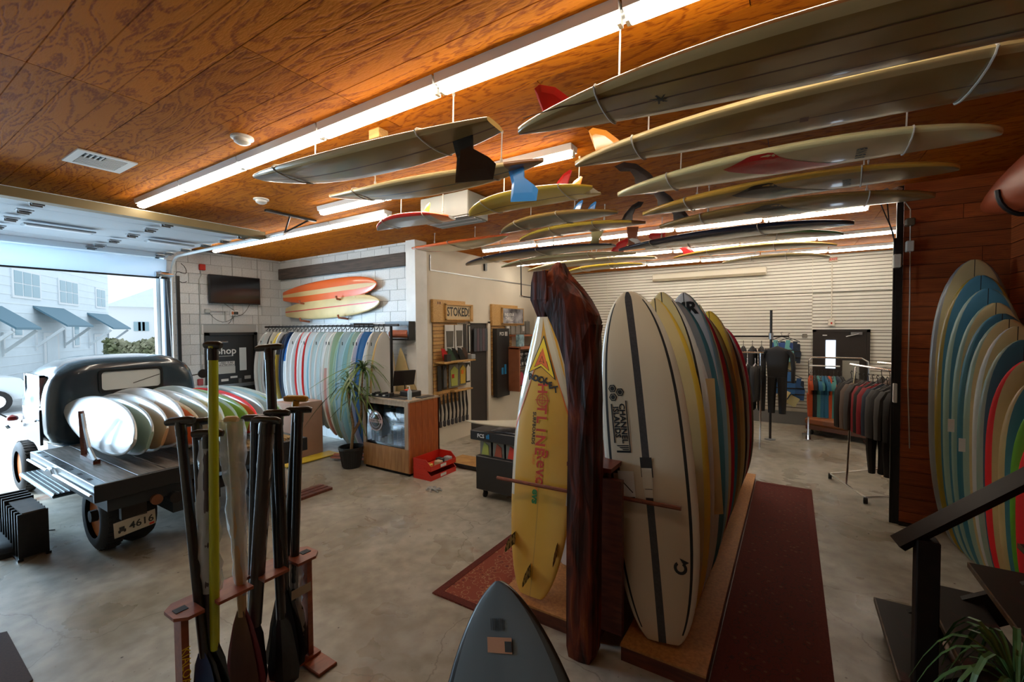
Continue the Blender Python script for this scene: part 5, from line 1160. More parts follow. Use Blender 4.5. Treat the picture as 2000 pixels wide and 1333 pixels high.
# ================================================================== WAX CABINET AND ITS THINGS
cab_ = empty('wax_cabinet', (-5.5, 5.2, 0), 'wooden cabinet with a glass front full of surf wax', 'cabinet')
CX0, CX1, CY0, CY1, CH = -6.06, -4.98, 4.90, 5.58, 1.16
fr_m = mat('frame_ash', (.42, .33, .24), .5, color2=(.33, .25, .17), nscale=5, stretch=(6, 6, 1))
fp_m = mat('front_pine', (.46, .25, .10), .5, color2=(.34, .16, .055), nscale=5, stretch=(9, 6, 1), rand=.2)
b = MB(); b.box((CX0, CY0 + .03, .06), (CX0 + .03, CY1, CH)); b.box((CX0, CY1 - .03, .06), (CX1, CY1, CH)); b.build('side_panel', cedar, cab_)
for k in range(5):
    y0 = CY0 + .0 + (CY1 - CY0) * k / 5; b = MB(); b.box((CX1 - .03, y0 + .002, .05), (CX1, y0 + (CY1 - CY0) / 5 - .002, CH)); b.build('side_board', cedar, cab_)
for k in range(7):
    w = (CX1 - CX0 - .03) / 7; b = MB(); b.box((CX0 + k * w + .002, CY0, .05), (CX0 + (k + 1) * w - .002, CY0 + .025, .42)); b.build('front_board', fp_m, cab_)
b = MB(); b.box((CX0 + .02, CY0 + .03, .0), (CX1 - .05, CY1 - .03, .06)); b.build('plinth', black_wood, cab_)
b = MB(); b.box((CX0 - .01, CY0 - .01, CH), (CX1 + .01, CY1 + .01, CH + .025)); b.build('top', fr_m, cab_)
for a, c in (((CX0, CY0, CH - .07), (CX1 - .03, CY0 + .03, CH)), ((CX0, CY0, .42), (CX0 + .07, CY0 + .03, CH - .07)), ((CX1 - .11, CY0, .42), (CX1 - .03, CY0 + .03, CH - .07))):
    b = MB(); b.box(a, c); b.build('frame_rail', fr_m, cab_)
b = MB(); b.box((CX0 + .03, CY0 + .26, .05), (CX1 - .04, CY1 - .05, .42)); b.box((CX0 + .03, CY0 + .07, .42), (CX1 - .04, CY1 - .05, .44)); b.box((CX0 + .5, CY0 + .10, .78), (CX1 - .04, CY1 - .05, .80)); b.build('shelf', mat('shelf_dark', (.06, .04, .03), .5), cab_)
b = MB(); b.box((CX0 + .07, CY0 + .012, .43), (CX1 - .11, CY0 + .016, CH - .07)); b.build('glass_front', glass, cab_)
Mf = frame((1, 0, 0), (0, 0, 1), (0, -1, 0), (CX0 + .30, CY0 + .008, .80))
b = MB(); rg = mat('decal_rose', (.52, .38, .36), .5)
for r0, r1 in ((.145, .165), (.10, .112)):
    vs = []; fs = []
    for k in range(28): a = 2 * PI * k / 28; vs += [(r0 * math.cos(a), r0 * math.sin(a), 0), (r1 * math.cos(a), r1 * math.sin(a), 0)]
    fs = [(2 * k, 2 * k + 1, (2 * k + 3) % 56, (2 * k + 2) % 56) for k in range(28)]; b.add(vs, fs, 0, Mf)
b.box((-.17, -.028, 0), (.17, .028, .0008), 0, Mf); b.build('round_decal', rg, cab_)
for i, ch in enumerate('SURF SHOP'):
    a = PI * .86 - i * PI * .09; lettering('decal_letter', ch if ch != ' ' else '.', .035, MATS['decal_rose'], Mf @ Matrix.Translation((.128 * math.cos(a), .128 * math.sin(a), .0012)) @ Matrix.Rotation(a - PI / 2, 4, 'Z'), cab_, .001)
lettering('decal_lettering', 'SURF WAX', .042, ink, Mf @ Matrix.Translation((0, 0, .002)), cab_, .001)
blue_box = mat('wax_blue', (.10, .24, .42), .5); white_box = mat('wax_white', (.55, .58, .62), .5)
n_ = 0
for c in range(3):
    for r in range(13):
        z = .442 + r * .026 if r < 12 else None
        for zz in ([z] if z else []):
            b = MB(); b.box((CX1 - .42 + .095 * c, CY0 + .06, zz), (CX1 - .335 + .095 * c, CY0 + .14, zz + .024), [0, 0, 0, 0, 0, 0])
            b.box((CX1 - .415 + .095 * c, CY0 + .057, zz + .007), (CX1 - .34 + .095 * c, CY0 + .061, zz + .018), 1)
            tag(b.build('wax_box', [white_box, blue_box]), 'small blue and white wax bar in the lower stacks inside the cabinet', 'wax', 'wax bars in the lower cabinet stacks')
    for r in range(9):
        zz = .802 + r * .026
        b = MB(); b.box((CX1 - .42 + .095 * c, CY0 + .12, zz), (CX1 - .335 + .095 * c, CY0 + .20, zz + .024)); b.box((CX1 - .415 + .095 * c, CY0 + .117, zz + .007), (CX1 - .34 + .095 * c, CY0 + .121, zz + .018), 1)
        tag(b.build('wax_box', [white_box, blue_box]), 'small blue and white wax bar in the upper stacks inside the cabinet', 'wax', 'wax bars in the upper cabinet stacks')
tin = mat('tin', (.45, .46, .44), .3, .6); greenc = mat('can_green', (.28, .40, .38), .4)
for k, (dx, r, h, m, w) in enumerate(((.12, .035, .17, greenc, 'tall green can at the left end'), (.20, .04, .12, white_box, 'white tub beside the green can'), (.28, .03, .08, tin, 'small tin in the middle'), (.36, .028, .06, tin, 'smallest tin before the glass'), (.43, .032, .09, white_metal, 'white jar right of the tins'), (.51, .036, .15, tin, 'tall silver can beside the wax stacks'))):
    b = MB(); b.lathe([(r * .9, 0), (r, .004), (r, h * .9), (r * .85, h)], 14, 0, Matrix.Translation((CX0 + dx, CY0 + .12, .442))); tag(b.build('can', m, None, True), w + ' inside the wax cabinet', 'can')
b = MB(); b.box((CX0 + .42, CY0 + .1, .86), (CX0 + .56, CY0 + .22, 1.0)); b.build('inner_card', mat('inner_teal', (.10, .16, .17), .5), cab_)
# on the cabinet top
ZT = CH + .026
tr_ = empty('counter_tray', (-5.7, 5.15, ZT), 'low black tray cluttered with dark packets on the cabinet top', 'tray')
b = MB(); b.box((-6.02, 4.96, ZT), (-5.50, 5.30, ZT + .015)); b.build('tray', dark_plastic, tr_)
for k in range(9):
    x = -5.99 + .053 * k; b = MB(); b.box((x, 4.98 + .01 * (k % 3), ZT + .016), (x + .045, 5.10 + .02 * (k % 2), ZT + .035 + .018 * (k % 3)), 0, None, .004); b.build('packet', dark_plastic if k % 3 else white_metal, tr_)
b = MB(); b.box((-5.50, 5.2, ZT), (-5.22, 5.42, ZT + .09), bev=.01); tag(b.build('card_box', dark_plastic), 'small dark box with sticker packs on the cabinet top', 'box')
b = MB(); b.box((-5.42, 5.22, ZT + .091), (-5.34, 5.30, ZT + .12), bev=.01); tag(b.build('tape_roll', mat('bright_red', (.70, .07, .02), .4)), 'bright red gadget lying on the dark box', 'gadget')
b = MB(); b.box((-5.46, 4.96, ZT), (-5.14, 5.10, ZT + .012), bev=.004); tag(b.build('notepad', mat('pad_dark', (.04, .035, .03), .5)), 'flat dark tablet at the cabinet front edge', 'tablet')
b = MB(); b.box((-5.15, 5.2, ZT), (-5.0, 5.5, ZT + .012), bev=.004); tag(b.build('clipboard', dark_plastic), 'black clipboard at the right end of the cabinet top', 'clipboard')
sc_ = empty('display_stand', (-5.72, 5.36, ZT), 'thin black monitor tilted on a stand on the cabinet top', 'monitor')
b = MB(); b.box((-.19, -.012, -.13), (.19, .012, .15), 0, Matrix.Translation((-5.62, 5.42, ZT + .27)) @ Matrix.Rotation(1.15, 4, 'Z') @ Matrix.Rotation(.35, 4, 'X'), bev=.006); b.build('screen', dark_plastic, sc_)
b = MB(); b.tube([(-5.62, 5.44, ZT), (-5.62, 5.43, ZT + .2)], .012, 6); b.box((-5.70, 5.38, ZT), (-5.54, 5.50, ZT + .01)); b.build('stand', dark_plastic, sc_)
sb = empty('sanitizer_bottle', (-5.09, 5.02, ZT), 'clear hand sanitizer bottle on the cabinet corner', 'bottle')
b = MB(); b.lathe([(.03, 0), (.034, .01), (.034, .13), (.02, .16), (.014, .17)], 16, 0, Matrix.Translation((-5.09, 5.02, ZT))); b.build('body', mat('clear_plastic', (.6, .72, .78), .12, alpha=.55), sb, True)
b = MB(); b.tube([(-5.09, 5.02, ZT + .17), (-5.09, 5.02, ZT + .21), (-5.12, 5.0, ZT + .215)], .009, 6); b.build('pump', white_metal, sb)
# red bins
for k, (z, nm) in enumerate(((0, 'lower red plastic stacking bin beside the wax cabinet'), (.145, 'upper red plastic stacking bin holding odds and ends'))):
    bn = empty('storage_bin', (-4.75, 5.2, z), nm, 'bin')
    b = MB(); x0, x1, y0, y1, h, t = -4.94, -4.58, 4.93, 5.52, .165, .008; lowx = .075
    b.box((x0, y0, z), (x1, y1, z + t)); b.box((x0, y0, z + t), (x0 + t, y1, z + h)); b.box((x1 - t, y0, z + t), (x1, y1, z + lowx)); 
    b.prism([(x0, 0), (x1, 0), (x1, lowx), (x1 - .10, h), (x0, h)], t, 0, frame((1, 0, 0), (0, 0, 1), (0, -1, 0), (0, y0 + t, z))); b.prism([(x0, 0), (x1, 0), (x1, lowx), (x1 - .10, h), (x0, h)], t, 0, frame((1, 0, 0), (0, 0, 1), (0, -1, 0), (0, y1, z)))
    b.build('tub', red_plastic, bn); b = MB(); b.box((x0 - .006, y0 - .006, z + h - .012), (x1 - .10, y0 + .012, z + h)); b.box((x0 + .06, y0 - .005, z + .03), (x1 - .13, y0, z + .05)); b.box((x0 + .06, y0 - .005, z + .07), (x1 - .13, y0, z + .09)); b.build('rib', red_plastic, bn)
    b = MB(); b.box((x1, 5.15, z + .015), (x1 + .003, 5.28, z + .06)); b.build('label_card', paper_white, bn)
for k, (x, y, m, w) in enumerate(((-4.70, 5.02, mat('odd_yellow', (.55, .38, .05), .5), 'mustard'), (-4.66, 5.20, mat('odd_tan', (.5, .42, .28), .6), 'tan'), (-4.72, 5.30, dark_plastic, 'black'), (-4.64, 5.40, mat('odd_grey', (.3, .32, .34), .5), 'grey'))):
    b = MB(); b.box((x - .06, y - .05, .155), (x + .05, y + .05, .23 + .01 * k), bev=.012); tag(b.build('packet', m), '%s packet lying in the upper red bin' % w, 'packet')
b = MB(); b.box((-4.95, 5.66, .03), (-4.05, 6.15, .06), bev=.004); dlly = b.build('dolly_deck', pine); tag(dlly, 'flat wooden dolly on the floor behind the red bins', 'dolly')
b = MB(); b.box((-4.96, 5.645, .025), (-4.04, 5.66, .075)); b.box((-4.05, 5.66, .025), (-4.035, 6.16, .075)); b.build('rubber_edge', rubber, dlly)
for x in (-4.85, -4.15): b = MB(); b.tube([(x, 5.72, .015), (x + .02, 5.72, .015)], .015, 8); b.build('caster', rubber, dlly)
# dragon tree in ribbed pot
pp = empty('potted_tree', (-6.22, 4.78, 0), 'spiky dragon tree in black ribbed pot left of the cabinet', 'plant')
b = MB(); b.lathe([(.135, 0), (.14, .02), (.19, .30), (.205, .31), (.205, .35), (.185, .35), (.18, .28)], 28, 0, Matrix.Translation((-6.22, 4.78, 0)), cap=False); b.lathe([(.01, .29), (.18, .29)], 20, 0, Matrix.Translation((-6.22, 4.78, 0)))
for k in range(28): a = 2 * PI * k / 28; b.tube([(-6.22 + .142 * math.cos(a), 4.78 + .142 * math.sin(a), .02), (-6.22 + .192 * math.cos(a), 4.78 + .192 * math.sin(a), .30)], .006, 4)
b.build('pot', mat('pot_black', (.02, .022, .024), .4), pp)
trunk = mat('trunk', (.34, .22, .10), .7, noise=.4, nscale=14, stretch=(1, 1, 5), bump=.3)
for pts, r in (([(-6.22, 4.78, .28), (-6.20, 4.80, .55), (-6.08, 4.84, .75), (-6.05, 4.86, .95), (-6.06, 4.88, 1.25), (-6.04, 4.9, 1.62)], .028), ([(-6.20, 4.80, .45), (-6.16, 4.78, .75), (-6.17, 4.74, 1.0), (-6.19, 4.72, 1.32)], .022)):
    b = MB(); b.tube(pts, [r, r * .95, r * .9, r * .8, r * .7, r * .6][:len(pts)], 9); b.build('trunk', trunk, pp, True)
lf = mat('dracaena_leaf', (.035, .085, .02), .4, color2=(.14, .20, .05), nscale=30, stretch=(1, 1, .3)); lr = random.Random(9)
lv = []
for v_ in range(6):
    b = MB(); n = 6; ln = .34 + .04 * v_; vs = []
    for i in range(n + 1):
        t = i / n; droop = .10 + .07 * v_; x = ln * (t - .10 * t * t * v_ * .5); z = .22 * math.sin(PI * t * .62) * (1 - .1 * v_) - droop * t * t * 2.1; w = .019 * math.sin(PI * (.12 + .88 * (1 - t) * .92))
        vs += [(x, -w, z + .004), (x, 0, z), (x, w, z + .004)]
    b.add(vs, [(3 * i + j, 3 * i + 3 + j, 3 * i + 4 + j, 3 * i + 1 + j) for i in range(n) for j in (0, 1)]); lv.append(b.mesh('leaf', lf, fixn=False))
for (cx, cy, cz, n) in ((-6.04, 4.9, 1.62, 46), (-6.19, 4.72, 1.32, 34), (-6.05, 4.86, 1.15, 10)):
    for k in range(n):
        link('leaf', lv[lr.randrange(6)], pp, (cx + 6.22, cy - 4.78, cz + lr.uniform(-.08, .05)), rot=(lr.uniform(-.3, .3), -lr.uniform(-.1, .95), lr.uniform(0, 2 * PI)), scale=(lr.uniform(.7, 1.05),) * 3)

# ================================================================== MERCHANDISE WALL (x = -5.88)
def wx(px, py, x=-5.85): p = on_x(px, py, x); return (p.y, p.z)
def slab(name, px0, py0, px1, py1, m, parent, d0=0, d1=.03, x=-5.87, bev=0):
    y0, z1 = wx(px0, py0, x); y1, z0 = wx(px1, py1, x); b = MB(); b.box((x + d0, y0, z0), (x + d1, y1, z1), bev=bev); return b.build(name, m, parent)
def merch_wall(nm, y0, y1, z0, z1, label):
    w = empty('merch_panel', (-5.86, (y0 + y1) / 2, z0), label, 'display'); k = 0; z = z0
    while z < z1 - .02:
        b = MB(); b.box((-5.876, y0, z + .004), (-5.852, y1, min(z + .066, z1))); b.build('slat', pine_h if k % 2 else pine, w); z += .07; k += 1
    b = MB(); b.box((-5.878, y0, z0), (-5.872, y1, z1)); b.build('backing', redwood_dark, w); return w
m1 = merch_wall('a', 6.42, 7.15, .80, 2.50, 'slatted pine display panel beneath the lettered crate sign')
m2 = merch_wall('b', 8.38, 9.25, .75, 2.52, 'slatted pine display panel beneath the picture sign')
def crate_sign(y0, y1, z0, z1, label, nm):
    s_ = empty('crate_sign', (-5.83, (y0 + y1) / 2, z0), label, 'sign')
    b = MB(); b.box((-5.878, y0, z0), (-5.81, y0 + (y1 - y0) * .8, z1), bev=.004); b.build('back_board', pine_h, s_)
    b = MB(); b.box((-5.81, y0 + (y1 - y0) * .26, z0 + .02), (-5.795, y1, z1 - .06), bev=.003); b.build('front_board', pine_h, s_)
    ya, yb, za, zb = y0 + (y1 - y0) * .26, y0 + (y1 - y0) * .93, z0 + .045, z1 - .075
    for a, c in (((-5.795, ya, za), (-5.765, yb, za + .022)), ((-5.795, ya, zb - .022), (-5.765, yb, zb)), ((-5.795, ya, za), (-5.765, ya + .03, zb)), ((-5.795, yb - .03, za), (-5.765, yb, zb))):
        b = MB(); b.box(a, c); b.build('frame_bar', pine_h, s_)
    return s_, ya, yb, za, zb
s1, ya, yb, za, zb = crate_sign(6.38, 7.62, 2.43, 2.87, 'pine crate sign with black capital letters reading STOKED!', 'a')
b = MB(); b.box((-5.795, ya + .03, za + .022), (-5.79, yb - .03, zb - .022)); b.build('sign_face', mat('sign_buff', (.55, .42, .24), .6), s1)
lettering('sign_lettering', 'STOKED!', .25, ink, frame((0, 1, 0), (0, 0, 1), (1, 0, 0), (-5.788, (ya + yb) / 2, (za + zb) / 2)), s1, .006, .72)
for i in range(2): b = MB(); b.box((-5.809, 6.50 + .06 * i, 2.78), (-5.807, 6.53 + .06 * i, 2.83)); b.build('burn_mark', stain_wood, s1)
s2, ya, yb, za, zb = crate_sign(8.36, 9.75, 2.36, 2.86, 'pine crate sign framing a grey photograph poster', 'b')
b = MB(); b.box((-5.795, ya + .02, za + .015), (-5.76, yb - .0, zb - .01)); b.build('poster', mat('photo_grey', (.38, .38, .42), .4, color2=(.05, .05, .06), nscale=4.5), s2)
lettering('poster_lettering', 'FIND YOUR', .10, ink_white, frame((0, 1, 0), (0, 0, 1), (1, 0, 0), (-5.758, ya + .28, za + .22)), s2, .002, .8); lettering('poster_lettering', 'THRILLS', .12, ink_white, frame((0, 1, 0), (0, 0, 1), (1, 0, 0), (-5.758, ya + .28, za + .12)), s2, .002, .8)
# shelves with fins etc
def shelf(y0, y1, z, label, dpt=.24, m=pine_h):
    b = MB(); b.box((-5.85, y0, z - .03), (-5.85 + dpt, y1, z), bev=.003); return tag(b.build('shelf_board', m), label, 'shelf')
shelf(6.45, 7.45, 1.66, 'pine shelf with fins on the display panel left of the doorway'); shelf(6.9, 7.5, 1.05, 'narrow pine shelf below the coloured packs', .12)
finm = [bm_('shelf_red', (.50, .02, .02)), bm_('shelf_green', (.03, .07, .04)), b_black, b_black, bm_('shelf_brown', (.07, .035, .02))]
for k in range(5):
    y = 6.62 + .16 * k; b = MB(); b.prism([(0, 0), (.20, 0), (.02, .24), (-.08, .26), (-.05, .12)], .012, 0, frame((0, 1, 0), (0, 0, 1), (1, 0, 0), (-5.77 + .02 * (k % 2), y, 1.661))); tag(b.build('surf_fin', finm[k]), '%s surf fin propped on the pine shelf' % ('red', 'dark green', 'black', 'glossy black', 'brown')[k], 'fin')
b = MB(); b.box((-5.73, 6.58, 1.661), (-5.65, 6.70, 1.80)); tag(b.build('fin_box', dark_plastic), 'small black box before the red fin on the pine shelf', 'box')
b = MB(); b.box((-5.79, 7.36, 1.661), (-5.65, 7.5, 1.76), bev=.01); tag(b.build('gadget_box', mat('box_silver', (.30, .33, .36), .4)), 'silver grey package at the right end of the pine shelf', 'box')
# hanging packs: (y, z top, w, h, material, label)
pk_g = mat('pack_grey', (.20, .20, .17), .4); pk_w = mat('pack_white', (.60, .60, .58), .4); pk_k = mat('pack_black', (.03, .028, .026), .35)
def pack(y, z, w, h, m, label, face=None, shape=None, dx=.0, group=None):
    o = empty('hanging_pack', (-5.83 + dx, y, z - h), label, 'pack', group)
    b = MB(); b.box((-5.835 + dx, y - w / 2, z - h), (-5.815 + dx, y + w / 2, z), bev=.003); b.build('card', m, o)
    if face:
        pts = shape or [(-.32, -.42), (.32, -.42), (.38, .25), (0, .42), (-.38, .25)]
        b = MB(); b.prism([(a * w, c * h) for a, c in pts], .012, 0, frame((0, 1, 0), (0, 0, 1), (1, 0, 0), (-5.815 + dx, y, z - h / 2))); b.build('item', face, o)
    b = MB(); b.tube([(-5.85 + dx, y, z + .02), (-5.81 + dx, y, z + .02)], .005, 5); b.build('peg', chrome, o)
    return o
dkfin = mat('tail_pad', (.10, .095, .08), .7); pad_s = [(-.36, -.34), (-.10, -.40), (-.16, .20), (.16, .20), (.10, -.40), (.36, -.34), (.30, .30), (-.30, .30)]
pack(6.86, 2.38, .28, .52, pk_w, 'white carded grey traction pad, left of the upper pair', dkfin, [(-.32, -.36), (.32, -.36), (.38, .26), (-.38, .26)])
pack(7.16, 2.38, .26, .52, pk_w, 'white carded grey traction pad, right of the upper pair', dkfin, [(-.30, -.34), (.30, -.34), (.36, .28), (-.36, .28)])
pack(7.36, 2.40, .10, .66, pk_k, 'tall narrow black pack beside the traction pads'); pack(7.50, 2.38, .08, .60, pk_k, 'thin black pack with a white edge', pk_w, [(-.2, -.45), (.2, -.45), (.2, .45), (-.2, .45)])
for k, (y, w, h, m, f, lb) in enumerate(((6.55, .12, .50, pk_k, None, 'black leash pack at the left end under the pine shelf'), (6.70, .12, .48, pk_k, mat('leash_dark', (.10, .10, .10), .4), 'black leash pack next to the left end'), (6.98, .30, .48, pk_g, mat('pack_lime', (.40, .45, .10), .4), 'grey pack with lime and red pattern'), (7.26, .24, .46, pk_g, mat('pack_yel', (.60, .42, .05), .4), 'pack with yellow and orange pattern'), (7.44, .16, .42, pk_k, paper_white, 'black pack with white lettering block'))):
    o = pack(y, 1.58, w, h, m, lb, f)
    if k == 2: b = MB(); b.box((-5.804, 6.90, 1.30), (-5.798, 6.97, 1.38), bev=.002); b.build('red_logo', red_plastic, o)
    if k == 3: b = MB(); b.box((-5.804, 7.20, 1.36), (-5.798, 7.27, 1.44), bev=.002); b.build('orange_logo', mat('logo_orange', (.8, .2, .02), .4), o)
for k in range(8):
    y = 6.55 + .12 * k; z1 = 1.0; o = empty('leash', (-5.83, y, .35), '%s coiled black surf leash hanging under the packs' % ('leftmost', 'second', 'third', 'fourth', 'fifth', 'sixth', 'seventh', 'rightmost')[k], 'leash', 'surf leashes hanging at the bottom of the panel')
    b = MB(); b.tube([(-5.83, y, z1), (-5.82, y - .02, .8), (-5.82, y + .015, .6), (-5.82, y - .01, .42), (-5.82, y + .02, .40), (-5.82, y + .03, .7), (-5.83, y, z1)], .012, 6); b.build('cord', rubber, o)
    b = MB(); b.box((-5.84, y - .025, .36), (-5.79, y + .035, .48), bev=.012); b.build('cuff', mat('cuff', (.045, .045, .05), .6), o)
# doorway between the panels with dark goods
b = MB(); b.box((-5.88, 7.62, .02), (-5.872, 8.20, 2.42)); o = b.build('door_2', mat('dark_door', (.035, .03, .028), .5)); tag(o, kind='structure')
b = MB(); b.box((-5.88, 8.20, 0), (-5.83, 8.30, 2.46)); b.box((-5.88, 7.55, 2.42), (-5.83, 8.30, 2.48)); tag(b.build('trim_5', cream_paint), kind='structure')
for k in range(5): pack(7.72 + .1 * k, 2.30, .09, .5, mat('pack_slate%d' % (k % 2), (.06 + .05 * (k % 2), .07, .09), .4), '%s slim slate pack in the narrow doorway' % ('leftmost', 'second', 'middle', 'fourth', 'rightmost')[k], None, group='slim packs in the doorway')
# second panel
fb = empty('brand_column', (-5.73, 8.55, .7), 'tall black display column with white lettering, right panel', 'display')
b = MB(); b.box((-5.85, 8.42, .70), (-5.73, 8.95, 2.30), bev=.005); b.build('column', dark_plastic, fb)
lettering('column_lettering', 'FCS', .11, ink_white, frame((0, 1, 0), (0, 0, 1), (1, 0, 0), (-5.727, 8.62, 2.17)), fb, .003); b = MB()
b.box((-5.728, 8.76, 2.12), (-5.724, 8.79, 2.22)); b.box((-5.728, 8.82, 2.12), (-5.724, 8.85, 2.22)); b.build('column_bars', ink_white, fb)
b = MB(); b.box((-5.728, 8.60, 1.22), (-5.724, 8.68, 1.38)); b.box((-5.728, 8.72, 1.22), (-5.724, 8.80, 1.45)); b.build('column_emblem', ink_blue, fb)
cf = empty('copper_shelf', (-5.53, 9.3, .8), 'copper coloured shelf frame with packs right of the black column', 'shelf'); cop = mat('copper', (.34, .12, .055), .45, noise=.2, nscale=6)
for a, c in (((-5.73, 8.90, .80), (-5.43, 8.96, 1.84)), ((-5.83, 8.90, 1.80), (-5.38, 10.2, 1.86)), ((-5.83, 9.1, 2.10), (-5.48, 10.2, 2.14))): b = MB(); b.box(a, c, bev=.004); b.build('board', cop, cf)
pk2 = mat('pack_bw', (.55, .55, .55), .3, color2=(.02, .02, .02), nscale=12, contrast=(.48, .52))
for k in range(4): pack(9.12 + .27 * k, 1.72, .24, .38, pk_k, 'black and silver pack %s under the copper shelf' % ('first', 'second', 'third', 'fourth')[k], pk2, [(-.4, -.4), (.4, -.4), (.4, .4), (-.4, .4)], dx=.14, group='packs under the copper shelf')
for k in range(4): pack(9.12 + .27 * k, 1.26, .24, .40, pk_k, ('yellow topped black pack in the lowest row', 'crimson and white pack in the lowest row', 'black pack with yellow band in the lowest row', 'plain black pack ending the lowest row')[k], (mat('pk_yel', (.5, .5, .05), .4), mat('pk_crim', (.45, .04, .10), .4), MATS['pk_yel'], None)[k], [(-.4, .1), (.4, .1), (.4, .4), (-.4, .4)] if k != 1 else None, dx=.14)
for k in range(5): pack(9.02 + .24 * k, 2.48, .20, .32, mat('pack_steel', (.22, .22, .20), .4), 'grey pack %s in the top row of the right panel' % ('first', 'second', 'third', 'fourth', 'fifth')[k], pk_w if k in (0, 3) else None, [(-.2, -.3), (.2, -.3), (.3, .1), (-.3, .1)], group='grey packs in the top row')
b = MB(); b.box((-5.53, 8.92, 1.865), (-5.43, 9.14, 2.15), 0, Matrix.Translation((0, 0, 0)), bev=.004); o = b.build('brochure_stand', mat('brochure', (.35, .55, .62), .4, color2=(.08, .16, .22), nscale=9)); tag(o, 'pale blue brochure stand on the copper shelf', 'stand')
# snowboard bag and hanging pipes
bg_ = mat('bag_olive', (.11, .105, .08), .7, noise=.2, nscale=9)
b = MB(); rings = []
for i in range(15):
    t = i / 14; w = .34 * (math.sin(PI * min(1, t * .5 + .5)) ** .45 if t > .85 else 1) * (1 if t > .05 else .9); w = .30 * max(.12, (1 - max(0, (t - .80) / .20) ** 2.2) ** .5); z = 1.35 + 1.62 * t
    rings.append([(-5.42 + .05 * math.cos(a), 10.22 + w * math.sin(a), z) for a in [2 * PI * k / 14 for k in range(14)]])
b.loft(rings); bb_ = b.build('board_bag', bg_, None, True); tag(bb_, 'olive board bag hanging from the black ceiling pipe', 'bag'); b = MB(); b.box((-5.37, 10.20, 1.5), (-5.36, 10.24, 2.9)); b.build('strap', black_metal, bb_)
for k in range(4): b = MB(); b.tube([(-5.37, 10.30, 2.80 - .1 * k), (-5.36, 10.42, 2.72 - .12 * k), (-5.38, 10.5, 2.60 - .12 * k)], .006, 5); b.build('piping', cord_white, bb_)
ph = empty('hanging_pipe', (-5.45, 9.6, 3.0), 'black pipe frame dropping from the ceiling above the board bag', 'pipe')
b = MB(); b.tube([(-5.45, 9.05, 3.89), (-5.45, 9.05, 3.06)], .016, 8); b.build('drop_pipe', black_metal, ph); b = MB(); b.tube([(-5.45, 9.05, 3.06), (-5.45, 10.6, 3.04)], .016, 8); b.build('cross_pipe', black_metal, ph); b = MB(); b.tube([(-5.45, 10.25, 3.89), (-5.45, 10.25, 3.04)], .016, 8); b.build('drop_pipe', black_metal, ph); b = MB(); b.tube([(-5.45, 9.0, 3.06), (-5.45, 9.1, 3.06)], .026, 8); b.tube([(-5.45, 10.20, 3.045), (-5.45, 10.30, 3.045)], .026, 8); b.build('elbow', chrome, ph)
b = MB(); b.box((-5.87, 8.12, 3.60), (-5.83, 8.20, 3.78)); tag(b.build('junction_block', black_metal), 'small black junction block high on the cream wall', 'box')
# black trolley and the white board on it
ct = empty('display_trolley', (-3.25, 5.0, 0), 'black wheeled fin trolley half behind the yellow board', 'trolley')
b = MB(); b.box((-3.62, 4.78, .12), (-2.95, 5.3, .58), bev=.01); b.build('base_box', dark_plastic, ct); b = MB(); b.box((-3.55, 4.92, .58), (-2.98, 5.3, .82)); b.build('pack_bay', pk_k, ct); b = MB(); b.box((-3.68, 4.74, .80), (-2.92, 5.32, .93), bev=.01); b.build('lid', dark_plastic, ct)
b = MB(); b.box((-3.4, 4.82, .931), (-2.98, 5.2, .936)); b.build('lid_picture', mat('lid_pic', (.30, .30, .32), .3, color2=(.05, .05, .06), nscale=14), ct)
Mc = frame((1, 0, 0), (0, 0, 1), (0, -1, 0), (-3.50, 4.736, .865)); lettering('lid_lettering', 'FCS', .07, ink_white, Mc, ct, .002); b = MB(); b.box((.09, -.025, 0), (.11, .02, .003), 0, Mc); b.box((.115, -.025, 0), (.14, .035, .003), 0, Mc); b.build('lid_emblem', ink_blue, ct)
for x in (-3.52, -3.05):
    for y in (4.86, 5.2): b = MB(); b.tube([(x - .012, y, .045), (x + .012, y, .045)], .045, 14); b.box((x - .02, y - .02, .07), (x + .02, y + .02, .12)); b.build('caster', rubber, ct)
for k, (m, w) in enumerate(((MATS['pack_lime'], 'lime'), (mat('pk_rust', (.35, .08, .04), .4), 'rust and grey'), (mat('pk_red2', (.65, .05, .03), .4), 'bright red'))):
    x = -3.50 + .21 * k; o = empty('fin_pack', (x, 4.86, .585), '%s fin pack hanging on the trolley front' % w, 'pack'); b = MB(); b.box((x - .09, 4.845, .56), (x + .09, 4.86, .81), bev=.003); b.build('card', pk_g, o); b = MB(); b.prism([(-.06, -.09), (.06, -.09), (.05, .04), (-.02, .08)], .008, 0, frame((1, 0, 0), (0, 0, 1), (0, -1, 0), (x, 4.845, .68))); b.build('item', m, o)
bd = Board(2.3, .56, .06, 'point', 'squash', .5, .006, .08, .03); me = bd.mesh('surfboard', [mat('board_bone', (.52, .49, .38), .4, noise=.08, nscale=4)], None)
place('surfboard', me, (-1.85, 6.05, 1.02), (-3.63, 4.60, 1.0), (0, 0, 1), 'weathered bone white board lying across the black trolley', None)
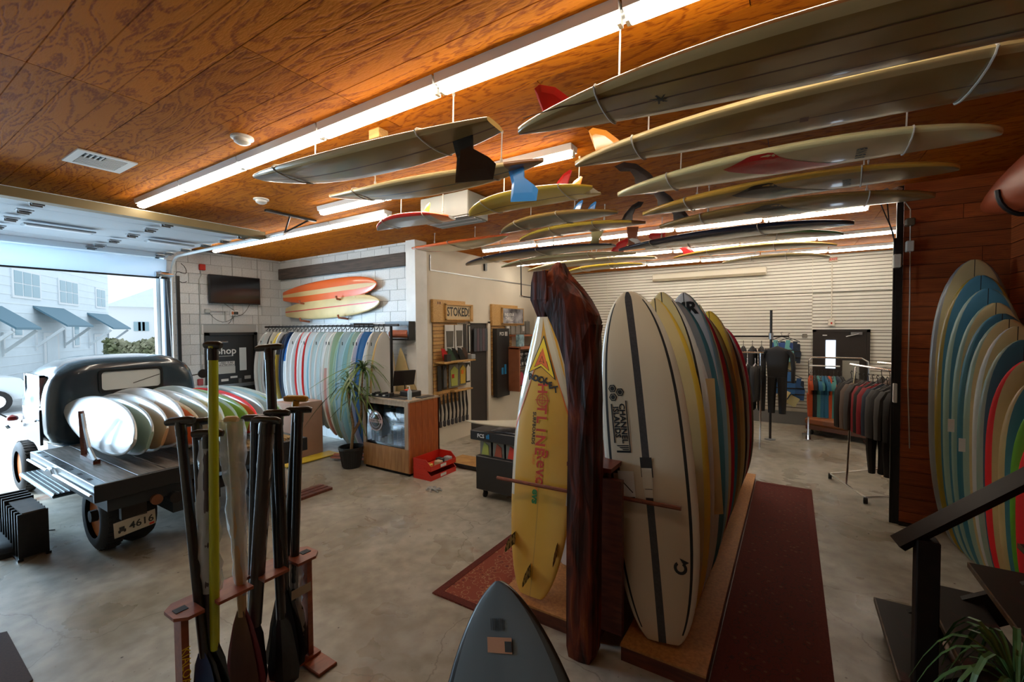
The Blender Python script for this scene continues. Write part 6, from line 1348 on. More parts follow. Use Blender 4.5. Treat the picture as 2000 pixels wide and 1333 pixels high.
# ================================================================== PADDLE RACK
pr_ = empty('paddle_rack', (-2.86, 1.42, 0), 'low reddish wooden rack with notched shelf holding the paddles', 'rack')
rackw = mat('rack_wood', (.30, .075, .03), .35, color2=(.20, .045, .018), nscale=5, stretch=(6, 1, 6))
RXa, RXb = -2.97, -2.75
segs = [(1.00, 1.14), (1.19, 1.40), (1.45, 1.62), (1.67, 1.86)]
sb_ = MB(); sb_.box((RXa, 1.0, .735), (RXa + .06, 1.86, .75))
pts = [(RXa, 1.05), (RXa + .05, 1.00), (RXb - .05, 1.00), (RXb, 1.05), (RXb, 1.13), (RXa + .09, 1.13), (RXa + .09, 1.20), (RXb, 1.20), (RXb, 1.395), (RXa + .09, 1.395), (RXa + .09, 1.46), (RXb, 1.46), (RXb, 1.62), (RXa + .09, 1.62), (RXa + .09, 1.68), (RXb, 1.68), (RXb, 1.81), (RXb - .05, 1.86), (RXa + .05, 1.86), (RXa, 1.81)]
b = MB(); b.prism(pts, .018, 0, Matrix.Translation((0, 0, .732))); b.build('notched_shelf', rackw, pr_)
for y in (1.055, 1.80):
    b = MB(); b.box((-2.90, y - .018, .02), (-2.81, y + .018, .732)); lg = b.build('leg', rackw, pr_)
    b = MB(); b.box((-2.885, y - .03, .750), (-2.835, y + .03, .754)); b.build('slot_trim', rubber, pr_)
    b = MB(); b.box((-3.08, y - .07, 0), (-2.62, y + .07, .022), bev=.005); b.build('foot', rackw, pr_)
b = MB(); b.box((-2.93, 1.0, .0221), (-2.79, 1.86, .04)); b.build('base_board', rackw, pr_)
lettering('leg_lettering', 'KIALOA', .06, ink_yellow, frame((0, 0, -1), (0, 1, 0), (1, 0, 0), (-2.808, 1.055, .45)), pr_)
carb = mat('carbon_black', (.018, .016, .014), .30, coat=.3, noise=.3, nscale=40); limeS = mat('lime_shaft', (.42, .48, .01), .3, coat=.3); plum = mat('plum_shaft', (.05, .035, .045), .3); woodS = mat('maple_shaft', (.50, .33, .17), .4)
film = mat('clear_film', (.80, .86, .90), .22, alpha=.45, coat=.6, bump=.8, noise=.05, nscale=14, spec=.8)
def fdepth(p): return (p - EYE).dot(FW)
def paddle(tp, mid, shaft, label, handle=carb, blade=carb, r=.015, dd=0, hdl=.105, bag=None, face=None, split=None, hrot=0, blen=.46, bw=.105, bz=.02):
    r *= 1.55; hdl *= 1.55
    Q = on_z(mid[0], mid[1], .75); T = at_d(tp[0], tp[1], fdepth(Q) + dd)
    o = empty('paddle', (Q.x, Q.y, .02), label, 'paddle')
    d = (T - Q).normalized(); B = Q - d * ((Q.z - bz) / d.z); N_ = Q - d * ((Q.z - bz - blen) / d.z)
    b = MB(); b.tube([N_ + (B - N_) * .12, Q, T], [r * .95, r, r], 12)
    b.build('shaft', shaft, o, True)
    side = d.cross(Vector((-FW.x, -FW.y, 0))).normalized(); side = (Matrix.Rotation(hrot, 3, d) @ side); nrm = side.cross(d)
    b = MB(); b.tube([T - side * hdl / 2, T - side * hdl * .35 + d * .004, T + side * hdl * .35 + d * .004, T + side * hdl / 2], [.018, .024, .024, .018], 10); b.tube([T - d * .08, T - d * .02, T], [r * 1.12, r * 1.1, r * .9], 10); b.build('handle', handle, o, True)
    pr = [(0, .02), (.06, .030), (.22, .062), (.50, bw * .80), (.78, bw), (.93, bw * .9), (1.0, bw * .5)]
    L_ = (B - N_); rings = [[N_ + L_ * t + side * w * c + nrm * (.010 * s_ * (1 - t * .5)) for c, s_ in ((-1, 0), (-.5, 1), (0, 1.5), (.5, 1), (1, 0), (.5, -.6), (0, -1), (-.5, -.6))] for t, w in pr]
    b = MB(); b.loft(rings); bl = b.build('blade', blade, o, False)
    if face:
        vs = []; 
        for t, w in pr[1:-1]: vs += [N_ + L_ * t - side * w * .72 + nrm * .019 * 1.0, N_ + L_ * t + side * w * .72 + nrm * .019]
        b = MB(); b.add(vs, [(2 * i, 2 * i + 1, 2 * i + 3, 2 * i + 2) for i in range(len(pr) - 3)]); b.build('blade_face', face, bl)
    if bag:
        t0, t1, w0, w1 = bag; br = random.Random(hash(label) % 1000 if False else len(label)); rings = []
        for i in range(17):
            t = i / 16; c = T + (B - T) * (t0 + (t1 - t0) * t); w = w0 + (w1 - w0) * t
            rings.append([c + side * (w * (1 + br.uniform(-.22, .22)) * math.cos(a)) + nrm * (max(.020, w * .45) * (1 + br.uniform(-.3, .3)) * math.sin(a)) for a in [2 * PI * k / 12 for k in range(12)]])
        b = MB(); b.loft(rings, cap=False); b.build('plastic_sleeve', film, o, True)
    return o
bluef = mat('blade_blue', (.04, .10, .28), .35); brn = mat('blade_wood', (.17, .085, .05), .4, color2=(.11, .055, .035), nscale=3, stretch=(3, 3, .5)); redm = mat('blade_red', (.16, .02, .03), .4)
paddle((352, 824), (388, 1172), carb, 'black paddle with T grip, leftmost in the rack', r=.017, face=bluef)
paddle((384, 826), (402, 1160), carb, 'second black paddle with lettered shaft, left end', r=.017, dd=.06, hrot=.5)
paddle((406, 848), (408, 1165), plum, 'dark plum paddle beside the lime one', r=.018, dd=-.02, hrot=.2, bag=(.02, .55, .05, .07))
paddle((416, 676), (419, 1168), limeS, 'tall lime green paddle with black grip', r=.0165, dd=-.05, hdl=.06, bz=.04)
paddle((452, 822), (470, 1140), woodS, 'pale wooden paddle in clear plastic sleeve with brown blade', handle=woodS, blade=redm, face=brn, r=.017, hdl=.05, bag=(.0, .62, .085, .035), blen=.60, bw=.125, dd=-.05)
paddle((498, 818), (493, 1120), carb, 'black paddle leaning left in the middle of the rack', r=.016, dd=.05)
paddle((522, 822), (503, 1122), mat('sleeve_dark', (.05, .042, .038), .25), 'thick dark paddle wrapped in glossy plastic', r=.028, bag=(.0, .66, .045, .04), dd=-.02)
paddle((526, 680), (545, 1106), carb, 'tallest black paddle rising above the rest', r=.020, dd=.12, hdl=.12)
paddle((541, 808), (553, 1100), carb, 'black paddle with lettered shaft and orange marked blade', r=.021, dd=-.05, bw=.13, blen=.62, face=mat('blade_char', (.015, .012, .010), .5, color2=(.35, .12, .02), nscale=3, contrast=(.30, .34)))
paddle((578, 780), (560, 1085), carb, 'black paddle with mustard yellow grip', handle=mat('grip_mustard', (.50, .27, .02), .35), r=.014, dd=.10)
paddle((584, 802), (576, 1085), carb, 'black open-grip paddle at the right end', r=.018, dd=0, hrot=.3, bag=(.60, .9, .05, .07))
Q = on_z(595, 1090, .75); b = MB(); b.box((-2.80, 1.66, .50), (-2.797, 1.80, .56)); tag(b.build('price_tag', mat('tag_worn', (.36, .30, .22), .6)), 'worn paper tag hanging under the paddle shelf', 'tag')
# carpet corner and small things on the floor
b = MB(); b.prism([(-5.30, .30), (-5.06, .74), (-4.21, .72), (-3.4, -.9), (-5.6, -.9)], .012, 0); tag(b.build('floor_mat', mat('mat_brown', (.045, .022, .016), .9, noise=.3, nscale=80)), 'dark brown floor mat corner at the lower left', 'mat')
b = MB(); b.loft([[(-7.05 + dx * s, 1.02 + .16 * s * sy, z) for dx, sy in ((-.9, -1), (.0, -1.1), (.32, -.4), (.34, .3), (0, 1), (-.9, 1.1))] for z, s in ((0.0, 1.0), (.05, .98), (.10, .8), (.115, .4))]); tag(b.build('rubber_pad', rubber, None, True), 'lumpy black rubber pad on the floor at the left edge', 'pad')
for k, pts in enumerate(([(-8.5, .65, .008), (-7.9, .98, .008), (-7.4, 1.25, .008), (-7.2, 1.45, .008)], [(-8.2, .5, .008), (-7.7, .85, .008), (-7.3, 1.02, .008), (-7.1, 1.36, .008)])):
    b = MB(); b.tube(pts, .006, 5); tag(b.build('floor_cable', rubber), 'thin black cable across the floor, %s by the slat rack' % ('farther' if k == 0 else 'nearer'), 'cable')
r2 = random.Random(4)
b = MB(); c = Vector((-4.30, 4.69, .01))
for k in range(7): a = k * .9; b.tube([c, c + Vector((.09 * math.cos(a), .06 * math.sin(a), .018)), c + Vector((.13 * math.cos(a + .4), .09 * math.sin(a + .4), .0))], .012, 5)
tag(b.build('crumpled_strap', mat('strap_grey', (.35, .36, .36), .6)), 'crumpled grey strap lying on the open floor', 'strap')
# ================================================================== CEILING FIXTURES
def dome(x, y, label):
    o = empty('smoke_detector', (x, y, ZC - .05), label, 'detector')
    b = MB(); b.lathe([(.085, 0), (.085, -.015), (.07, -.02)], 22, 0, Matrix.Translation((x, y, ZC))); b.build('base', white_metal, o, True); b = MB(); b.lathe([(.065, -.018), (.06, -.045), (.035, -.06), (.005, -.062)], 22, 0, Matrix.Translation((x, y, ZC))); b.build('cover', white_metal, o, True); b = MB(); b.lathe([(.061, -.030), (.0615, -.038)], 22, 0, Matrix.Translation((x, y, ZC)), cap=False); b.build('grille', grey_metal, o)
dome(-3.86, 1.955, 'white smoke detector on the ceiling near the camera'); dome(-5.48, 2.98, 'white smoke detector beyond the long light row')
b = MB(); b.box((-2.89, 2.44, ZC - .075), (-2.77, 2.54, ZC), bev=.004); tag(b.build('wood_block', pine_h), 'small pine block screwed to the ceiling by the lights', 'block')
v = empty('ceiling_vent', (-5.5, 1.5, ZC), 'white metal air vent with curved louvres in the ceiling', 'vent', rz=0)
b = MB(); b.box((-5.74, 1.29, ZC - .012), (-5.27, 1.35, ZC)); b.box((-5.74, 1.65, ZC - .012), (-5.27, 1.71, ZC)); b.box((-5.74, 1.35, ZC - .012), (-5.69, 1.65, ZC)); b.box((-5.32, 1.35, ZC - .012), (-5.27, 1.65, ZC)); b.build('frame', white_metal, v)
b = MB(); b.box((-5.69, 1.35, ZC - .002), (-5.32, 1.65, ZC)); b.build('cavity', rubber, v)
for k in range(9):
    x = -5.67 + .04 * k; b = MB(); b.box((x, 1.355 if k < 6 else 1.50, ZC - .014), (x + .012, 1.645, ZC - .003)); b.build('louvre', white_metal, v)
for k in range(4): b = MB(); b.box((-5.45, 1.37 + .035 * k, ZC - .015), (-5.33, 1.38 + .035 * k, ZC - .004)); b.build('louvre', white_metal, v)
h = empty('ceiling_heater', (-3.5, 4.25, 3.5), 'grey ceiling heater box with slotted grille', 'heater')
hm_ = mat('heater_grey', (.26, .27, .25), .45); b = MB(); b.box((-3.85, 4.02, 3.60), (-3.12, 4.42, 3.88), bev=.008); b.build('case', hm_, h)
for k in range(9): b = MB(); b.box((-3.83, 4.035 + .042 * k, 3.590), (-3.14, 4.065 + .042 * k, 3.601)); b.build('grille_slat', mat('grille_grey', (.36, .37, .35), .4) if k % 3 else white_metal, h)
# items at the plank wall corner
cm = empty('security_camera', (.86, 6.55, 3.78), 'grey security camera aimed left at the top of the black post', 'camera')
b = MB(); b.tube([(.70, 6.48, 3.72), (.90, 6.50, 3.80)], .045, 12); b.build('body', mat('cam_grey', (.30, .30, .28), .5), cm); b = MB(); b.tube([(.69, 6.478, 3.717), (.68, 6.476, 3.713)], .04, 12); b.build('lens', rubber, cm); b = MB(); b.tube([(.88, 6.50, 3.80), (.98, 6.55, 3.84), (1.03, 6.62, 3.84)], .014, 6); b.build('arm', white_metal, cm)
for k, pts in enumerate(([(.80, 6.6, 3.86), (.84, 6.58, 3.70), (.96, 6.6, 3.35), (1.0, 6.64, 3.0)], [(.97, 6.62, 3.86), (1.11, 6.63, 3.6), (1.12, 6.64, 2.6), (1.115, 6.65, 1.7), (1.14, 6.64, .9)], [(.90, 6.62, 3.8), (.92, 6.6, 3.5), (.99, 6.63, 3.2)])):
    b = MB(); b.tube(pts, .006, 5); tag(b.build('wire', cord_white if k == 1 else rubber), ('dark cable drooping beside the security camera', 'long pale cable running down the black post', 'short dark cable looping to the post')[k], 'cable')
p = on_y(1747, 512, 6.62); b = MB(); b.box((.96, 6.55, p.z - .07), (1.03, 6.64, p.z + .08), bev=.008); tag(b.build('sensor_box', cream_paint), 'cream sensor box on the left edge of the black post', 'sensor')
p = on_y(1776, 482, 6.66); b = MB(); b.box((p.x - .035, 6.60, p.z - .06), (p.x + .035, 6.685, p.z + .06), 0, None, .008); tag(b.build('wall_speaker', cream_paint), 'small cream motion sensor on the plank wall', 'sensor')
p = on_y(1780, 432, 6.62); b = MB(); b.box((p.x - .05, 6.58, p.z - .05), (p.x + .03, 6.685, p.z + .03), bev=.01); tag(b.build('dark_sensor', mat('sens_brown', (.10, .07, .04), .5)), 'dim brown camera box high on the plank wall', 'camera')
p = on_y(1750, 770, 6.62); b = MB(); b.box((.985, 6.60, p.z - .10), (1.02, 6.65, p.z + .12), bev=.004); tag(b.build('door_reader', white_metal), 'small white reader plate on the black post', 'reader')
# ================================================================== BACK ROOM: DOOR, CLOTHES, BENCH
d3 = empty('door_3', (.87, 12.2, 0)); tag(d3, kind='structure')
dkb = mat('door_brown_black', (.020, .014, .011), .5)
b = MB(); b.box((.46, 12.17, 0), (1.36, 12.215, 2.16)); d_ = b.build('door_leaf', dkb, d3)
b = MB(); b.box((.40, 12.15, 0), (.46, 12.235, 2.22)); b.box((1.36, 12.15, 0), (1.42, 12.235, 2.22)); b.box((.40, 12.15, 2.16), (1.42, 12.235, 2.22)); b.build('door_frame', dkb, d3)
b = MB(); b.box((.64, 12.155, 1.35), (.82, 12.172, 1.98)); b.build('door_pane', mat('daylight_pane', (.6, .7, .8), .3, emit=(.60, .76, .95), estr=.9), d_)
b = MB(); b.tube([(1.0, 12.12, 2.06), (1.22, 12.10, 2.12)], .012, 6); b.box((1.08, 12.10, 2.10), (1.28, 12.155, 2.16)); b.build('door_closer', grey_metal, d_); b = MB(); b.box((.58, 12.13, 2.08), (.66, 12.155, 2.10)); b.build('latch', white_metal, d_)
ac = empty('wall_heater', (-.9, 12.1, 3.45), 'long pale heater casing high on the slat wall', 'heater')
a_, c_ = on_y(1275, 520, 12.15), on_y(1498, 512, 12.15); b = MB(); b.box((a_.x, 12.08, 3.52), (c_.x, 12.225, 3.72), bev=.02); b.build('case', cream_paint, ac); b = MB(); b.box((a_.x + .02, 12.06, 3.52), (c_.x - .02, 12.085, 3.58)); b.build('grille', mat('grille_tan', (.30, .25, .16), .5), ac)
b = MB(); b.box((.68, 12.14, 3.72), (.84, 12.225, 3.83), bev=.01); ex = b.build('exit_sign', mat('exit_cream', (.50, .40, .30), .5)); tag(ex, 'small exit sign with red letters at the top of the slat wall', 'sign'); lettering('sign_lettering', 'EXIT', .07, red_plastic, frame((1, 0, 0), (0, 0, 1), (0, -1, 0), (.76, 12.135, 3.775)), ex, .003)
pipe([(.74, 12.21, 3.7), (.74, 12.21, 2.42)], .012, 'thin painted conduit running down the slat wall to a box', cream_paint)
b = MB(); b.box((.68, 12.17, 2.30), (.80, 12.225, 2.45), bev=.008); o = b.build('call_box', cream_paint); tag(o, 'small cream box over the black back door', 'box'); b = MB(); b.box((.725, 12.165, 2.34), (.755, 12.171, 2.38)); b.build('red_light', red_plastic, o)
b = MB(); b.box((.20, 12.19, 2.03), (.29, 12.228, 2.12), bev=.006); tag(b.build('thermostat', mat('thermo', (.20, .18, .14), .5)), 'small dark thermostat left of the back door', 'thermostat')
# bench
bn = empty('ottoman', (.9, 11.2, 0), 'low orange-brown leather ottoman bench on casters', 'bench'); lea = mat('leather', (.36, .105, .022), .42, noise=.3, nscale=5, bump=.1)
Mb = Matrix.Translation((.92, 11.30, 0)) @ Matrix.Rotation(-.42, 4, 'Z')
b = MB(); b.box((-.62, -.30, .20), (.62, .30, .36), 0, Mb, bev=.04); b.build('cushion', lea, bn, True); b = MB(); b.box((-.60, -.28, .11), (.60, .28, .205), 0, Mb, bev=.01); b.build('base', mat('leather_dark', (.16, .05, .015), .5), bn)
for sx_ in (-1, 1):
    for sy_ in (-1, 1): b = MB(); b.tube([(sx_ * .5 - .015, sy_ * .22, .045), (sx_ * .5 + .015, sy_ * .22, .045)], .045, 12, 0, True, Mb); b.box((sx_ * .5 - .02, sy_ * .22 - .02, .07), (sx_ * .5 + .02, sy_ * .22 + .02, .12), 0, Mb); b.build('caster', rubber, bn)
# garments -------------------------------------------------------------
def garment_mesh(name, m, L=.62, wS=.22, wH=.20, sleeve=.55, legs=0, thick=.05, acc=None):
    """torso in the yz plane (y across, z down from the collar at 0), x is the thin way"""
    b = MB(); prof = [(0, .05, .5), (-.02, .09, .7), (-.05, wS * .85, .9), (-.09, wS, 1), (-.20, wS * .93, 1.05), (-L * .6, wS * .84, 1.05), (-L, wH, .9)]
    rings = [[(thick * k * math.cos(a), w * math.sin(a) * 1.0, z) for a in [2 * PI * q / 12 for q in range(12)]] for z, w, k in prof]
    b.loft(rings)
    for s_ in (-1, 1):
        if sleeve: b.tube([(0, s_ * wS * .82, -.07), (.01, s_ * (wS + .03), -.16), (.015, s_ * (wS + .05), -.07 - sleeve * .55), (.02, s_ * (wS + .045), -.07 - sleeve)], [.055, .055, .048, .04], 8, 0, True, None, .8)
        if legs: b.tube([(0, s_ * wH * .5, -L + .03), (0, s_ * wH * .55, -L - legs * .5), (0, s_ * wH * .55, -L - legs)], [wH * .52, wH * .44, wH * .36], 8, 0)
    return b.mesh(name, m, True)
hg = MB(); hg.tube([(0, -.21, -.07), (0, -.10, -.015), (0, 0, .02), (0, .10, -.015), (0, .21, -.07)], .009, 6); hg.tube([(0, 0, .02), (0, 0, .07), (0, .02, .10), (0, .0, .125), (0, -.022, .105)], .005, 5)
hgm = hg.mesh('hanger', dark_plastic); hgw = MB(); hgw.v, hgw.f, hgw.m = hg.v, hg.f, hg.m; hgwm = hgw.mesh('hanger', white_metal)
tg = MB(); tg.box((-.004, -.028, -.09), (.004, .028, 0)); tgm = {k: tg.mesh('price_tag', m) for k, m in (('w', paper_white), ('y', mat('tag_yellow', (.55, .50, .12), .5)))}
def garment(me, x, y, z, rz, label, cat='wetsuit', group=None, nm='wetsuit', tag_=None, hang_=None, extra=None):
    o = empty(nm, (x, y, z), label, cat, group, rz=rz)
    link('body', me, o, (0, 0, -.10)); link('hanger', hang_ or hgm, o, (0, 0, -.11))
    if tag_: link('price_tag', tgm[tag_[0]], o, (.06, tag_[1], tag_[2]), rot=(.3, 0, 0))
    if extra: extra(o)
    return o
neo = mat('neoprene', (.014, .013, .013), .7); neo_g = mat('neoprene_grey', (.075, .075, .075), .75); neo_r = mat('neoprene_red', (.30, .02, .03), .7); neo_b = mat('neoprene_blue', (.03, .16, .30), .7); neo_t = mat('neoprene_teal', (.08, .28, .28), .7); neo_o = mat('neoprene_orange', (.55, .08, .02), .7); neo_n = mat('neoprene_navy', (.02, .035, .06), .7); neo_w = mat('cloth_taupe', (.16, .12, .10), .85)
full = garment_mesh('body', neo, .62, .22, .17, .62, .68); jack = {k: garment_mesh('body', m, .70, .24, .21, .60) for k, m in (('k', neo), ('g', neo_g), ('r', neo_r), ('n', neo_n), ('t', neo_w))}
kid = {k: garment_mesh('body', m, .40, .16, .14, .20, .42) for k, m in (('k', neo), ('b', neo_b), ('t', neo_t), ('o', neo_o), ('n', neo_n))}
# wall-side black rack with full suits
r1 = empty('clothes_rack', (-1.3, 10.4, 0), 'black pipe clothes rack with a tall post before the slat wall', 'rack')
b = MB(); b.tube([(-.36, 10.37, 0), (-.36, 10.37, 2.62)], .024, 10); b.build('post', black_metal, r1); b = MB(); b.tube([(-3.2, 10.37, 2.08), (-.05, 10.37, 2.10)], .018, 8); b.build('rod', black_metal, r1); b = MB(); b.tube([(-3.15, 10.37, 0), (-3.15, 10.37, 2.1)], .02, 8); b.build('post', black_metal, r1); b = MB(); b.tube([(-.36, 10.37, 2.04), (-.36, 10.37, 2.16)], .045, 10); b.build('coupling', grey_metal, r1); b = MB(); b.lathe([(.10, 0), (.10, .01), (.03, .02)], 14, 0, Matrix.Translation((-.36, 10.37, 0))); b.build('base_flange', grey_metal, r1)
for k in range(16):
    x = -3.0 + .165 * k
    garment(full, x, 10.37, 1.99, RNG.uniform(-.15, .15) + (.0), 'black full wetsuit hanging on the black pipe rack', group='full wetsuits on the black pipe rack', tag_=('w', .05, -.45) if k in (13, 15) else None)
garment(full, -.24, 10.05, 2.0, 1.35, 'black full wetsuit facing the room at the rack post', tag_=('w', .08, -.42))
r0 = empty('low_clothes_rack', (-.75, 9.6, 0), 'lower chrome bar with dark tops before the black pipe rack', 'rack'); b = MB(); b.tube([(-1.55, 9.6, 1.80), (-.45, 9.6, 1.80)], .016, 8); b.build('rod', chrome, r0); b = MB(); b.tube([(-1.5, 9.6, 0), (-1.5, 9.6, 1.8)], .016, 8); b.build('post', chrome, r0); b = MB(); b.tube([(-.50, 9.6, 0), (-.50, 9.6, 1.8)], .016, 8); b.build('post', chrome, r0)
for k in range(7): garment(jack['k'], -1.40 + .135 * k, 9.6, 1.68, RNG.uniform(-.2, .2), 'black wetsuit top on the lower chrome bar', group='wetsuit tops on the lower chrome bar', cat='wetsuit', hang_=hgwm)
# life vests on the slat wall
def vest(x, y, z, m, m2, label, rz=0):
    o = empty('life_vest', (x, y, z), label, 'life vest')
    Mv = Matrix.Translation((x, y, z)) @ Matrix.Rotation(rz, 4, 'Z')
    for s_ in (-1, 1): b = MB(); b.prism([(s_ * .02, -.50), (s_ * .22, -.50), (s_ * .24, -.26), (s_ * .15, -.16), (s_ * .17, 0), (s_ * .08, .0), (s_ * .06, -.18)], .07, 0, Mv @ frame((1, 0, 0), (0, 0, 1), (0, -1, 0), (0, 0, 0))); b.build('front_panel', m, o)
    b = MB(); b.box((-.22, .0, -.48), (.22, .04, -.06), 0, Mv, bev=.015); b.build('back_panel', m2, o)
    for zz in (-.24, -.38): b = MB(); b.box((-.23, -.08, zz), (.23, -.071, zz + .025), 0, Mv); b.build('belt', dark_plastic, o)
    link('hanger', hgm, o, (0, -.02, .06), rot=(0, 0, PI / 2)); b = MB(); b.tube([(x, y + .18, z + .17), (x, y - .05, z + .17)], .006, 5); b.build('peg', chrome, o)
    b = MB(); b.box((-.10, 0, -.22), (.10, .004, 0), 0, Mv @ Matrix.Translation((.06, -.10, -.42)) @ Matrix.Rotation(.5, 4, 'Y')); b.build('hang_tag', tag_y, o); 
tag_y = mat('tag_pale_yellow', (.58, .54, .28), .5)
vest(-.20, 11.98, 1.98, mat('vest_teal', (.13, .38, .38), .7), mat('vest_blue', (.04, .09, .30), .7), 'teal life vest with yellow tag on the slat wall'); vest(-.06, 12.10, 1.95, neo_n, neo_n, 'dark life vest behind the teal one')
vest(-.16, 11.98, 1.25, mat('vest_royal', (.03, .13, .35), .7), neo_b, 'royal blue life vest with yellow tag below the teal one'); vest(.02, 12.10, 1.10, mat('vest_blue2', (.025, .09, .24), .7), neo_n, 'deep blue life vest at lower right of its neighbours')
# childrens suits rack in front of the door
r3 = empty('garment_rack', (.75, 10.9, 0), 'white rounded garment rack with childrens wetsuits before the back door', 'rack')
b = MB(); b.tube([(.30, 10.9, 0), (.30, 10.9, 1.60), (.34, 10.9, 1.66), (1.15, 10.9, 1.66), (1.24, 10.9, 1.60), (1.26, 10.9, 1.45), (1.26, 10.9, 0)], .018, 8); b.build('frame', chrome, r3); b = MB(); b.tube([(.30, 10.78, 1.50), (.80, 10.78, 1.50)], .014, 8); b.build('rod', white_metal, r3); b = MB(); b.box((.20, 10.6, .0), (.34, 11.2, .03)); b.box((1.2, 10.6, .0), (1.3, 11.2, .03)); b.build('foot', chrome, r3)
for k in range(9):
    key = 'oktbbotnk'[k]; garment(kid[key], .33 + .062 * k, 10.78, 1.40, RNG.uniform(-.2, .3), '%s childrens wetsuit on the white rounded rack' % ('orange and dark leftmost', 'black second', 'teal third', 'bright blue fourth', 'bright blue fifth', 'orange red middle', 'pale teal seventh', 'navy eighth', 'black last')[k], nm='childrens_wetsuit')
b = MB(); b.box((.84, 10.80, 1.20), (1.10, 10.81, 1.62)); tag(b.build('card_sheet', mat('sheet_grey', (.33, .32, .27), .6)), 'grey cardboard sheet leaning on the rounded rack', 'card')
# rolling rack in front
r4 = empty('rolling_rack', (.98, 7.9, 0), 'chrome rolling rack with jackets beside the black post', 'rack')
A_ = [Vector((.50, 8.14, .075)), Vector((.82, 7.22, .075)), Vector((1.34, 7.60, .075)), Vector((1.16, 8.80, .075))]
for i in range(4): b = MB(); b.tube([A_[i], A_[(i + 1) % 4]], .014, 8); b.build('base_bar', chrome, r4)
for p in A_:
    b = MB(); b.tube([(p.x - .02, p.y, .04), (p.x + .02, p.y, .04)], .042, 14); b.build('caster', rubber, r4); b = MB(); b.box((p.x - .026, p.y - .012, .045), (p.x + .026, p.y + .012, .085)); b.build('caster_fork', chrome, r4)
m0 = (A_[0] + A_[3]) / 2; P0, P1 = Vector((.66, 7.68, .08)), Vector((1.26, 7.9, .08))
b = MB(); b.tube([P0, Vector((.70, 7.75, 1.0)), Vector((.76, 7.85, 1.72))], .014, 8); b.build('upright', chrome, r4); b = MB(); b.tube([P1, Vector((1.24, 7.6, 1.68))], .014, 8); b.build('upright', chrome, r4)
q0, q1 = Vector((.72, 8.05, 1.74)), Vector((1.22, 7.35, 1.70)); b = MB(); b.tube([q0, q1], .014, 8); b.build('rod', chrome, r4); q2, q3 = Vector((1.06, 8.3, 1.76)), Vector((1.45, 7.8, 1.74)); b = MB(); b.tube([q2, q3], .014, 8); b.build('rod', chrome, r4); b = MB(); b.tube([(q0 + q1) / 2, (q2 + q3) / 2], .012, 6); b.build('cross_bar', chrome, r4)
seq = 'kktgrkrngkgk'; names = ['black leftmost', 'black second', 'taupe third', 'grey fourth', 'red sleeved fifth', 'black sixth', 'dark red seventh', 'navy eighth', 'charcoal ninth', 'black tenth', 'grey shouldered eleventh', 'big black nearest']
ang = math.atan2((q1 - q0).y, (q1 - q0).x)
for k in range(12):
    p = q0 + (q1 - q0) * (k + .3) / 12; garment(jack[seq[k]], p.x, p.y, p.z - .105, ang - PI + .25 + RNG.uniform(-.12, .12), '%s jacket on the chrome rolling rack' % names[k], 'jacket', 'jackets on the rolling rack', 'jacket', tag_=('y' if k in (9, 11) else 'w', .02, -.70) if k in (1, 5, 9, 11) else None)
for k in range(5):
    p = q2 + (q3 - q2) * (k + .5) / 5; garment(jack['t' if k % 2 else 'g'], p.x, p.y, p.z - .105, ang - PI + .6, '%s taupe-grey top on the rear bar of the rolling rack' % ('leftmost', 'second', 'middle', 'fourth', 'rightmost')[k], 'top', 'tops on the rear bar', 'knit_top')
for k, (x, y, z) in enumerate(((.98, 7.62, 1.02), (1.13, 7.50, 1.02))):
    o = empty('black_trousers', (x, y, z), ('black neoprene trousers hanging low on the rolling rack', 'second black trousers nearest the black post')[k], 'trousers'); b = MB()
    for s_ in (-1, 1): b.tube([(x + s_ * .05, y, z), (x + s_ * .065, y, z - .4), (x + s_ * .05, y + .02, z - .72)], [.07, .055, .04], 8)
    b.box((x - .10, y - .04, z - .02), (x + .10, y + .04, z + .08), bev=.02); b.build('legs', neo, o, True)
# black top near the log seen between boards
garment(jack['k'], -3.12, 10.37, 1.98, 1.0, 'black top glimpsed right of the log post', 'top', None, 'knit_top')
b = MB(); b.box((-3.28, 10.30, 1.42), (-3.10, 10.32, 1.72)); b.tube([(-3.19, 10.31, 1.72), (-3.17, 10.365, 2.08)], .004, 4); b_ = b.build('framed_card', paper_white); tag(b_, 'small white framed card hanging behind the log post', 'card'); b = MB(); b.box((-3.26, 10.295, 1.44), (-3.12, 10.30, 1.70)); b.build('print', ink, b_)
# ================================================================== OUTSIDE THE BIG DOOR
sid = mat('siding', (.70, .79, .84), .6, noise=.04, nscale=2); trimw = mat('house_trim', (.72, .76, .78), .5); roof_m = mat('awning_blue', (.10, .20, .26), .6); hw = mat('house_window', (.26, .40, .46), .15)
F0, F1 = at_d(45, 550, 22), at_d(195, 565, 31); F0.z = F1.z = 0; ud = (F1 - F0).normalized(); nd = Vector((ud.y, -ud.x, 0)); nd = -nd if nd.dot(F0) > 0 else nd
org = F0 - ud * 6; Mh = frame(ud, (0, 0, 1), nd, org)     # local: x along the facade, y up, z toward us
def hp(px, py, off=0):
    n_ = nd; r = _ray(px, py); t = ((org + nd * off) - EYE).dot(n_) / r.dot(n_); p = EYE + r * t - org; return p.dot(ud), p.z
hs_ = empty('town_house', org + ud * 14, 'long pale blue row house with awnings across the street', 'house')
x1h = hp(212, 600)[0]
b = MB(); b.box((-6, -.02, -6), (x1h, 9.0, 0), 0, Mh); b.build('wall', sid, hs_)
k = 0; z = .3
while z < 8.8:
    b = MB(); b.box((-6, z, 0), (x1h, z + .02, .02), 0, Mh); b.build('siding_course', trimw, hs_); z += .42
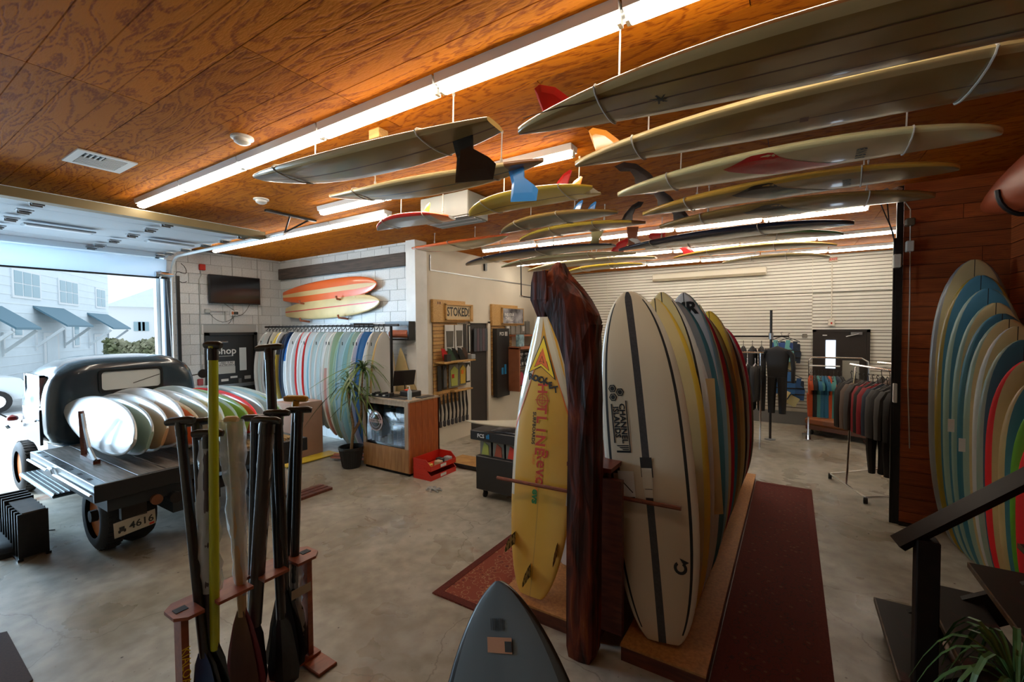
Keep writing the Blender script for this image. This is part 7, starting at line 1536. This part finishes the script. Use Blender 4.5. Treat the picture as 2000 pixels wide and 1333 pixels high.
def hwin(px0, py0, px1, py1, n=1):
    xa, zt = hp(px0, py0); xb, _ = hp(px1, py0); _, zb = hp(px0, py1); f = MB(); f.box((xa - .12, zb - .12, .0), (xb + .12, zt + .12, .06), 0, Mh); w = f.build('window', trimw, hs_)
    for i in range(n):
        a = xa + (xb - xa) * i / n + .06; c = xa + (xb - xa) * (i + 1) / n - .06
        for (u, v) in ((0, .48), (.52, 1)): f = MB(); f.box((a, zb + (zt - zb) * u, .061), (c, zb + (zt - zb) * v, .075), 0, Mh); f.build('pane', hw, w)
hwin(22, 527, 74, 576, 3); hwin(113, 547, 149, 590, 3); hwin(186, 565, 203, 598, 2); hwin(24, 627, 40, 655, 1); hwin(142, 634, 152, 675, 1)
def awning(px0, px1, pyt, pyb, lab):
    xa, zt = hp(px0, pyt); xb, zb = hp(px1, pyb); w = abs(xb - xa) * .55
    a = MB(); vs = [(xa, zt, 0), (xa + w, zt - .0, 0), (xa + w + .0, zt - 1.0, 1.3), (xa, zt - 1.0, 1.3)]; vs2 = [(x, y + .10, z) for x, y, z in vs]
    a.add(vs + vs2, [(0, 1, 2, 3), (4, 7, 6, 5), (0, 4, 5, 1), (1, 5, 6, 2), (2, 6, 7, 3), (3, 7, 4, 0)], 0, Mh); o = a.build('awning', roof_m, hs_)
    for x in (xa + .1, xa + w - .1):
        c = MB(); c.box((x - .06, zt - 2.2, 0), (x + .06, zt - 1.1, .08), 0, Mh); c.add([(x - .05, zt - 2.1, .05), (x + .05, zt - 2.1, .05), (x + .05, zt - 1.1, 1.2), (x - .05, zt - 1.1, 1.2), (x - .05, zt - 1.95, .05), (x + .05, zt - 1.95, .05), (x + .05, zt - 1.0, 1.1), (x - .05, zt - 1.0, 1.1)], [(0, 1, 2, 3), (4, 5, 6, 7), (0, 4, 7, 3), (1, 2, 6, 5)], 0, Mh); c.build('bracket', trimw, hs_)
    c = MB(); c.box((xa + w * .25, 0.1, .0), (xa + w * .75, zt - 1.3, .06), 0, Mh); dd_ = c.build('front_door', trimw, hs_); c = MB(); c.box((xa + w * .33, .2, .06), (xa + w * .67, zt - 1.5, .08), 0, Mh); c.build('door_panel', sid, dd_)
awning(-55, 45, 598, 622, ''); awning(64, 165, 601, 628, ''); awning(170, 238, 614, 632, '')
# far gable house, hedge, parked car, post
fh = empty('far_house', (-62, 24, 0), 'faint white house far beyond the hedge', 'house')
b = MB(); b.box((-70, 17, 0), (-62, 32, 5)); b.build('wall', trimw, fh); b = MB(); b.prism([(16.5, 5), (32.5, 5), (24.5, 9)], 9, 0, frame((0, 1, 0), (0, 0, 1), (1, 0, 0), (-70.5, 0, 0))); b.build('roof', sid, fh)
for px in (268, 276, 284): p = on_x(px, 638, -61.98); b = MB(); b.box((-62.05, p.y - .3, p.z - .5), (-61.9, p.y + .3, p.z + .5)); b.build('window', hw, fh)
hgr = random.Random(2); b = MB(); hc = mat('hedge_leaf', (.16, .20, .08), .8, color2=(.42, .40, .28), nscale=.9)
P0, P1 = on_x(214, 690, -32), on_x(305, 692, -32)
for k in range(2600):
    y = hgr.uniform(P0.y - .1, P1.y + 1); z = hgr.uniform(0, 1.75 + .15 * math.sin(y * 3)); x = -32 + hgr.uniform(-.7, .3); s_ = hgr.uniform(.08, .16); a = hgr.uniform(0, PI); c_ = Vector((x, y, z)); u = Vector((math.cos(a) * .6, math.sin(a), hgr.uniform(-.5, .5))) * s_; w = Vector((hgr.uniform(-.3, .3), -math.cos(a), math.sin(a))) * s_
    b.add([c_ - u, c_ - w, c_ + u, c_ + w], [(0, 1, 2, 3)])
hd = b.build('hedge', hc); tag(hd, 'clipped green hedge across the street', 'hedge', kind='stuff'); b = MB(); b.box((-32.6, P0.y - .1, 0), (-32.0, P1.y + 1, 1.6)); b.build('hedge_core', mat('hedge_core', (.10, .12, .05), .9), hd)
car = empty('parked_car', (-20.5, 2.4, 0), 'white car parked outside at the left edge', 'car'); cw = mat('car_white', (.62, .68, .72), .25, coat=.6)
cx0 = -20.8; b = MB(); b.loft([[(x, y, z) for y, z in ((.2, .35), (.15, .75), (.3, 1.0), (.65, 1.05), (.95, 1.45), (1.6, 1.48), (2.1, 1.42), (2.55, 1.05), (3.25, .95), (3.45, .70), (3.45, .35))] for x in (cx0, cx0 + .1, cx0 + 1.6, cx0 + 1.7)]); b.build('body', cw, car, True)
for x in (cx0 + .0, cx0 + 1.72):
    for y in (.95, 2.75): b = MB(); b.tube([(x - .08, y, .32), (x + .08, y, .32)], .32, 20); b.build('wheel', rubber, car); b = MB(); b.tube([(x - .09, y, .32), (x + .09, y, .32)], .19, 16); b.build('hub_cap', chrome, car)
b = MB(); b.prism([(1.0, 1.08), (1.18, 1.40), (2.02, 1.37), (2.35, 1.08)], .02, 0, frame((0, 1, 0), (0, 0, 1), (1, 0, 0), (cx0 + 1.70, 0, 0))); b.build('side_glass', hw, car)
b = MB(); b.box((-28.5, 2.8, -.015), (-26.5, 9, .05)); tag(b.build('grass_verge', mat('dry_grass', (.40, .40, .22), .9, noise=.3, nscale=3)), 'strip of dry grass beyond the street', 'grass', kind='stuff')
